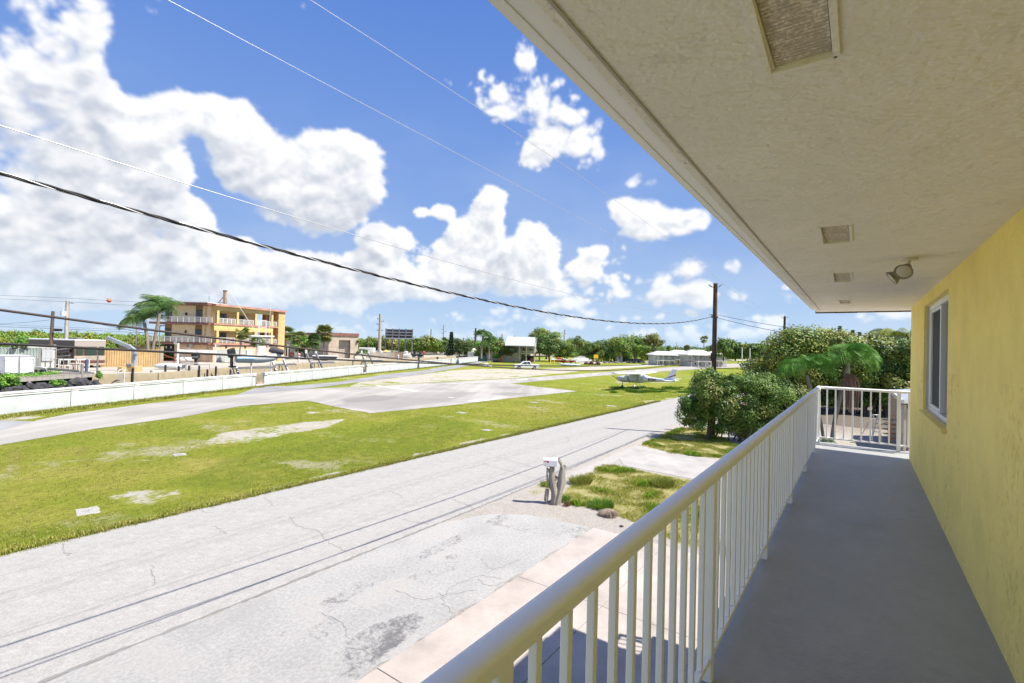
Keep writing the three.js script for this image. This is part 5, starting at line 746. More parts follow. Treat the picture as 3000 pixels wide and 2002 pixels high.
  // davit crane
  const dv = put('davit_crane', 'grey davit crane arm on a tan concrete block above the sea wall', 'crane', 382, 1092, { y: Y - .1 }), g = dv.s, gm = M(.46, .50, .55, .45, { metalness: .3, map: weather3 }); mb().rbox(32 * g, 20 * g, 1.5, .05, -2 * g, 9 * g, -.6).rbox(14 * g, 18 * g, 1.2, .04, -16 * g, 8 * g, .4).build('base_block', M(.55, .42, .20, .85, W), dv); mb().rbox(9 * g, 48 * g, .5, .05, 2 * g, 42 * g, -.5).beam(V3(2 * g, 64 * g, -.5), V3(-18 * g, 78 * g, -.5), .45, .5).beam(V3(-16 * g, 76 * g, -.5), V3(-78 * g, 101 * g, -.4), .4, .45).build('arm', gm, dv); mb().rbox(16 * g, 8 * g, .8, .1, -3 * g, 22 * g, -.2).rbox(10 * g, 7 * g, .2, .03, 9 * g, 52 * g, -.2).build('winch', M(.2, .21, .23, .6), dv); mb().bar(V3(-78 * g, 100 * g, -.4), V3(-79 * g, 74 * g, -.4), .03, 4).build('hoist_cable', mat.dark, dv);
  const ld = put('dock_ladder', 'pale curved swim ladder on the sea wall below the davit crane', 'ladder', 360, 1097, { y: Y }), h2 = ld.s; for (const x of [-9, 9]) mb().tube([V3(x * h2, -25 * h2, .3), V3(x * h2, 8 * h2, .3), V3(x * h2 * .7, 14 * h2, 0), V3(x * h2 * .5, 8 * h2, -.5)], .06, 6).build('rail', mat.whitePaint, ld); for (let i = 0; i < 5; i++) mb().box(18 * h2, .08, .15, 0, (-22 + i * 6) * h2, .3).build('step', mat.whitePaint, ld);
  const sg = put('sign', 'small blank white sign on the sea wall', 'sign', 428, 1100, { y: .1 }); mb().box(10 * sg.s, 13 * sg.s, .05, 0, 3 * sg.s, .35).build('board', mat.whitePaint, sg);
  // white hoist
  const ho = put('boat_hoist', 'white steel boat hoist frame with lamps in front of the yellow building', 'hoist', 575, 1081, { y: Y, face: -.1 }), j = ho.s; const hm = mat.whitePaint; mb().rbox(5 * j, 76 * j, .4, .04, -46 * j, 36 * j, 0).rbox(4 * j, 62 * j, .4, .04, 44 * j, 40 * j, -2).build('post', hm, ho); mb().beam(V3(-46 * j, 51 * j, 0), V3(47 * j, 50 * j, -2), .3, .55).build('beam', hm, ho); mb().beam(V3(-43 * j, 46 * j, 0), V3(-18 * j, 18 * j, .3), .12, .16).build('brace', mat.galv, ho); mb().rbox(10 * j, 6 * j, .4, .04, -52 * j, 73 * j, .2, 0, 0, -.4).rbox(10 * j, 5 * j, .4, .04, 50 * j, 70 * j, -2, 0, 0, .3).build('lamp', M(.3, .28, .26, .5), ho); mb().rbox(40 * j, 1.2 * j, .2, .02, 12 * j, 14 * j, 1).rbox(1.2 * j, 14 * j, .2, .02, 34 * j, 8 * j, 1).rbox(44 * j, 1.2 * j, .2, .02, 8 * j, 4 * j, 1.2).rbox(1.2 * j, 22 * j, .2, .02, -12 * j, 6 * j, 1).build('cradle', mat.galv, ho);
  const pt = put('propane_tank', 'rusty white horizontal gas tank behind the white hoist', 'tank', 545, 1066, { y: Y, face: 0 }), tk = pt.s; const cap = new THREE.CapsuleGeometry(8.5 * tk, 36 * tk, 8, 18); mb().add(cap, -2 * tk, 11 * tk, 0, 0, .25, Math.PI / 2).build('vessel', M(.58, .54, .50, .6, W), pt); mb().box(4 * tk, 6 * tk, 1, -16 * tk, 2 * tk, 0).box(4 * tk, 6 * tk, 1, 14 * tk, 2 * tk, 0).build('saddle', mat.rust, pt);
  function outboard(t, x, y, z, s, m = mat.dark, ry = 0) { const o = mb().rbox(.8 * s, .75 * s, .55 * s, .16 * s, x, y, z, ry, 0, .25).rbox(.32 * s, 1.0 * s, .25 * s, .06 * s, x + .05 * s, y - .75 * s, z, ry).rbox(.8 * s, .1 * s, .3 * s, .03 * s, x + .15 * s, y - 1.15 * s, z, ry).build('outboard_engine', m, t); mb().rbox(.75 * s, .12 * s, .57 * s, .04 * s, x, y - .15 * s, z, ry).build('engine_band', M(.3, .32, .34, .4), o); }
  const ob = thing('outboard_motor', 'black outboard motor on a stand behind the white hoist', 'outboard motor', G(572, 1070, Y), PSI); outboard(ob, 0, 1.8, 0, 1.7); mb().beam(V3(.3, 1.4, 0), V3(.6, 0, .3), .1, .1).beam(V3(.3, 1.4, 0), V3(.2, 0, -.5), .1, .1).build('stand', mat.rust, ob);
  const rp = thing('red_pallet_rack', 'stack of rusty red racks between the tan container and the hoist', 'rack', G(497, 1068, Y), PSI), rs = .078; const rk = mb(); for (const y of [.2, .7, 1.3]) rk.beam(V3(-1.9, y, 0), V3(1.9, y + .1, 0), .15, .12); rk.beam(V3(-1.8, 2.0, .2), V3(1.2, 1.1, .2), .18, .15); for (const x of [-1.6, .6, 1.7]) rk.bar(V3(x, 0, -.3), V3(x, 2.1, -.3), .07, 5); rk.build('frame', mat.rust, rp);
  const tb = thing('white_skiff', 'upturned pale dinghy and white table between rack and sea wall', 'dinghy', G(500, 1083, Y), PSI); mb().add(loft([[-2.6, .5, .2, .2, .2], [-1.8, .55, .35, .4, .7], [0, .6, .4, .45, .9], [1.8, .55, .35, .4, .85]])).build('hull', M(.68, .70, .70, .4), tb); mb().box(2.4, .08, 1, 3.2, 1.1, -.3).box(.1, 1, .1, 2.2, .5, -.3).box(.1, 1, .1, 4.2, .5, -.3).build('table', mat.whitePaint, tb);
  // boat on its lift
  function boat(t, L, hullM, sternM, x0 = 0, y0 = 0) {   // stern at -x, bow at +x
    const h = mb().add(loft([[0, 1.0, .1, .75, 1.15], [L * .25, 1.05, .1, .85, 1.25], [L * .55, 1.12, .12, .9, 1.2], [L * .78, 1.3, .14, .85, .85], [L * .92, 1.5, .12, .6, .4], [L, 1.66, .06, .15, .06]], 18, 2.2), x0, y0).build('hull', hullM, t);
    mb().rbox(.1, .8, 1.9, .03, x0 - .03, y0 + .75, 0).build('transom', sternM, t); mb().add(loft([[0, 1.12, .06, .04, 1.2], [L * .55, 1.24, .06, .04, 1.25], [L * .8, 1.44, .06, .04, .86], [L, 1.72, .04, .03, .08]], 14), x0, y0).build('gunwale', mat.whitePaint, t); return h; }
  const bo = put('fishing_boat', 'white open fishing boat with pale blue stern and tall aluminium top on its lift', 'boat', 690, 1083, { y: Y, face: .15 }), bs = bo.s, BL = 128 * bs; bo.scale.y = 1.35; boat(bo, BL, M(.80, .81, .82, .3, { clearcoat: .5 }), M(.30, .52, .66, .4), 0, .6);
  mb().box(BL * .36, .12, 1.02, BL * .17, 1.45, 1.16, -.03).build('blue_band', M(.36, .58, .72, .4), bo); outboard(bo, -.7, 2.1, 0, 1.5);
  { const m = mb(), x0 = BL * .42, x1 = BL * .62; for (const x of [x0, x1]) for (const zz of [-.7, .7]) m.bar(V3(x, 1.8, zz), V3(x + .1, 4.2, zz * .9), .05, 5); for (const x of [x0 + .2, x1 - .1]) for (const zz of [-.5, .5]) m.bar(V3(x, 4.2, zz), V3(x, 6.3, zz * .7), .04, 5); m.bar(V3(x0, 6.3, -.4), V3(x1, 6.3, -.4), .04, 5).bar(V3(x0, 6.3, .4), V3(x1, 6.3, .4), .04, 5).bar(V3(x0, 5.4, .4), V3(x1, 5.4, .4), .03, 5).bar(V3(x0, 4.4, .7), V3(x0 - 4.5, 9.6, 1.2), .04, 5).bar(V3(x1 + .2, 2, .8), V3(x1 + .5, 15, .9), .05, 5, .02); m.build('tower', mat.whitePaint, bo); mb().rbox(x1 - x0 + 2.2, .22, 2.1, .08, (x0 + x1) / 2, 4.25, 0).build('hard_top', mat.whitePaint, bo); mb().rbox(1.2, 1.2, 1.2, .1, (x0 + x1) / 2, 2.4, 0).rbox(.8, .8, 1.1, .1, x0 - 1.2, 2.0, 0).build('console', mat.whitePaint, bo); mb().add(loft([[0, 2.4, .1, .1, .1], [.6, 2.5, .5, .4, .6], [2.4, 2.3, .3, .4, .7]]), x1 + .3, 0, .3).build('dark_cover', M(.06, .06, .07, .8), bo); }
  function lift(label, u, v, w, o = {}) { const t = put('boat_lift', label, 'boat lift', u, v, { y: Y - .3, face: .1 }), s = t.s, m = mb(), ww = w * s; m.beam(V3(-ww / 2, .2, .8), V3(ww / 2, .35, .8), .14, .2).beam(V3(-ww / 2, .3, -1.6), V3(ww / 2, .45, -1.6), .14, .2); for (const x of [-.4, .1, .45]) m.beam(V3(x * ww, .3, -1.6), V3(x * ww, .25, .8), .14, .14); for (const x of o.arms || [-.3, .3]) m.beam(V3(x * ww, -.9, 1.0), V3(x * ww - (o.ah || 22) * s * .55, (o.ah || 22) * s, -.4), .3, .4); m.build('frame', mat.galv, t); for (const x of o.arms || [-.3, .3]) mb().rbox(.5, .9, .5, .08, x * ww - (o.ah || 22) * s * .55, (o.ah || 22) * s + .3, -.4).build('winch_cover', mat.whitePaint, t); return t; }
  lift('galvanised boat lift rails under the raised white fishing boat', 745, 1083, 110, { arms: [-.38], ah: 10 }); lift('empty galvanised boat lift right of the white fishing boat', 830, 1073, 70, { arms: [-.3, .15], ah: 20 });
  const l3 = lift('boat lift with two white winch covers below the beige garage', 945, 1067, 66, { arms: [-.42, -.02], ah: 32 }); 
  const sk = put('skiff', 'flat white boat with dark hull hanging in the lift below the garage', 'boat', 953, 1058, { y: Y, turn: .1 }), ss = sk.s; mb().add(loft([[-33 * ss, 1.1, .2, .9, 1.1], [0, 1.1, .2, 1.0, 1.2], [28 * ss, 1.15, .2, .8, 1.0], [33 * ss, 1.25, .1, .3, .5]])).build('hull', M(.055, .065, .08, .4), sk); mb().rbox(68 * ss, .3, 2.6, .1, 0, 1.35, 0).build('deck_rim', mat.whitePaint, sk);
  lift('boat lift with slanted grey arms near the slatted white fence', 1090, 1060, 60, { arms: [-.28, .05], ah: 24 });
  [[735, 1083, 58, 'thin white guide pole in front of the fishing boat stern'], [793, 1076, 50, 'white guide pole near the bow of the fishing boat'], [808, 1045, 38, 'white guide pole left of the brown semi truck'], [842, 1052, 42, 'white guide pole in front of the brown semi truck'], [924, 1047, 30, 'left white guide pole before the beige garage'], [951, 1047, 30, 'right white guide pole before the beige garage'], [691, 1035, 22, 'white lamp post by the yellow building entrance']].forEach(([u, v, h, l]) => { const t = put('guide_pole', l, 'pole', u, v, { y: Y }); mb().bar(V3(0, -1.6, 0), V3(0, h * t.s, 0), .12, 6).build('shaft', mat.whitePaint, t); t.userData.group = 'white guide poles in the marina'; });
  // semi truck
  const tr = put('semi_truck', 'brown semi truck with chrome bumper beside the yellow building', 'truck', 843, 1051, { y: Y, face: -.45 }), tz = tr.s * .92, tb2 = M(.13, .06, .045, .35, { clearcoat: .5 }); mb().rbox(22 * tz, 22 * tz, 2.5, .15, -12 * tz, 20 * tz, 0).rbox(20 * tz, 33 * tz, 2.5, .2, -32 * tz, 24 * tz, 0).rbox(25 * tz, 14 * tz, 1.9, .25, 12 * tz, 15 * tz, 0).build('cab', tb2, tr); mb().rbox(.1, 11 * tz, 2.1, .02, -.8 * tz, 25 * tz, 0).rbox(12 * tz, 9 * tz, 2.56, .03, -11 * tz, 25 * tz, 0).build('windscreen', mat.glass, tr); mb().rbox(3 * tz, 12 * tz, 1.5, .03, 24.5 * tz, 16 * tz, 0).rbox(4 * tz, 5 * tz, 2.5, .05, 26 * tz, 6 * tz, 0).build('grille', mat.steel, tr); mb().rbox(18 * tz, 7 * tz, .6, .2, 12 * tz, 11 * tz, 1.05).rbox(18 * tz, 7 * tz, .6, .2, 12 * tz, 11 * tz, -1.05).build('fender', tb2, tr); carWheels(tr, [[10 * tz, 1.1], [10 * tz, -1.1], [-30 * tz, 1.1], [-30 * tz, -1.1]], 6.2 * tz, .35); mb().bar(V3(-20 * tz, 8 * tz, 1.3), V3(-20 * tz, 44 * tz, 1.3), .09).build('exhaust', mat.steel, tr);
  const dr = put('post', 'white capped post with a red cap in front of the brown truck', 'post', 875, 1063, { y: Y }); mb().bar(V3(0, 0, 0), V3(0, 1.6, 0), .22, 10).build('shaft', mat.whitePaint, dr); mb().add(new THREE.SphereGeometry(.34, 12, 8), 0, 1.9, 0).build('cap', M(.6, .3, .26, .7), dr);
}
// ---------- yellow three storey building ----------
{
  reseed(221);
  const A = G(706, 1060, Y); const t = put('yellow_building', 'yellow three storey building with white balcony railings and dark red roof edge', 'building', 622, 1062.5, { y: Y, turn: 0 }), s = t.s;   // local px about its corner
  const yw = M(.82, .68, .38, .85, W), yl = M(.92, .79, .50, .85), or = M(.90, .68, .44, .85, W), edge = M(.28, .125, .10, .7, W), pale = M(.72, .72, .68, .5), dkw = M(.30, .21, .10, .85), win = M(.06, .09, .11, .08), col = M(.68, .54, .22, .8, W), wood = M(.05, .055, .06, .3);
  const X = (u) => (u - 622) * s, Yp = (v) => (1062.5 - v) * s;
  // wings: left face looks straight at the viewer, right face turned back a little
  const roll = .0245, body = new THREE.Group(); body.name = 'left_wing'; t.add(body); body.rotation.z = 0;
  const lx0 = X(468), lx1 = X(600), D = 12, fl = [Yp(1062), Yp(1008), Yp(950), Yp(893.5)];
  mb().box(lx1 - lx0, fl[3] - fl[1], D, (lx0 + lx1) / 2, (fl[3] + fl[1]) / 2, -D / 2 - 1.5).build('wall', yl, body);
  mb().box(X(604) - X(498), fl[1] - .3, D, (X(604) + X(498)) / 2, (fl[1] - .3) / 2, -D / 2 - 1.2).build('ground_wall', or, body);
  mb().box(X(612) - X(432), .45, D + 2, (X(612) + X(432)) / 2, fl[1], -D / 2 - .2).box(X(612) - X(440), .45, D + 2, (X(612) + X(440)) / 2, fl[2], -D / 2 - .2).box(X(612) - X(461), .55, D + 2.6, (X(612) + X(461)) / 2, fl[3] + .1, -D / 2 - .2).build('slab_edge', edge, body);
  mb().box(X(612) - X(463), .16, D + 2.8, (X(612) + X(463)) / 2, fl[3] + .47, -D / 2 - .2).build('roof', M(.7, .68, .66, .7), body);
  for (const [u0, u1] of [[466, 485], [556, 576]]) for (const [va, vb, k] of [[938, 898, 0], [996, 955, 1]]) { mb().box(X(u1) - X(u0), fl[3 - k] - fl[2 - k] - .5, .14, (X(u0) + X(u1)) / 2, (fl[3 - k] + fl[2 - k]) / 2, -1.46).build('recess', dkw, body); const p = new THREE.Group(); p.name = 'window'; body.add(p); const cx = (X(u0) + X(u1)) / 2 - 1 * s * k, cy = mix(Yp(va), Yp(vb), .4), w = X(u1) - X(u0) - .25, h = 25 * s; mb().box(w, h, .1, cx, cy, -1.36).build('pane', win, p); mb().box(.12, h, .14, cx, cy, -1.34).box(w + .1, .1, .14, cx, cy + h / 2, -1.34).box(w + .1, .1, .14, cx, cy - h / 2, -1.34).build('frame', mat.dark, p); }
  for (const v of [921, 974]) mb().box(.35, .55, .2, X(528), Yp(v), -1.4).build('wall_lamp', mat.dark, body);
  mb().box(X(497) - X(470), 26 * s, .12, (X(470) + X(497)) / 2, Yp(1025), -1.1).build('dark_opening', mat.black, body); for (const u of [476, 490]) mb().box(.25, .5, .1, X(u), Yp(1021), -1.0).build('lamp', M(.5, .5, .5, .4), body);
  const ac = mb().rbox(15 * s, 14 * s, .6, .06, X(546), Yp(1016), -.9).build('air_conditioner', mat.whitePaint, body); mb().add(new THREE.CylinderGeometry(4.5 * s, 4.5 * s, .08, 20), X(543), Yp(1016), -.58, Math.PI / 2).build('fan_grille', M(.25, .26, .27, .5), ac);
  const rail = (g, x0, x1, y, z, n, z1 = z) => { const r = new THREE.Group(); r.name = 'railing'; g.add(r); const h = 15.5 * s; for (let i = 0; i <= n; i++) mb().box(.10, h, .10, mix(x0, x1, i / n), y + h / 2, mix(z, z1, i / n)).build('rail_post', pale, r); const b = mb(); for (let k = 1; k <= 7; k++) b.beam(V3(x0, y + h * k / 7, z), V3(x1, y + h * k / 7, z1), k === 7 ? .10 : .05, k === 7 ? .08 : .05); b.build('rail_bar', pale, r); };
  rail(body, X(436), X(624), fl[1] + .25, .85, 11); rail(body, X(440), X(624), fl[2] + .25, .85, 11);
  // right wing with columns
  const rw = new THREE.Group(); rw.name = 'right_wing'; rw.position.set(X(618), 0, -.4); const TH = 1.22; rw.rotation.y = TH; t.add(rw);
  const D0 = depthOf(t.position) + .4, X0 = (618 - 1500) / FPX * D0, U = (u) => { const k = u - 1500; return (FPX * X0 - k * D0) / (k * Math.sin(TH) - FPX * Math.cos(TH)); };   // along the turned face
  const RD = 9, ft = [0, fl[1], fl[2], fl[3]];
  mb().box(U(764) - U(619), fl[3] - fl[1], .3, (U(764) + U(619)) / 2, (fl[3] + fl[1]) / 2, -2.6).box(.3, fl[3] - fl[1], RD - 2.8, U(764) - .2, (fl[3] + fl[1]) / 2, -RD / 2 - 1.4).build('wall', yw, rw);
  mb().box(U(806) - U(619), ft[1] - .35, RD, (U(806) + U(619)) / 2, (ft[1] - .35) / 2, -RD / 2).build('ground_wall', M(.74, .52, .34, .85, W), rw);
  mb().box(U(806) - U(617), .45, RD + .4, (U(806) + U(617)) / 2, fl[1], -RD / 2 + .1).box(U(806) - U(617), .35, RD + .4, (U(806) + U(617)) / 2, fl[2] + .1, -RD / 2 + .1).box(U(826) - U(616), .45, RD + 1, (U(826) + U(616)) / 2, fl[3] + .05, -RD / 2 + .3).build('slab_edge', M(.50, .27, .21, .7, W), rw);
  mb().box(U(792) - U(619), 1.25, .5, (U(792) + U(619)) / 2, fl[2] - .72, -.1).box(U(792) - U(619), .95, .5, (U(792) + U(619)) / 2, fl[3] - .65, -.1).build('beam', col, rw);
  for (const u of [630, 688, 742, 790]) mb().box(.55, fl[3] - fl[1], .55, U(u), (fl[3] + fl[1]) / 2, -.12).build('column', col, rw);
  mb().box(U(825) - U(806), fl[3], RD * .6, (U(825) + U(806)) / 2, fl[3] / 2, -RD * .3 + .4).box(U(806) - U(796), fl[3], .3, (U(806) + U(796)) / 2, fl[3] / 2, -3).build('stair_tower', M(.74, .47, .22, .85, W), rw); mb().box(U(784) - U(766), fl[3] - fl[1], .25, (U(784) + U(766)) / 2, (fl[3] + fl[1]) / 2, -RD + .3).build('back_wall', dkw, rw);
  for (const f of [fl[1], fl[2]]) { for (const [u, w, h, y] of [[637, 22, 29, 0], [670, 22, 22, 8], [722, 24, 20, 8]]) { const g = new THREE.Group(); g.name = h > 25 ? 'door' : 'window'; rw.add(g); mb().box(w * s, h * s, .1, U(u), f + .3 + (y + h / 2) * s, -2.42).build('pane', win, g); mb().box(w * s + .2, .12, .12, U(u), f + .3 + (y + h) * s, -2.4).build('frame', mat.dark, g); } for (const [a, b] of [[633, 682], [692, 736], [746, 786], [793, 804]]) rail(rw, U(a), U(b), f + .25, .05, Math.max(1, Math.round((b - a) / 13)));  }
  for (const [u, w] of [[655, 52], [706, 52]]) { const g = new THREE.Group(); g.name = 'sliding_door'; rw.add(g); mb().box(w * s * 1.1, 38 * s, .1, U(u), 19 * s, .03).build('pane', M(.42, .44, .42, .25), g); mb().box(.15, 38 * s, .14, U(u), 19 * s, .04).box(w * s * 1.15, .15, .14, U(u), 38 * s, .04).build('frame', M(.6, .5, .38, .6), g); } for (const u of [657, 713]) mb().rbox(.35, .5, .25, .05, U(u), 46 * s, .1).build('wall_lamp', mat.dark, rw);
  // things on the roof
  const ch = thing('chimney', 'tan roof chimney with wire stays on the yellow building', 'chimney', V3(0, 0, 0)); ch.position.copy(t.localToWorld(V3(X(629), fl[3] + .5, -3))); ch.rotation.y = PSI; mb().rbox(8 * s, 38 * s, .6, .03, 0, 19 * s, 0).build('stack', M(.50, .36, .24, .9, W), ch); mb().rbox(9 * s, 3 * s, .7, .03, 0, 39 * s, 0).build('cap', mat.dark, ch); mb().bar(V3(-1 * s, 26 * s, 0), V3(-20 * s, 2 * s, 0), .1, 5).bar(V3(1 * s, 24 * s, 0), V3(18 * s, 3 * s, 0), .06, 5).box(24 * s, .12, .2, -10 * s, 4 * s, 0).build('stay', mat.galv, ch);
  const sd = thing('satellite_dish', 'grey satellite dish on the roof of the yellow building', 'satellite dish', t.localToWorld(V3(X(581), fl[3] + .5, -3)), PSI); const dish = new THREE.SphereGeometry(6.5 * s, 18, 6, 0, 6.3, 0, .8); mb().add(dish, 0, 5 * s - 2, 0, .9, .5, 0, V3(1, .5, 1)).build('dish', M(.5, .5, .5, .5, { side: THREE.DoubleSide }), sd); sd.position.y += 1.0; mb().bar(V3(0, -1, 0), V3(0, .6, 0), .07).build('mast', mat.galv, sd);
}
// ---------- beyond the yard ----------
{
  reseed(301);
  const T = (name, label, u, v, o) => tree(name, label, u, v, o);
  // mangrove thicket out to the left horizon: one mass nobody could count
  {
    const cl = leafGeo(crown(0, 1.2, 0, 2.6, 1.8, 2.6, 900, HUE.bright.concat(HUE.mix, HUE.yellow), .34, .22, { lobes: 16, lr: .36 })), N = 2600, im = new THREE.InstancedMesh(cl, leafFar, N);
    for (let i = 0; i < N; i++) { const u = rr(-260, 1420), d = 112 + 560 * Math.pow(rnd(), 1.7) + (u > 480 ? 60 : 0) + (u > 1000 ? 70 : 0), p = P(u, 1000, d); const k = rr(.8, 1.5) * (1 + d / 900); mtx.compose(V3(p.x, rr(.4, 1.4) + (u > 1000 ? 1.2 : 0) - (d < 135 ? .6 : 0) + d * .0012, p.z), Q.setFromEuler(E3.set(0, rnd() * 6.28, 0)), V3(k, k * rr(.8, 1.25), k)); im.setMatrixAt(i, mtx); im.setColorAt(i, new THREE.Color().setRGB(rr(.75, 1.3), rr(.8, 1.2), rr(.7, 1.1))); }
    im.name = 'mangrove_thicket'; tag(im, 'bright green mangrove thicket filling the left horizon behind the marina', 'thicket', null, 'stuff'); scene.add(im);
    const fw = leafGeo(crown(0, 2.5, 0, 4.2, 3.0, 4.2, 700, HUE.mix.concat(HUE.dark), .7, .45, { lobes: 14, lr: .4 })), N2 = 900, i2 = new THREE.InstancedMesh(fw, leafFar, N2);
    for (let i = 0; i < N2; i++) { const u = rr(1380, 2480), d = 300 + 330 * rnd(), p = P(u, 1000, d), k = rr(.7, 1.5); mtx.compose(V3(p.x, rr(-.5, 1.8), p.z), Q.setFromEuler(E3.set(0, rnd() * 6.28, 0)), V3(k, k * rr(.8, 1.2), k)); i2.setMatrixAt(i, mtx); }
    i2.name = 'far_wood'; tag(i2, 'distant dark green wood along the horizon behind the houses', 'wood', null, 'stuff'); scene.add(i2);
  }
  // coconut palms in the wind
  const wf = { n: 34, rise: 1.0, droop: 1.35, ll: .40, lw: .022, v: .1, ldroop: .8, wind: .25, col: [.055, .11, .03] };
  palm('coconut_palm', 'left windblown coconut palm in front of the yellow building, leaves streaming left', 428, 1072, { y: .7, h: 126, len: 62, lean: -10, bend: 3, n: 20, f: wf, tr: .26, wind: Math.PI, spread: .9, tilt: .35 });
  palm('coconut_palm', 'right and taller windblown coconut palm touching the yellow building roof edge', 440, 1072, { y: .7, h: 154, len: 64, lean: 22, bend: 6, n: 20, f: wf, tr: .26, wind: Math.PI * .95, spread: 1.0, tilt: .45 });
  const lamp = (label, u, v, h) => { const t = put('lamp_post', label, 'street lamp', u, v, { y: .7 }); mb().bar(V3(0, 0, 0), V3(0, h * t.s, 0), .09, 6).bar(V3(0, h * t.s, 0), V3(8 * t.s, h * t.s + .1, 0), .08, 5).build('pole', mat.galv, t); mb().rbox(.9, .15, .3, .03, 8 * t.s, h * t.s + .1, 0).build('lamp_head', mat.dark, t); };
  lamp('tall thin lamp post left of the windblown palms', 396, 1066, 124); lamp('thin flag pole like lamp post against the yellow building', 464, 1068, 112);
  const fan = { fan: true, cols: [[.15, .24, .05], [.22, .26, .06], [.30, .27, .07], [.12, .20, .05]], boot: true };
  reseed(311);
  palm('fan_palm', 'small fan palm in front of the yellow building, middle balcony', 701, 1064, { y: .7, h: 88, len: 24, lean: 6, n: 34, ...fan });
  palm('fan_palm', 'shorter fan palm beside the fishing boat tower', 752, 1064, { y: .7, h: 62, len: 25, n: 34, ...fan });
  palm('fan_palm', 'dark fan palm touching the right end of the yellow building', 834, 1056, { y: .7, h: 80, len: 28, n: 36, ...fan });
  palm('fan_palm', 'yellowish fan palm behind the bright round tree', 872, 1054, { y: .7, h: 68, len: 26, n: 36, ...fan, cols: [[.34, .30, .08], [.22, .26, .07]] });
  palm('cabbage_palm', 'tall cabbage palm with golden crown at the corner of the beige garage', 947, 1053, { y: .7, h: 76, len: 30, n: 46, ...fan, cols: [[.32, .29, .08], [.20, .24, .06], [.38, .33, .11]] });
  palm('fan_palm', 'dark fan palm left of the golden cabbage palm', 918, 1054, { y: .7, h: 56, len: 24, n: 34, ...fan, cols: [[.10, .17, .05]] });
  palm('date_palm', 'small drooping date palm at the right side of the beige garage', 1062, 1053, { y: .7, h: 18, len: 24, n: 18, f: { ...wf, wind: 0 } });
  palm('date_palm', 'small low palm in front of the grey roofed long building', 1264, 1034, { y: .7, h: 12, len: 14, n: 14, f: { ...wf, wind: 0, col: [.13, .15, .03] } });
  T('round_tree', 'bright green round tree in front of the beige garage side wall', 893, 1051, { y: .7, h: 72, w: 74, n: 5200, hue: HUE.bright, base: .12, leaf: .42, lw: .30, lobes: 34, lr: .3, tr: .25 });
  T('shrub', 'small green shrub between the yellow building and the truck', 832, 1050, { y: .7, h: 44, w: 22, n: 900, hue: HUE.bright, base: 0, leaf: .4, lw: .28 });
  // beige garage
  {
    const t = put('garage', 'beige flat roofed garage with large roller door behind the marina', 'garage', 1005, 1050, { y: .7, face: .10 }), s = t.s, bg = M(.62, .52, .41, .85, W), w = 82 * s, h = 70 * s, D = 60;
    mb().box(28 * s, h, .5, -27 * s, h / 2, -.25).box(22 * s, h, .5, 30 * s, h / 2, -.25).box(32 * s, 17 * s, .5, 3 * s, h - 8.5 * s, -.25).box(.5, h, D, w / 2 - .25, h / 2, -D / 2 - .5).box(w, h, .4, 0, h / 2, -D - .3).box(w - 1, .4, D, 0, h - 1.2, -D / 2 - .5).build('wall', bg, t);
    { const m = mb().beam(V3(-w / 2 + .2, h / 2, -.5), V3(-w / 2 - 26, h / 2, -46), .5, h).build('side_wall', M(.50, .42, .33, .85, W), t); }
    mb().box(w + .5, 1.0, .8, 0, h - .1, -.2).beam(V3(-w / 2, h - .1, -.5), V3(-w / 2 - 26, h - .1, -46), .7, .9).build('parapet_trim', M(.32, .15, .12, .8, W), t);
    const dr = new THREE.Group(); dr.name = 'roller_door'; t.add(dr); for (let i = 0; i < 14; i++) mb().box(32 * s, 52.5 * s / 14 - .06, .12, 3 * s, (i + .5) * 52.5 * s / 14, -1.3 + .01 * (i % 2)).build('slat', M(.60, .54, .47, .7, W), dr); mb().box(.3, 53 * s, 1.1, 18.6 * s, 26 * s, -.8).build('jamb', M(.16, .13, .10, .9), dr);
    for (const [x, y] of [[-38, 52], [39, 50], [-29, 4], [33, 6]]) mb().rbox(.55, y > 10 ? .8 : .5, .4, .06, x * s, y * s, .2).build('wall_lamp', mat.dark, t); mb().bar(V3(-8 * s, h, -4), V3(-8 * s, h + 4 * s, -4), .1).bar(V3(-8 * s, h + 4 * s, -4), V3(-4 * s, h + 5 * s, -4), .12).bar(V3(-58 * s, h, -20), V3(-58 * s, h + 8 * s, -20), .12).bar(V3(-58 * s, h + 8 * s, -20), V3(-53 * s, h + 9.5 * s, -20), .12).build('roof_lamp', mat.dark, t);
  }
  // transmission poles, plain poles
  const tp = (label, u, v, h, r, o = {}) => { const t = put(o.name || 'power_pole', label, 'power pole', u, v, { y: o.y ?? .7, d: o.d }), s = t.s, H = h * s; mb().bar(V3(0, 0, 0), V3(0, H, 0), r, 8, r * .7).build('shaft', o.m || M(.42, .39, .36, .85, W), t); if (o.arms) { const m = mb(); for (const [y, x] of o.arms) m.beam(V3(0, y * s, 0), V3(x * s, (y + 2) * s, 0), .25, .25).rbox(.35, .3, .35, .05, x * s, (y + 2.4) * s, 0); m.build('cross_arm', M(.28, .27, .26, .8), t); } return t; };
  tp('tall thick transmission pole with side arms left of the billboard', 1111, 1042, 122, .75, { arms: [[106, -9], [99, 11], [90, -10], [72, 9], [72, -9]] });
  tp('transmission pole with side arms right of the billboard', 1298, 1030, 78, .6, { arms: [[63, -8], [57, 8], [52, -8], [38, 6], [38, -7]] });
  tp('plain dark pole between the billboard and the transmission pole', 1261, 1034, 70, .35, { m: mat.wood });
  tp('transmission pole left of the coconut palm in the middle distance', 1392, 1030, 68, .6, { m: mat.wood, arms: [[56, -6], [48, -6], [38, -5]], d: 230 });
  tp('small dark pole just right of the beige garage', 1077, 1040, 56, .25, { m: mat.wood }); tp('very distant pole above the green trees right of the pine', 1357, 1020, 30, .5, { d: 420, arms: [[26, -4], [26, 4]], m: mat.wood });
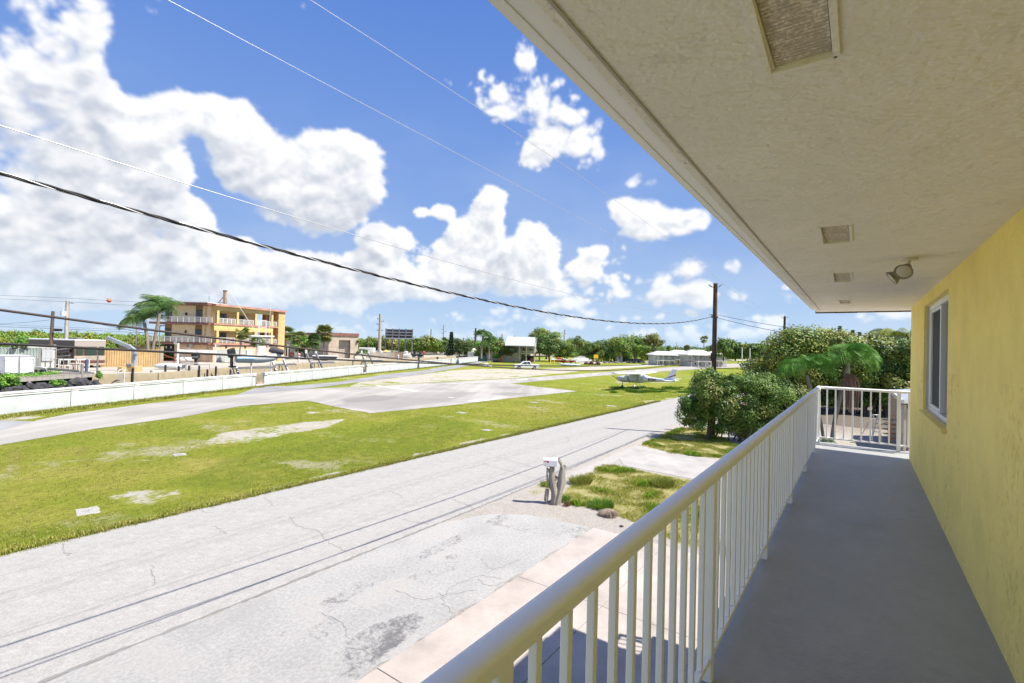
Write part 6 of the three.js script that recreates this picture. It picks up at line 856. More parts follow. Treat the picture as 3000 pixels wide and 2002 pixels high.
  tp('distant pole left above the white roofed house', 1470, 1020, 42, .4, { d: 330, m: mat.wood }); tp('distant pole above the middle of the white roof', 1506, 1020, 36, .4, { d: 340, m: mat.wood });
  tp('pale wooden pole in front of the trees right of the white roofed house', 1580, 1058, 78, .3, { y: 0 }); tp('distant pole behind the big tree crowns, left of the side street', 1652, 1040, 74, .35, { y: 0, d: 250, arms: [[68, 3], [60, 4]] });
  tp('white pole in front of the golden green palm hedge', 1816, 1060, 68, .24, { y: 0, m: mat.whitePaint }); tp('grey pole left of the white houses', 1949, 1057, 54, .22, { y: 0 }); tp('grey pole in front of the white houses, middle', 1981, 1056, 52, .22, { y: 0 }); tp('grey pole in front of the white houses, right', 2043, 1052, 44, .2, { y: 0 });
  { const t = put('street_sign', 'round white sign on a pole below the billboard', 'sign', 1187, 1040, { y: .7 }); mb().bar(V3(0, 0, 0), V3(0, 36 * t.s, 0), .1).build('pole', mat.galv, t); mb().add(new THREE.CylinderGeometry(3 * t.s, 3 * t.s, .1, 18), 0, 38 * t.s, 0, Math.PI / 2).build('board', mat.whitePaint, t); }
  // billboard seen from behind
  {
    const t = put('billboard', 'large dark billboard seen from behind on tall posts', 'billboard', 1168, 1040, { y: .7 }), s = t.s; const pm = M(.055, .065, .085, .7, W); for (let r = 0; r < 3; r++) for (let c = 0; c < 4; c++) mb().box(19.2 * s, 8.4 * s, .2, (-29 + c * 19.4) * s, (53 + r * 8.7) * s, 0).build('panel', pm, t);
    const m = mb(); for (let c = 0; c < 5; c++) m.box(.5, 77 * s, .5, (-38.5 + c * 19.4) * s, 38 * s, .5); m.build('post', M(.16, .16, .17, .7), t); mb().box(90 * s, .5, 1.4, 0, 48 * s, .9).box(80 * s, .35, .4, 0, 57.4 * s, .5).box(80 * s, .35, .4, 0, 66 * s, .5).build('catwalk', M(.3, .31, .33, .6), t); const r = mb(); for (const x of [-44, -48, 44, 40]) r.bar(V3(x * s, 48 * s, 1), V3(x * s, 55 * s, 1), .1, 4); r.bar(V3(-48 * s, 55 * s, 1), V3(-40 * s, 55 * s, 1), .08, 4); r.build('guard_rail', M(.2, .2, .21, .6), t);
  }
  // slatted fence and tan screen
  { const t = put('slat_fence', 'long cream fence of horizontal boards behind the boat lifts', 'fence', 1113, 1051, { y: .7, turn: .02 }), s = t.s; for (let i = 0; i < 9; i++) mb().box(82 * s, 1.75 * s, .12, 0, (1.2 + i * 1.95) * s, 0).build('board', M(.72, .66, .55, .75, W), t); mb().box(82 * s, 18 * s, .06, 0, 9 * s, -.2).build('backing', M(.40, .36, .30, .9), t); const u = put('screen_panel', 'plain tan screen panel at the right end of the cream fence', 'panel', 1167, 1050.5, { y: .7 }); mb().box(27 * u.s, 17.5 * u.s, .2, 0, 8.8 * u.s, 0).build('board', M(.50, .36, .24, .8, W), u); mb().box(.2, 18 * u.s, .3, -13.5 * u.s, 9 * u.s, 0).box(.2, 18 * u.s, .3, 13.5 * u.s, 9 * u.s, 0).build('frame', M(.6, .5, .4, .8), u); }
  const wpst = (l, u, v, h) => { const t = put('post', l, 'post', u, v, { y: .7 }); mb().bar(V3(0, 0, 0), V3(0, h * t.s, 0), .28, 8).add(new THREE.SphereGeometry(.34, 8, 6), 0, h * t.s, 0).build('shaft', mat.whitePaint, t); }; wpst('short white post in front of the tan screen panel', 1166, 1056, 13); wpst('short white post beside the small date palm', 1041, 1058, 10);
  // marina shops and boats
  { const t = put('long_shed', 'long low building with grey roof behind the marina boats', 'building', 1215, 1034, { y: .7 }), s = t.s; mb().box(115 * s, 14 * s, 9, 8 * s, 7 * s, -4.5).build('wall', M(.48, .45, .43, .85, W), t); mb().prism([[-60 * s, 14 * s], [-56 * s, 19 * s], [66 * s, 16.5 * s], [69 * s, 12.5 * s]], 10, 0, 0, -9.6).build('roof', M(.40, .35, .33, .9, W), t); for (const x of [-40, -10, 25, 45]) mb().box(6 * s, 5 * s, .1, x * s, 8 * s, .06).build('window', mat.glass, t); }
  { const t = put('shop', 'small white shop with canopy and a red lettered sign on top', 'shop', 1292, 1035, { y: .7 }), s = t.s; mb().box(14 * s, 15 * s, 6, 0, 7.5 * s, -3.2).build('wall', M(.7, .7, .68, .8, W), t); mb().box(40 * s, 2 * s, 8, -2 * s, 17 * s, -2.5).build('canopy', mat.whitePaint, t); for (const x of [-14, -8, 8, 14]) mb().box(.4, 16 * s, .4, x * s, 8 * s, 1.2).build('column', mat.whitePaint, t); mb().box(12 * s, 6 * s, .3, 5 * s, 21 * s, 0).build('sign_board', M(.7, .66, .66, .6), t); mb().add(new TextGeometry('ACE', { font, size: 3.2 * s, depth: .1, curveSegments: 3 }), .6 * s, 19.6 * s, .16).build('lettering', mat.red, t); mb().box(8 * s, 7 * s, .1, 2 * s, 9 * s, -.15).build('window', M(.10, .2, .28, .1), t); }
  const sb = (l, u, v, L, hm, top, o = {}) => { const t = put('moored_boat', l, 'boat', u, v, { y: .7, turn: o.turn || 0 }), s = t.s, q = L * s; mb().add(loft([[-q / 2, 1.1, .25, .8, .9], [0, 1.15, .25, .85, 1.05], [q * .35, 1.3, .25, .8, .7], [q / 2, 1.5, .15, .3, .1]])).build('hull', hm, t); mb().rbox(q * .35, 1.1, 1.5, .15, -q * .05, 1.9, 0).build('cabin', top, t); mb().box(q * .9, .2, .8, 0, .15, 0).build('trailer_frame', mat.galv, t); return t; };
  sb('white cruiser on a trailer right of the tan screen panel', 1190, 1049, 24, M(.76, .77, .78, .35), mat.whitePaint); sb('dark hulled boat beside the white cruiser', 1215, 1048, 16, M(.03, .03, .035, .4), mat.dark); sb('dark boat with a red buoy at its right end', 1232, 1049, 18, M(.035, .04, .05, .4), M(.05, .05, .055, .6)); sb('pale boat in front of the white shop', 1310, 1041, 16, M(.6, .62, .66, .4), mat.whitePaint); sb('small white boat by the green bushes, right of the pale boat', 1326, 1041, 10, M(.7, .7, .7, .4), mat.whitePaint);
  { const t = put('buoy', 'red round buoy on the dark boat in the marina', 'buoy', 1242, 1046, { y: .7 }); mb().add(new THREE.SphereGeometry(4 * t.s, 14, 10), 0, 13 * t.s, 1.2).bar(V3(0, 0, 1.2), V3(0, 10 * t.s, 1.2), .12).build('float', mat.red, t); }
  { const t = put('white_van', 'white box van behind the cream slatted fence', 'van', 1072, 1040, { y: .7 }), s = t.s; mb().rbox(44 * s, 20 * s, 3, .2, 0, 11 * s, -1.5).build('body', M(.72, .73, .74, .4), t); mb().rbox(10 * s, 14 * s, 3.05, .1, 14 * s, 12 * s, -1.49).build('box_front', mat.whitePaint, t); mb().box(8 * s, 4 * s, .05, -14 * s, 14 * s, .03).box(2.5 * s, 6 * s, .05, 3 * s, 12 * s, .03).build('window', mat.dark, t); carWheels(t, [[-12 * s, -.3], [12 * s, -.3]], .5, .3); }
  { const t = put('market_umbrella', 'orange garden umbrella behind the cream slatted fence', 'umbrella', 1131, 1042, { y: .7 }), s = t.s; mb().add(new THREE.ConeGeometry(14 * s, 6 * s, 8), 0, 14 * s, 0).build('canopy', M(.65, .38, .15, .8), t); mb().bar(V3(0, 0, 0), V3(0, 14 * s, 0), .1).build('pole', mat.galv, t); }
  { const t = put('boat_shed_roof', 'low pale blue roof left of the orange umbrella', 'shed', 1108, 1042, { y: .7 }), s = t.s; mb().prism([[-14 * s, 0], [-14 * s, 8 * s], [0, 15 * s], [14 * s, 8 * s], [14 * s, 0]], 4, 0, 0, -4).build('roof', M(.55, .58, .64, .6), t); }
  // middle distance trees
  reseed(321);
  T('feathery_tree', 'broad light green feathery tree left of the mint wall end', 1345, 1054, { h: 64, w: 84, n: 6500, hue: [[.09, .15, .03], [.12, .17, .04], [.07, .11, .03]], base: .02, leaf: .55, lw: .28, lobes: 40, lr: .28 });
  T('round_tree', 'bushy tree right behind the pine tree', 1376, 1048, { h: 56, w: 54, n: 3500, hue: HUE.mix, base: .05, leaf: .55, lw: .3 }); T('round_tree', 'rounded bright tree with orange tinted top above the beige storage unit', 1448, 1060, { h: 71, w: 116, d: 186, n: 9000, hue: [...HUE.bright, [.16, .12, .03]], base: .05, leaf: .6, lw: .4, lobes: 44, lr: .26 });
  T('shrub', 'dark shrub between the feathery tree and the beige unit', 1413, 1056, { h: 44, w: 50, n: 2500, hue: HUE.mix, base: 0, leaf: .5, lw: .3 });
  { const t = put('pine_tree', 'narrow dark pine tree standing up above the other trees', 'tree', 1321, 1040, { y: .7, d: 190 }), s = t.s, l = []; for (let i = 0; i < 1500; i++) { const q = rnd(), a = rr(0, 6.28), r = (1 - q) * 6.5 * s * Math.sqrt(rnd()) * (1 + .3 * Math.sin(q * 40)), h = HUE.pine[i % 2], k = rr(.7, 1.4); l.push([Math.cos(a) * r, (14 + q * 54) * s, Math.sin(a) * r, Math.cos(a), -.1, Math.sin(a), .8, .35, h[0] * k, h[1] * k, h[2] * k]); } mb().bar(V3(0, 0, 0), V3(0, 62 * s, 0), .3, 6, .06).build('trunk', barkMat, t); addMesh(leafGeo(l), leafFar, 'crown', t); }
  const wf2 = { ...wf, wind: .1, v: .2 };
  palm('coconut_palm', 'tall coconut palm above the round trees in the middle distance', 1410, 1050, { h: 66, len: 32, lean: 4, n: 22, f: wf2, tr: .3, d: 150 }); palm('coconut_palm', 'second coconut palm just right of the tall one', 1432, 1050, { h: 56, len: 26, n: 14, f: wf2, tr: .25, d: 152 });
  palm('fan_palm', 'distant fan palm beside the right transmission pole', 1303, 1036, { y: .7, h: 36, len: 14, n: 28, ...fan, d: 200 });
  [[1090, 40, 60], [1130, 46, 70], [1215, 40, 60], [1250, 44, 60], [1275, 40, 50]].forEach(([u, h, w], i) => T('far_tree', ['far green tree left of the billboard posts', 'far palm like tree below the billboard', 'far tree right of the billboard', 'far olive tree beside the plain dark pole', 'far tree behind the white shop'][i], u, 1030, { y: .7, h, w, n: 1500, hue: i % 2 ? HUE.olive : HUE.mix, leaf: 1, lw: .6, d: 235, base: 0 }));
  { const t = put('house', 'house with a pale green hipped roof between the feathery tree and the coconut palm', 'house', 1390, 1040, { d: 190 }), s = t.s; t.position.y = 0; mb().box(40 * s, 24 * s, 8, 0, 12 * s, -4).build('wall', M(.6, .6, .55, .8), t); const g = new THREE.ConeGeometry(24 * s, 12 * s, 4); g.rotateY(Math.PI / 4); mb().add(g, -4 * s, 30 * s, -4, 0, 0, 0, V3(1.1, 1, .6)).build('roof', M(.50, .58, .52, .6), t); }
  // beige storage unit
  {
    const t = container('long beige corrugated storage unit behind the white pickup truck', 1475, 1060, 103, 25.5, 3, M(.60, .54, .45, .65, W), { name: 'storage_unit', y: 0, turn: 0 }); 
    const nt = put('green_netting', 'dark green mesh screen at the end of the boundary wall', 'fence', 1415, 1060), s = nt.s; mb().box(26 * s, 17 * s, .1, -3 * s, 8.5 * s, -1).build('mesh', M(.01, .055, .045, .9), nt); mb().bar(V3(-15 * s, 0, -1), V3(-15 * s, 18 * s, -1), .1).bar(V3(10 * s, 0, -1), V3(10 * s, 18 * s, -1), .1).build('post', mat.dark, nt);
    const ex = put('orange_machine', 'small orange lifting machine leaning before the beige storage unit', 'machine', 1467, 1061.5), e = ex.s; mb().rbox(5 * e, 14 * e, .8, .1, 0, 9 * e, .8).rbox(8 * e, 2 * e, 1, .1, 0, 2 * e, .8).beam(V3(2 * e, 15 * e, .8), V3(10 * e, 18 * e, .8), .25, .3).build('mast', M(.5, .09, .02, .5), ex); carWheels(ex, [[-2 * e, .9], [3 * e, .9]], .3, .2);
    const jk = put('tarp_pile', 'dark covered pile left of the orange machine', 'pile', 1452, 1061), j = jk.s; mb().add(new THREE.SphereGeometry(1, 14, 8), 0, 2 * j, .8, 0, 0, 0, V3(11 * j, 3.6 * j, .9)).build('tarp', M(.05, .05, .06, .8), jk); const tbl = put('picnic_bench', 'small green bench at the left end of the beige storage unit', 'bench', 1437, 1061), q = tbl.s; mb().box(14 * q, .12, 1, 0, 4.5 * q, .9).box(14 * q, .1, .4, 0, 2.5 * q, 1.7).box(.15, 4.5 * q, .8, -5 * q, 2.2 * q, .9).box(.15, 4.5 * q, .8, 5 * q, 2.2 * q, .9).build('bench', M(.2, .27, .18, .8), tbl);
    const wsn = put('warning_sign', 'small yellow triangular sign before the right end of the beige unit', 'sign', 1512, 1061.5), w = wsn.s; mb().prism([[-3.4 * w, 0], [0, 6 * w], [3.4 * w, 0]], .1, 0, 2 * w, .9).build('board', M(.75, .55, .04, .6), wsn); mb().bar(V3(0, 0, .9), V3(0, 3 * w, .9), .08).build('post', mat.galv, wsn);
    const rk = put('rubble_heap', 'heap of pale coral rubble beside the foot path', 'rubble', 1423, 1073), r = rk.s; const rb = mb(); reseed(331); for (let i = 0; i < 34; i++) { const a = rr(0, 6.28), d = Math.sqrt(rnd()) * 16 * r; rb.add(new THREE.IcosahedronGeometry(rr(.2, .55), 0), Math.cos(a) * d, Math.max(.05, (1 - d / (16 * r)) * 6 * r), Math.sin(a) * d * .6, rnd() * 6, rnd() * 6, 0, V3(1.2, .7, 1)); } rb.build('rubble', M(.62, .60, .57, .9, W), rk);
  }
  // white roofed house on stilts
  {
    const t = put('stilt_house', 'two storey grey house with white metal roof and red doors', 'house', 1530, 1061, { turn: -.10 }), s = t.s, gw = M(.42, .43, .46, .8, W); const h2 = 26 * s, h3 = 46 * s;
    mb().box(76 * s, h3 - h2, 9, -2 * s, (h2 + h3) / 2, -5.8).box(58 * s, h2 - .4, 8, -10 * s, h2 / 2 - .2, -7).build('wall', gw, t);
    mb().prism([[2.6, 0], [2.6, .25], [-6.5, 3.4], [-14, .25], [-14, 0]], 79 * s, -40 * s, h3, 0, Math.PI / 2).build('roof', M(.70, .71, .74, .35, { metalness: .2, map: weather3 }), t); 
    { const sm = mb(); for (let i = 0; i < 26; i++) sm.beam(V3((-43 + i * 3.3) * s, h3 + .29, 2.58), V3((-43 + i * 3.3) * s, h3 + 3.46, -6.4), .06, .08); sm.build('roof_seam', M(.62, .63, .66, .4), t); }
    mb().box(70 * s, .35, 2.6, 2 * s, h2 - .18, -.0).build('balcony_floor', mat.whitePaint, t); const rl = mb(); rl.box(46 * s, .12, .1, 12 * s, h2 + 7 * s, 1.2); for (let i = 0; i < 34; i++) rl.box(.06, 7 * s, .06, (-11 + i * 1.39) * s, h2 + 3.5 * s, 1.2); for (const x of [-11, 12, 35]) rl.box(.22, 8 * s, .22, x * s, h2 + 4 * s, 1.2); rl.build('railing', M(.6, .61, .63, .6), t); mb().box(46 * s, 6 * s, .04, 12 * s, h2 + 3.4 * s, 1.1).build('rail_panel', M(.30, .31, .35, .6), t);
    for (const x of [2, 8]) mb().box(4.6 * s, 13.5 * s, .1, x * s, h2 + 6.8 * s, -1.24).build('door', M(.16, .02, .02, .5), t); mb().box(5.6 * s, 13 * s, .1, -4 * s, h2 + 7 * s, -1.25).build('shutter', M(.5, .5, .52, .6), t); mb().box(13 * s, 8 * s, .1, 25 * s, h2 + 8.5 * s, -1.24).box(8 * s, 8 * s, .1, -20 * s, h2 + 8.5 * s, -1.24).build('window', M(.07, .09, .06, .1), t);
    for (const x of [-8, 12, 36]) mb().box(.35, h3, .35, x * s, h3 / 2, 1.25).build('column', mat.whitePaint, t); mb().beam(V3(36 * s, h3, 1.3), V3(44 * s, h2 + 4 * s, 1.3), .25, .2).build('brace', mat.whitePaint, t); mb().box(3 * s, 10 * s, .1, 39 * s, 24 * s, 1.5).build('flag', mat.red, t); mb().box(26 * s, 17 * s, .1, 20 * s, 9 * s, -1.5).build('garage_opening', mat.black, t); mb().box(9 * s, 9 * s, 1, 12 * s, 4.5 * s, -.4).box(7 * s, 12 * s, 1, 26 * s, 6 * s, -.4).build('storage_box', M(.25, .05, .04, .6), t);
    for (const [a, b] of [[8, 14], [36, 30]]) mb().beam(V3(a * s, h2 - 6 * s, 1.2), V3(b * s, h2 - .6, 1.2), .2, .2).build('brace', mat.whitePaint, t);
  }
  // big dark trees and street
  reseed(341);
  T('large_tree', 'large dark green tree right of the white roofed house', 1610, 1060, { h: 86, w: 104, n: 9000, hue: HUE.dark.concat(HUE.mix), base: .05, leaf: .6, lw: .36, lobes: 46, lr: .27 }); T('large_tree', 'tall yellow green topped tree behind the dark tree', 1600, 1052, { h: 92, w: 90, n: 5500, hue: HUE.mix.concat(HUE.yellow), base: .2, leaf: .7, lw: .4, d: 215 });
  T('large_tree', 'grey green tree left of the side street, behind the red seaplane', 1660, 1061, { h: 60, w: 60, n: 5000, hue: HUE.mix.concat(HUE.yellow), base: .02, leaf: .55, lw: .3 }); T('large_tree', 'rounded tree closing the far end of the side street on its left', 1692, 1040, { h: 58, w: 56, n: 3500, hue: HUE.olive.concat(HUE.mix), base: .1, leaf: .7, lw: .4, d: 240 }); T('large_tree', 'dark tree at the end of the side street', 1705, 1030, { h: 36, w: 46, n: 2000, hue: HUE.dark, base: 0, leaf: .8, lw: .5, d: 300 });
  const hedge = [[1738, 62, 50, 'mix', 'shaded tree at the right corner of the side street'], [1762, 66, 52, 'dark', 'dark tree behind the yellow road sign'], [1790, 70, 50, 'bright', 'golden green palm clump left of the white pole'], [1822, 68, 48, 'yellow', 'golden green palm clump behind the white pole'], [1850, 70, 50, 'bright', 'bright palm clump right of the white pole'], [1880, 66, 46, 'bright', 'bright green clump in the middle of the palm hedge'], [1815, 58, 60, 'bright', 'low bright palm clump at the foot of the white pole'], [1905, 52, 44, 'dark', 'reddish dark shrub at the right part of the palm hedge'], [1930, 40, 44, 'dark', 'low dark shrub at the right end of the palm hedge']];
  for (const [u, h, w, k, l] of hedge) T('hedge_tree', l, u, 1060, { h, w: w * 1.2, n: 5200, low: -1, deep: .6, hue: k === 'yellow' ? HUE.yellow.concat(HUE.bright) : k === 'bright' ? HUE.bright.concat(HUE.yellow) : HUE[k].concat(HUE.dark), base: 0, leaf: .75, lw: .3, lobes: 34, lr: .26 });
  reseed(347); for (const [u, h, l] of [[1785, 44, 'areca palm left in the golden hedge'], [1812, 50, 'areca palm just left of the white pole'], [1838, 46, 'areca palm just right of the white pole'], [1866, 50, 'areca palm in the middle of the golden hedge'], [1886, 40, 'areca palm at the right of the golden hedge']]) palm('areca_palm', l, u, 1059, { h, len: 26, n: 14, f: { ...wf, wind: 0, col: [.13, .17, .03], n: 18 }, tr: .12 });
  T('large_tree', 'dense dark tree behind the white pole', 1815, 1052, { h: 64, w: 74, n: 3500, hue: HUE.mix, base: 0, low: -1, leaf: .8, lw: .45, d: 205 }); T('round_tree', 'domed olive tree rising above the right end of the palm hedge', 1914, 1050, { h: 72, w: 52, n: 3500, hue: HUE.olive, base: .35, leaf: .7, lw: .4, d: 205 }); T('large_tree', 'dark broad tree behind the middle of the palm hedge', 1860, 1050, { h: 66, w: 120, n: 4500, hue: HUE.mix, base: .2, leaf: .8, lw: .45, d: 215 });
  { const t = put('house', 'pale roofed house peeking above the palm hedge behind the white pole', 'house', 1815, 1050, { d: 220 }), s = t.s; t.position.y = 0; mb().box(18 * s, 56 * s, 6, 0, 28 * s, -3).build('wall', M(.6, .6, .6, .8), t); mb().prism([[-13 * s, 56 * s], [-9 * s, 66 * s], [9 * s, 66 * s], [13 * s, 56 * s]], 7, 0, 0, -6.5).build('roof', M(.66, .66, .68, .5), t); }
  { const t = put('mesh_fence', 'dark green mesh fence at the foot of the palm hedge', 'fence', 1848, 1061), s = t.s; mb().box(62 * s, 10 * s, .08, 0, 5 * s, .3).build('mesh', M(.012, .03, .035, .9), t); const p = mb(); for (let i = 0; i < 9; i++) p.bar(V3((-31 + i * 7.75) * s, 0, .36), V3((-31 + i * 7.75) * s, 11 * s, .36), .05, 5); p.build('post', mat.galv, t); }
  // seaplane
  {
    const t = put('seaplane', 'red and white seaplane parked left of the side street', 'aeroplane', 1652, 1066, { turn: .12 }), s = t.s, rd = M(.38, .025, .03, .3, { clearcoat: .5 }); mb().add(loft([[-38 * s, 9.5 * s, 1.2 * s, 1.5 * s, .2], [-24 * s, 9 * s, 2.6 * s, 3.2 * s, .55], [-6 * s, 8.5 * s, 5 * s, 4.5 * s, .75], [14 * s, 8 * s, 4.6 * s, 4.4 * s, .75], [28 * s, 8 * s, 3.2 * s, 3.6 * s, .6], [34 * s, 8.5 * s, 1.4 * s, 1.5 * s, .3]])).build('fuselage', rd, t);
    mb().rbox(70 * s, 1.3 * s, 1.5, .1, -2 * s, 11 * s, .1).build('white_band', mat.whitePaint, t); mb().prism([[-41 * s, 22 * s], [-36 * s, 22.5 * s], [-26 * s, 11 * s], [-38 * s, 10 * s]], .2, 0, 0, -.1).build('fin', M(.6, .62, .58, .5), t); for (const d of [1, -1]) mb().add(wingGeo(11 * s, 9 * s, 6, .1), -6 * s, 13.5 * s, d * .1, 0, 0, 0, V3(1, 1, d)).build('wing', M(.7, .72, .73, .4), t); mb().rbox(14 * s, 3.4 * s, 1.4, .2, -2 * s, 13 * s, 0).build('cabin_window', mat.glass, t); mb().rbox(14 * s, 4 * s, 1.2, .2, -12 * s, 15 * s, -2).build('engine', M(.5, .06, .03, .5), t); mb().beam(V3(2 * s, 12.5 * s, .8), V3(14 * s, 4 * s, .9), .3, .1).build('strut', mat.whitePaint, t); mb().rbox(.15, 11 * s, .3, .05, 35 * s, 6 * s, 0, 0, 0, -.3).build('propeller', mat.dark, t); carWheels(t, [[-2 * s, .8], [20 * s, .6]], .35, .25); const y = M(.65, .48, .05, .6); for (const x of [-40, -29, 42]) { const b = put('bollard', ['left yellow post before the seaplane tail', 'right yellow post before the seaplane tail', 'thin pale post right of the seaplane nose'][[-40, -29, 42].indexOf(x)], 'post', 1652 + x, 1066.5); mb().bar(V3(0, 0, 0), V3(0, 11 * b.s, 0), x > 0 ? .08 : .18, 8).build('shaft', x > 0 ? mat.whitePaint : y, b); }
    const fl = put('float_boat', 'low grey and blue boat hull lying in front of the red seaplane', 'boat', 1668, 1071.5), f = fl.s; mb().add(loft([[-32 * f, 3.6 * f, .15, .12, .2], [-16 * f, 2.6 * f, .35, .4, .7], [10 * f, 2.2 * f, .4, .5, .8], [26 * f, 2.6 * f, .3, .5, .6], [33 * f, 3.6 * f, .1, .2, .1]])).build('hull', M(.50, .54, .62, .4), fl); mb().rbox(9 * f, 1.2 * f, .1, .03, -14 * f, 1.6 * f, .78, 0, 0, -.12).rbox(9 * f, 1.2 * f, .1, .03, 16 * f, 1.5 * f, .78, 0, 0, .12).build('stripe', M(.05, .09, .2, .5), fl);
  }
  { const t = put('road_sign', 'yellow rectangular road sign on two posts at the side street corner', 'sign', 1746, 1062), s = t.s; mb().box(13 * s, 11 * s, .1, 0, 17 * s, 0).build('board', M(.80, .50, .02, .6), t); for (const x of [-4.5, 5]) mb().bar(V3(x * s, 0, -.08), V3(x * s, 22 * s, -.08), .08, 6).build('post', mat.galv, t); }
  { reseed(351); const t = put('rock_pile', 'low pile of dark reddish rocks at the corner of the side street', 'rocks', 1735, 1069), s = t.s; for (let i = 0; i < 26; i++) mb().add(new THREE.IcosahedronGeometry(rr(.35, .8), 1), rr(-20, 20) * s, rr(.1, .6), rr(-.8, .8), rnd() * 6, rnd() * 6, 0, V3(1.1, .8, 1)).build('rock', M(.10 + rr(0, .06), .06, .055, .95), t); }
  { reseed(352); const m = M(.22, .20, .18, .95, W); const spots = []; for (let i = 0; i < 14; i++) spots.push([1770 + i * 17 + rr(-4, 4), 1064.5 - i * .28]); const p = put('boulder', 'leftmost grey brown boulder in the row along the shore road', 'boulder', spots[0][0], spots[0][1], { group: 'boulders in a row along the shore road' }); mb().add(new THREE.IcosahedronGeometry(.55, 1), 0, .25, 0, 0, 0, 0, V3(1.3, .8, 1)).build('stone', m, p); const ord = ['second', 'third', 'fourth', 'fifth', 'sixth', 'seventh', 'eighth', 'ninth', 'tenth', 'eleventh', 'twelfth', 'thirteenth', 'fourteenth']; spots.slice(1).forEach(([u, v], i) => clone(p, ord[i] + ' boulder from the left in the row along the shore road', G(u, v), rr(0, 6)).scale.setScalar(rr(.7, 1.2))); }
  car('dark blue car parked at the right side of the side street', 1722, 1048, [.03, .04, .07], { turn: 1.2 }); car('grey white car parked farther along the side street', 1716, 1042, [.5, .5, .52], { turn: 1.2 }); car('dark red pickup like car on the shore road', 2040, 1057, [.22, .015, .02], { turn: .3 }); car('black car parked behind the dark red one', 2062, 1055, [.03, .03, .035], { turn: -.5 }); car('dark car under the umbrella shaped palm by the white houses', 2008, 1055, [.035, .04, .045], { turn: .2 }); car('blue car on the shore road far right', 2203, 1052, [.05, .13, .2], { turn: .2 });
  { const t = put('trailer_boat', 'long pale grey boat on a trailer before the white houses', 'boat', 1998, 1056), s = t.s; mb().add(loft([[-18 * s, 6 * s, .4, 1.2, 1], [0, 6 * s, .4, 1.3, 1.1], [16 * s, 7 * s, .3, .8, .6], [20 * s, 8 * s, .2, .3, .1]])).build('hull', M(.42, .45, .48, .5), t); mb().box(36 * s, .2, .8, 0, 1.4 * s, 0).build('trailer_frame', mat.galv, t); }
  // white houses
  const wh = (label, u, v, w, h, o = {}) => {
    const t = put('white_house', label, 'house', u, v, { d: o.d || 175, turn: o.turn || 0 }), s = t.s; t.position.y = 0; const base = (HCAM * FPX / (o.d || 175)), H = h * s, ww = w * s; mb().box(ww, H, 9, 0, H / 2, -4.5).build('wall', M(.70, .70, .68, .7, W), t); { const a = ww / 2 + .9, z0 = 2.2, z1 = -10, rh = (o.r || 11) * s, q = a * .42, zm = (z0 + z1) / 2, T3 = [[-a, 0, z0], [a, 0, z0], [q, rh, zm], [-a, 0, z0], [q, rh, zm], [-q, rh, zm], [a, 0, z0], [a, 0, z1], [q, rh, zm], [-a, 0, z1], [-a, 0, z0], [-q, rh, zm], [a, 0, z1], [-a, 0, z1], [-q, rh, zm], [a, 0, z1], [-q, rh, zm], [q, rh, zm]], g = new THREE.BufferGeometry(); g.setAttribute('position', new THREE.Float32BufferAttribute(T3.flat(), 3)); g.computeVertexNormals(); mb().add(g, 0, H + .2, 0).box(a * 2, .22, .2, 0, H + .1, z0).box(.2, .22, z0 - z1, a, H + .1, zm).build('roof', M(.78, .77, .76, .6, W), t); mb().box(a * 2 - .4, .12, z0 - z1 - .4, 0, H + .06, zm).build('eaves', mat.whitePaint, t); }
    for (let k = 0; k < (o.fl || 2); k++) for (let i = 0; i < (o.n || 4); i++) { const x = (-.5 + (i + .5) / (o.n || 4)) * ww, y = H * (k + .55) / (o.fl || 2); mb().box(2.2 * s * 1.6, 5.5 * s, .12, x, y, .06).build('window', M(.10, .12, .14, .1), t); } mb().box(ww * .9, .25, 2, 0, H / 2, 1).build('balcony_floor', mat.whitePaint, t); const r = mb(); for (let i = 0; i < 22; i++) r.box(.08, 1.1, .08, (-.45 + i * .9 / 21) * ww, H / 2 + .65, 1.95); r.box(ww * .9, .12, .1, 0, H / 2 + 1.2, 1.95); for (let i = 0; i < 4; i++) r.box(.3, H, .3, (-.44 + i * .293) * ww, H / 2, 1.6); r.build('railing', mat.whitePaint, t); return t; };
  wh('white house with low roof and columned balcony, left of the row', 1948, 1056, 58, 29, { n: 5, d: 185 }); wh('white gabled house in the middle of the row', 1996, 1056, 54, 31, { d: 195, r: 11 }); wh('largest white hip roofed house in the row, near the dark pole', 2052, 1056, 70, 33, { d: 178, r: 15, n: 5 }); wh('white house end showing right of the dark utility pole', 2106, 1052, 36, 36, { d: 180, r: 8, n: 2 });
  palm('umbrella_palm', 'round headed palm before the white houses', 2012, 1057, { h: 38, len: 11, n: 40, ...fan, cols: [[.12, .17, .05], [.19, .20, .07]] }); T('round_tree', 'round green tree between the white houses and the palm hedge', 1958, 1057, { h: 44, w: 26, n: 1600, hue: HUE.mix, base: .3, leaf: .6, lw: .35 }); for (const [u, h, w, l] of [[1935, 30, 30, 'low green shrub before the left white house'], [1975, 16, 34, 'low hedge before the middle white house'], [2030, 17, 30, 'low hedge before the largest white house'], [2078, 22, 30, 'round shrub just left of the dark pole'], [2100, 20, 40, 'low shrub just right of the dark pole']]) T('shrub', l, u, 1057.5, { h, w, n: 1100, hue: HUE.mix, base: 0, low: -1, leaf: .5, lw: .3 });
  palm('fan_palm', 'dark palm behind the largest white house', 2062, 1040, { h: 46, len: 14, n: 24, ...fan, d: 210 });
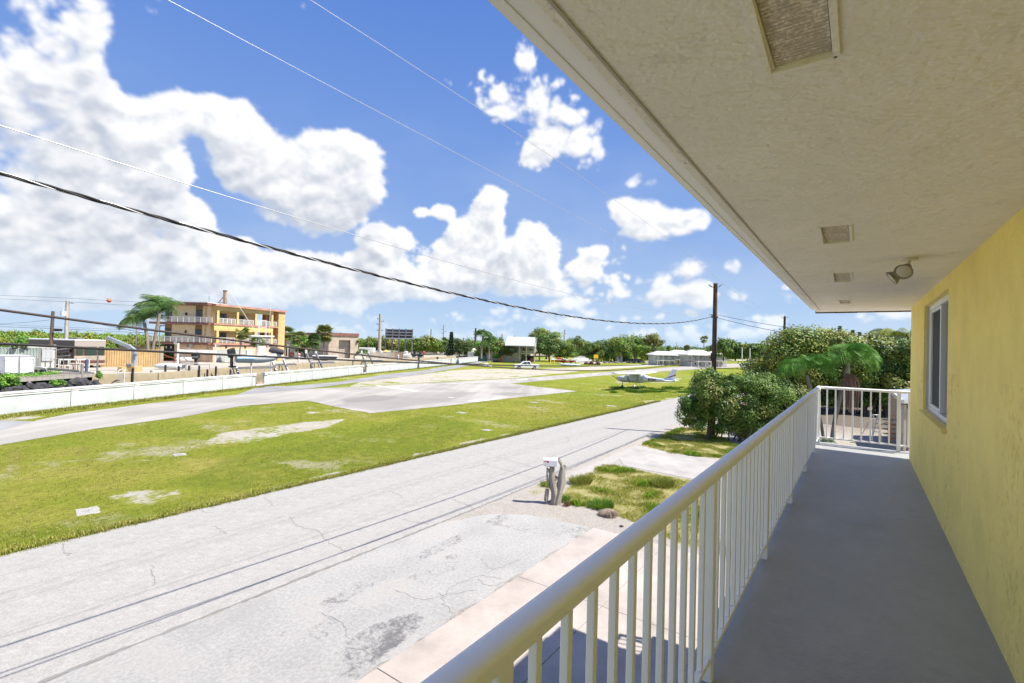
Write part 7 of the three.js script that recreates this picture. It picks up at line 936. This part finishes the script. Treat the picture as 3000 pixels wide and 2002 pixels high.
  reseed(361); [[2120, 66, 60, 'broad tree just right of the dark pole'], [2155, 56, 56, 'middle green tree in the far right group'], [2190, 50, 60, 'darker tree right of the middle one in the far right group'], [2225, 52, 54, 'dense tree below the small far palm'], [2258, 44, 50, 'last tree before the yellow green treetops']].forEach(([u, h, w, l]) => T('far_tree', l, u, 1056, { h, w, n: 2600, hue: HUE.mix.concat(HUE.dark), base: .05, leaf: .9, lw: .5, d: 165 }));
  palm('far_palm', 'left one of two small palms above the far right trees', 2166, 1050, { h: 42, len: 10, n: 12, f: wf2, d: 190 }); palm('far_palm', 'right one of two small palms above the far right trees', 2212, 1050, { h: 38, len: 10, n: 12, f: wf2, d: 190 }); tp('pale pole among the far right trees, left', 2174, 1052, 34, .2, { y: 0, m: mat.whitePaint, d: 150 }); tp('pale pole among the far right trees, right', 2197, 1052, 32, .2, { y: 0, m: mat.whitePaint, d: 150 });
  // power lines of the far left road with the marker ball
  const ln = (l, pts, d, r) => tag(mb().tube(pts.map(([u, v]) => P(u, v, d)), r, 4, 40).build('power_line', mat.cable), l, 'power line');
  ln('highest far power line carrying the orange ball', [[-40, 864], [200, 874], [320, 881], [460, 888]], 150, .035); ln('second far power line below the ball line', [[-40, 874], [200, 885], [460, 900]], 150, .035); ln('far line from the wooden pole to the left edge', [[-40, 951], [60, 946], [144, 938]], 110, .03); ln('pair of far lines low above the mangroves', [[-40, 956], [200, 965], [460, 978]], 130, .04); ln('dark sagging line from the concrete pole toward the palms', [[205, 934], [300, 952], [420, 976]], 115, .04); ln('far line left of the concrete pole meeting the horizon', [[-40, 949], [180, 959], [420, 968]], 140, .03);
  { const p = P(319, 881, 150), t = thing('marker_ball', 'orange aviation marker ball hanging on the far power line', 'marker ball', p); mb().add(new THREE.SphereGeometry(.62, 18, 12), 0, 0, 0).build('ball', M(.62, .16, .07, .5), t); mb().box(.1, .1, 1.3, 0, .6, 0).build('clamp', mat.galv, t); }
}
// ---------- grass: blades and weeds ----------
{
  reseed(401);
  const tuft = (n, h, w, sp) => { const l = []; for (let i = 0; i < n; i++) { const a = rr(0, 6.28), k = rr(.7, 1.25); l.push([rr(-sp, sp), 0, rr(-sp, sp), Math.cos(a) * rr(.2, .8), 1, Math.sin(a) * rr(.2, .8), h * rr(.6, 1.2), w, k, k, k]); } return leafGeo(l); };
  const gm = new THREE.MeshPhysicalMaterial({ vertexColors: true, roughness: .85, specularIntensity: .2, side: THREE.DoubleSide });
  const sow = (name, label, geo, list) => { const im = new THREE.InstancedMesh(geo, gm, list.length); list.forEach(([x, z, k, c], i) => { mtx.compose(V3(x, .004, z), Q.setFromEuler(E3.set(0, rnd() * 6.28, 0)), V3(k, k * rr(.7, 1.3), k)); im.setMatrixAt(i, mtx); im.setColorAt(i, new THREE.Color().setRGB(...c)); }); im.name = numbered(name); im.castShadow = im.receiveShadow = true; tag(im, label, 'grass', null, 'stuff'); scene.add(im); };
  const gcol = () => { const r = rnd(); const k = rr(.8, 1.2); return (r < .45 ? [.20, .225, .034] : r < .75 ? [.27, .26, .06] : r < .86 ? [.14, .18, .03] : [.36, .30, .13]).map((q) => q * k); };
  // lawn between the road and the runway
  const gmap = maskMap(FB[0], FB[1], FB[2], FB[3], 700, 1200, gravel), L = [];
  for (let i = 0; i < 170000; i++) { const q = Math.pow(rnd(), 1.6), z = 6 - 95 * q, x = -17.8 - 34 * Math.pow(rnd(), 1.35); const e = n3(x * .8, 9, z * .8) * .5 + (rnd() - .5) * .5; if (gmap(x, z) * 1.25 - .35 + e * .5 > .0) continue; const b = fbm(x * .2, 2, z * .2, 2); if (rnd() < .25 + b * 1.2 * -1) continue; if (inside(RUNWAY, x, z)) continue; const dd = Math.hypot(x, z); if (rnd() < sst(35, 92, dd)) continue; L.push([x, z, rr(.5, 1.0) * (1 + dd / 120), gcol().map((q) => q * 1.02)]); }
  sow('lawn_grass', 'short yellow green mown grass between the road and the taxi strip', tuft(7, .05, .011, .09), L);
  const E2 = []; for (let i = 0; i < 9000; i++) { const z = 6 - 60 * rnd(); E2.push([-17.9 - Math.abs(gauss()) * .35 + .16 * fbm(z * .9, 1, 5, 3), z, rr(.8, 1.6), gcol()]); } sow('road_edge_grass', 'uneven fringe of longer grass along the left road edge', tuft(8, .08, .013, .08), E2);
  // weedy verge around the mailbox
  const vm = maskMap(LB[0], LB[1], LB[2], LB[3], 600, 1400, verge), Vv = [], Wd = [];
  for (let i = 0; i < 90000; i++) { const x = rr(-10.6, -2.5), z = rr(-9, -46), m = vm(x, z), e = n3(x * 1.3, 4, z * 1.3) * .6 + n3(x * .6, 2, z * .6) * .6; if (m < .1 || m * .9 - .5 + e * .9 + (rnd() - .5) * .4 < .14) continue; const hgt = clamp(.7 + e * 1.1, .35, 1.7); (e > .28 ? Wd : Vv).push([x, z, hgt * rr(.7, 1.2), e > .28 ? [.21, .31, .035].map((q) => q * rr(.7, 1.3)) : gcol().map((q) => q * 1.5)]); }
  sow('verge_grass', 'yellow green tufty grass on the gravel verge beside the mailbox', tuft(9, .13, .010, .07), Vv); sow('verge_weeds', 'fresh green weeds in the verge grass', tuft(10, .17, .022, .08), Wd);
  const clump = (label, u, v, n, h, col, r) => { const t = put('weed_clump', label, 'plant', u, v), l = []; for (let i = 0; i < n; i++) { const a = rr(0, 6.28), q = Math.sqrt(rnd()) * r, k = rr(.7, 1.3); l.push([Math.cos(a) * q, 0, Math.sin(a) * q, Math.cos(a) * q * 1.2 + gauss() * .3, 1, Math.sin(a) * q * 1.2 + gauss() * .3, h * rr(.5, 1.2), .014, col[0] * k, col[1] * k, col[2] * k]); } addMesh(leafGeo(l), leafFar, 'blades', t); };
  clump('large yellow green grass clump right of the driftwood mailbox', 1700, 1418, 900, .36, [.25, .27, .05], .42); clump('grass clump near the railing on the far side of the verge', 1940, 1425, 900, .36, [.24, .27, .05], .42); clump('bright green weed patch behind the dry plant stump', 1758, 1485, 1500, .24, [.15, .28, .03], .45); clump('green weeds at the foot of the driftwood mailbox stump', 1652, 1470, 450, .24, [.14, .27, .03], .22); clump('small reddish dry weed right of the mailbox stump', 1660, 1484, 140, .2, [.22, .12, .07], .12);
  const ft = []; for (let i = 0; i < 4000; i++) { const p = G(rr(1788, 2030), rr(1136, 1153)); if (n3(p.x * .35, 7, p.z * .35) > .02) ft.push([p.x, p.z, rr(.8, 2), [.09, .19, .02].map((q) => q * rr(.7, 1.3))]); } sow('tall_grass', 'taller fresh grass growing under the parked white plane', tuft(9, .16, .02, .14), ft);
  const wl = []; for (let i = 0; i < 6000; i++) { const u = rr(-20, 1380), b = u < 745 ? mix(1220, 1133.5, u / 745) : u < 1062 ? mix(1131, 1096, (u - 771) / 291) : mix(1095, 1060, (u - 1072) / 330), p = G(u, b + 1 + Math.abs(gauss()) * 6 * (1 - u / 1800)); wl.push([p.x, p.z, rr(.7, 1.6), gcol()]); } sow('wall_foot_grass', 'fringe of grass along the foot of the mint boundary wall', tuft(8, .12, .03, .2), wl);
}
renderer.render(scene, camera);
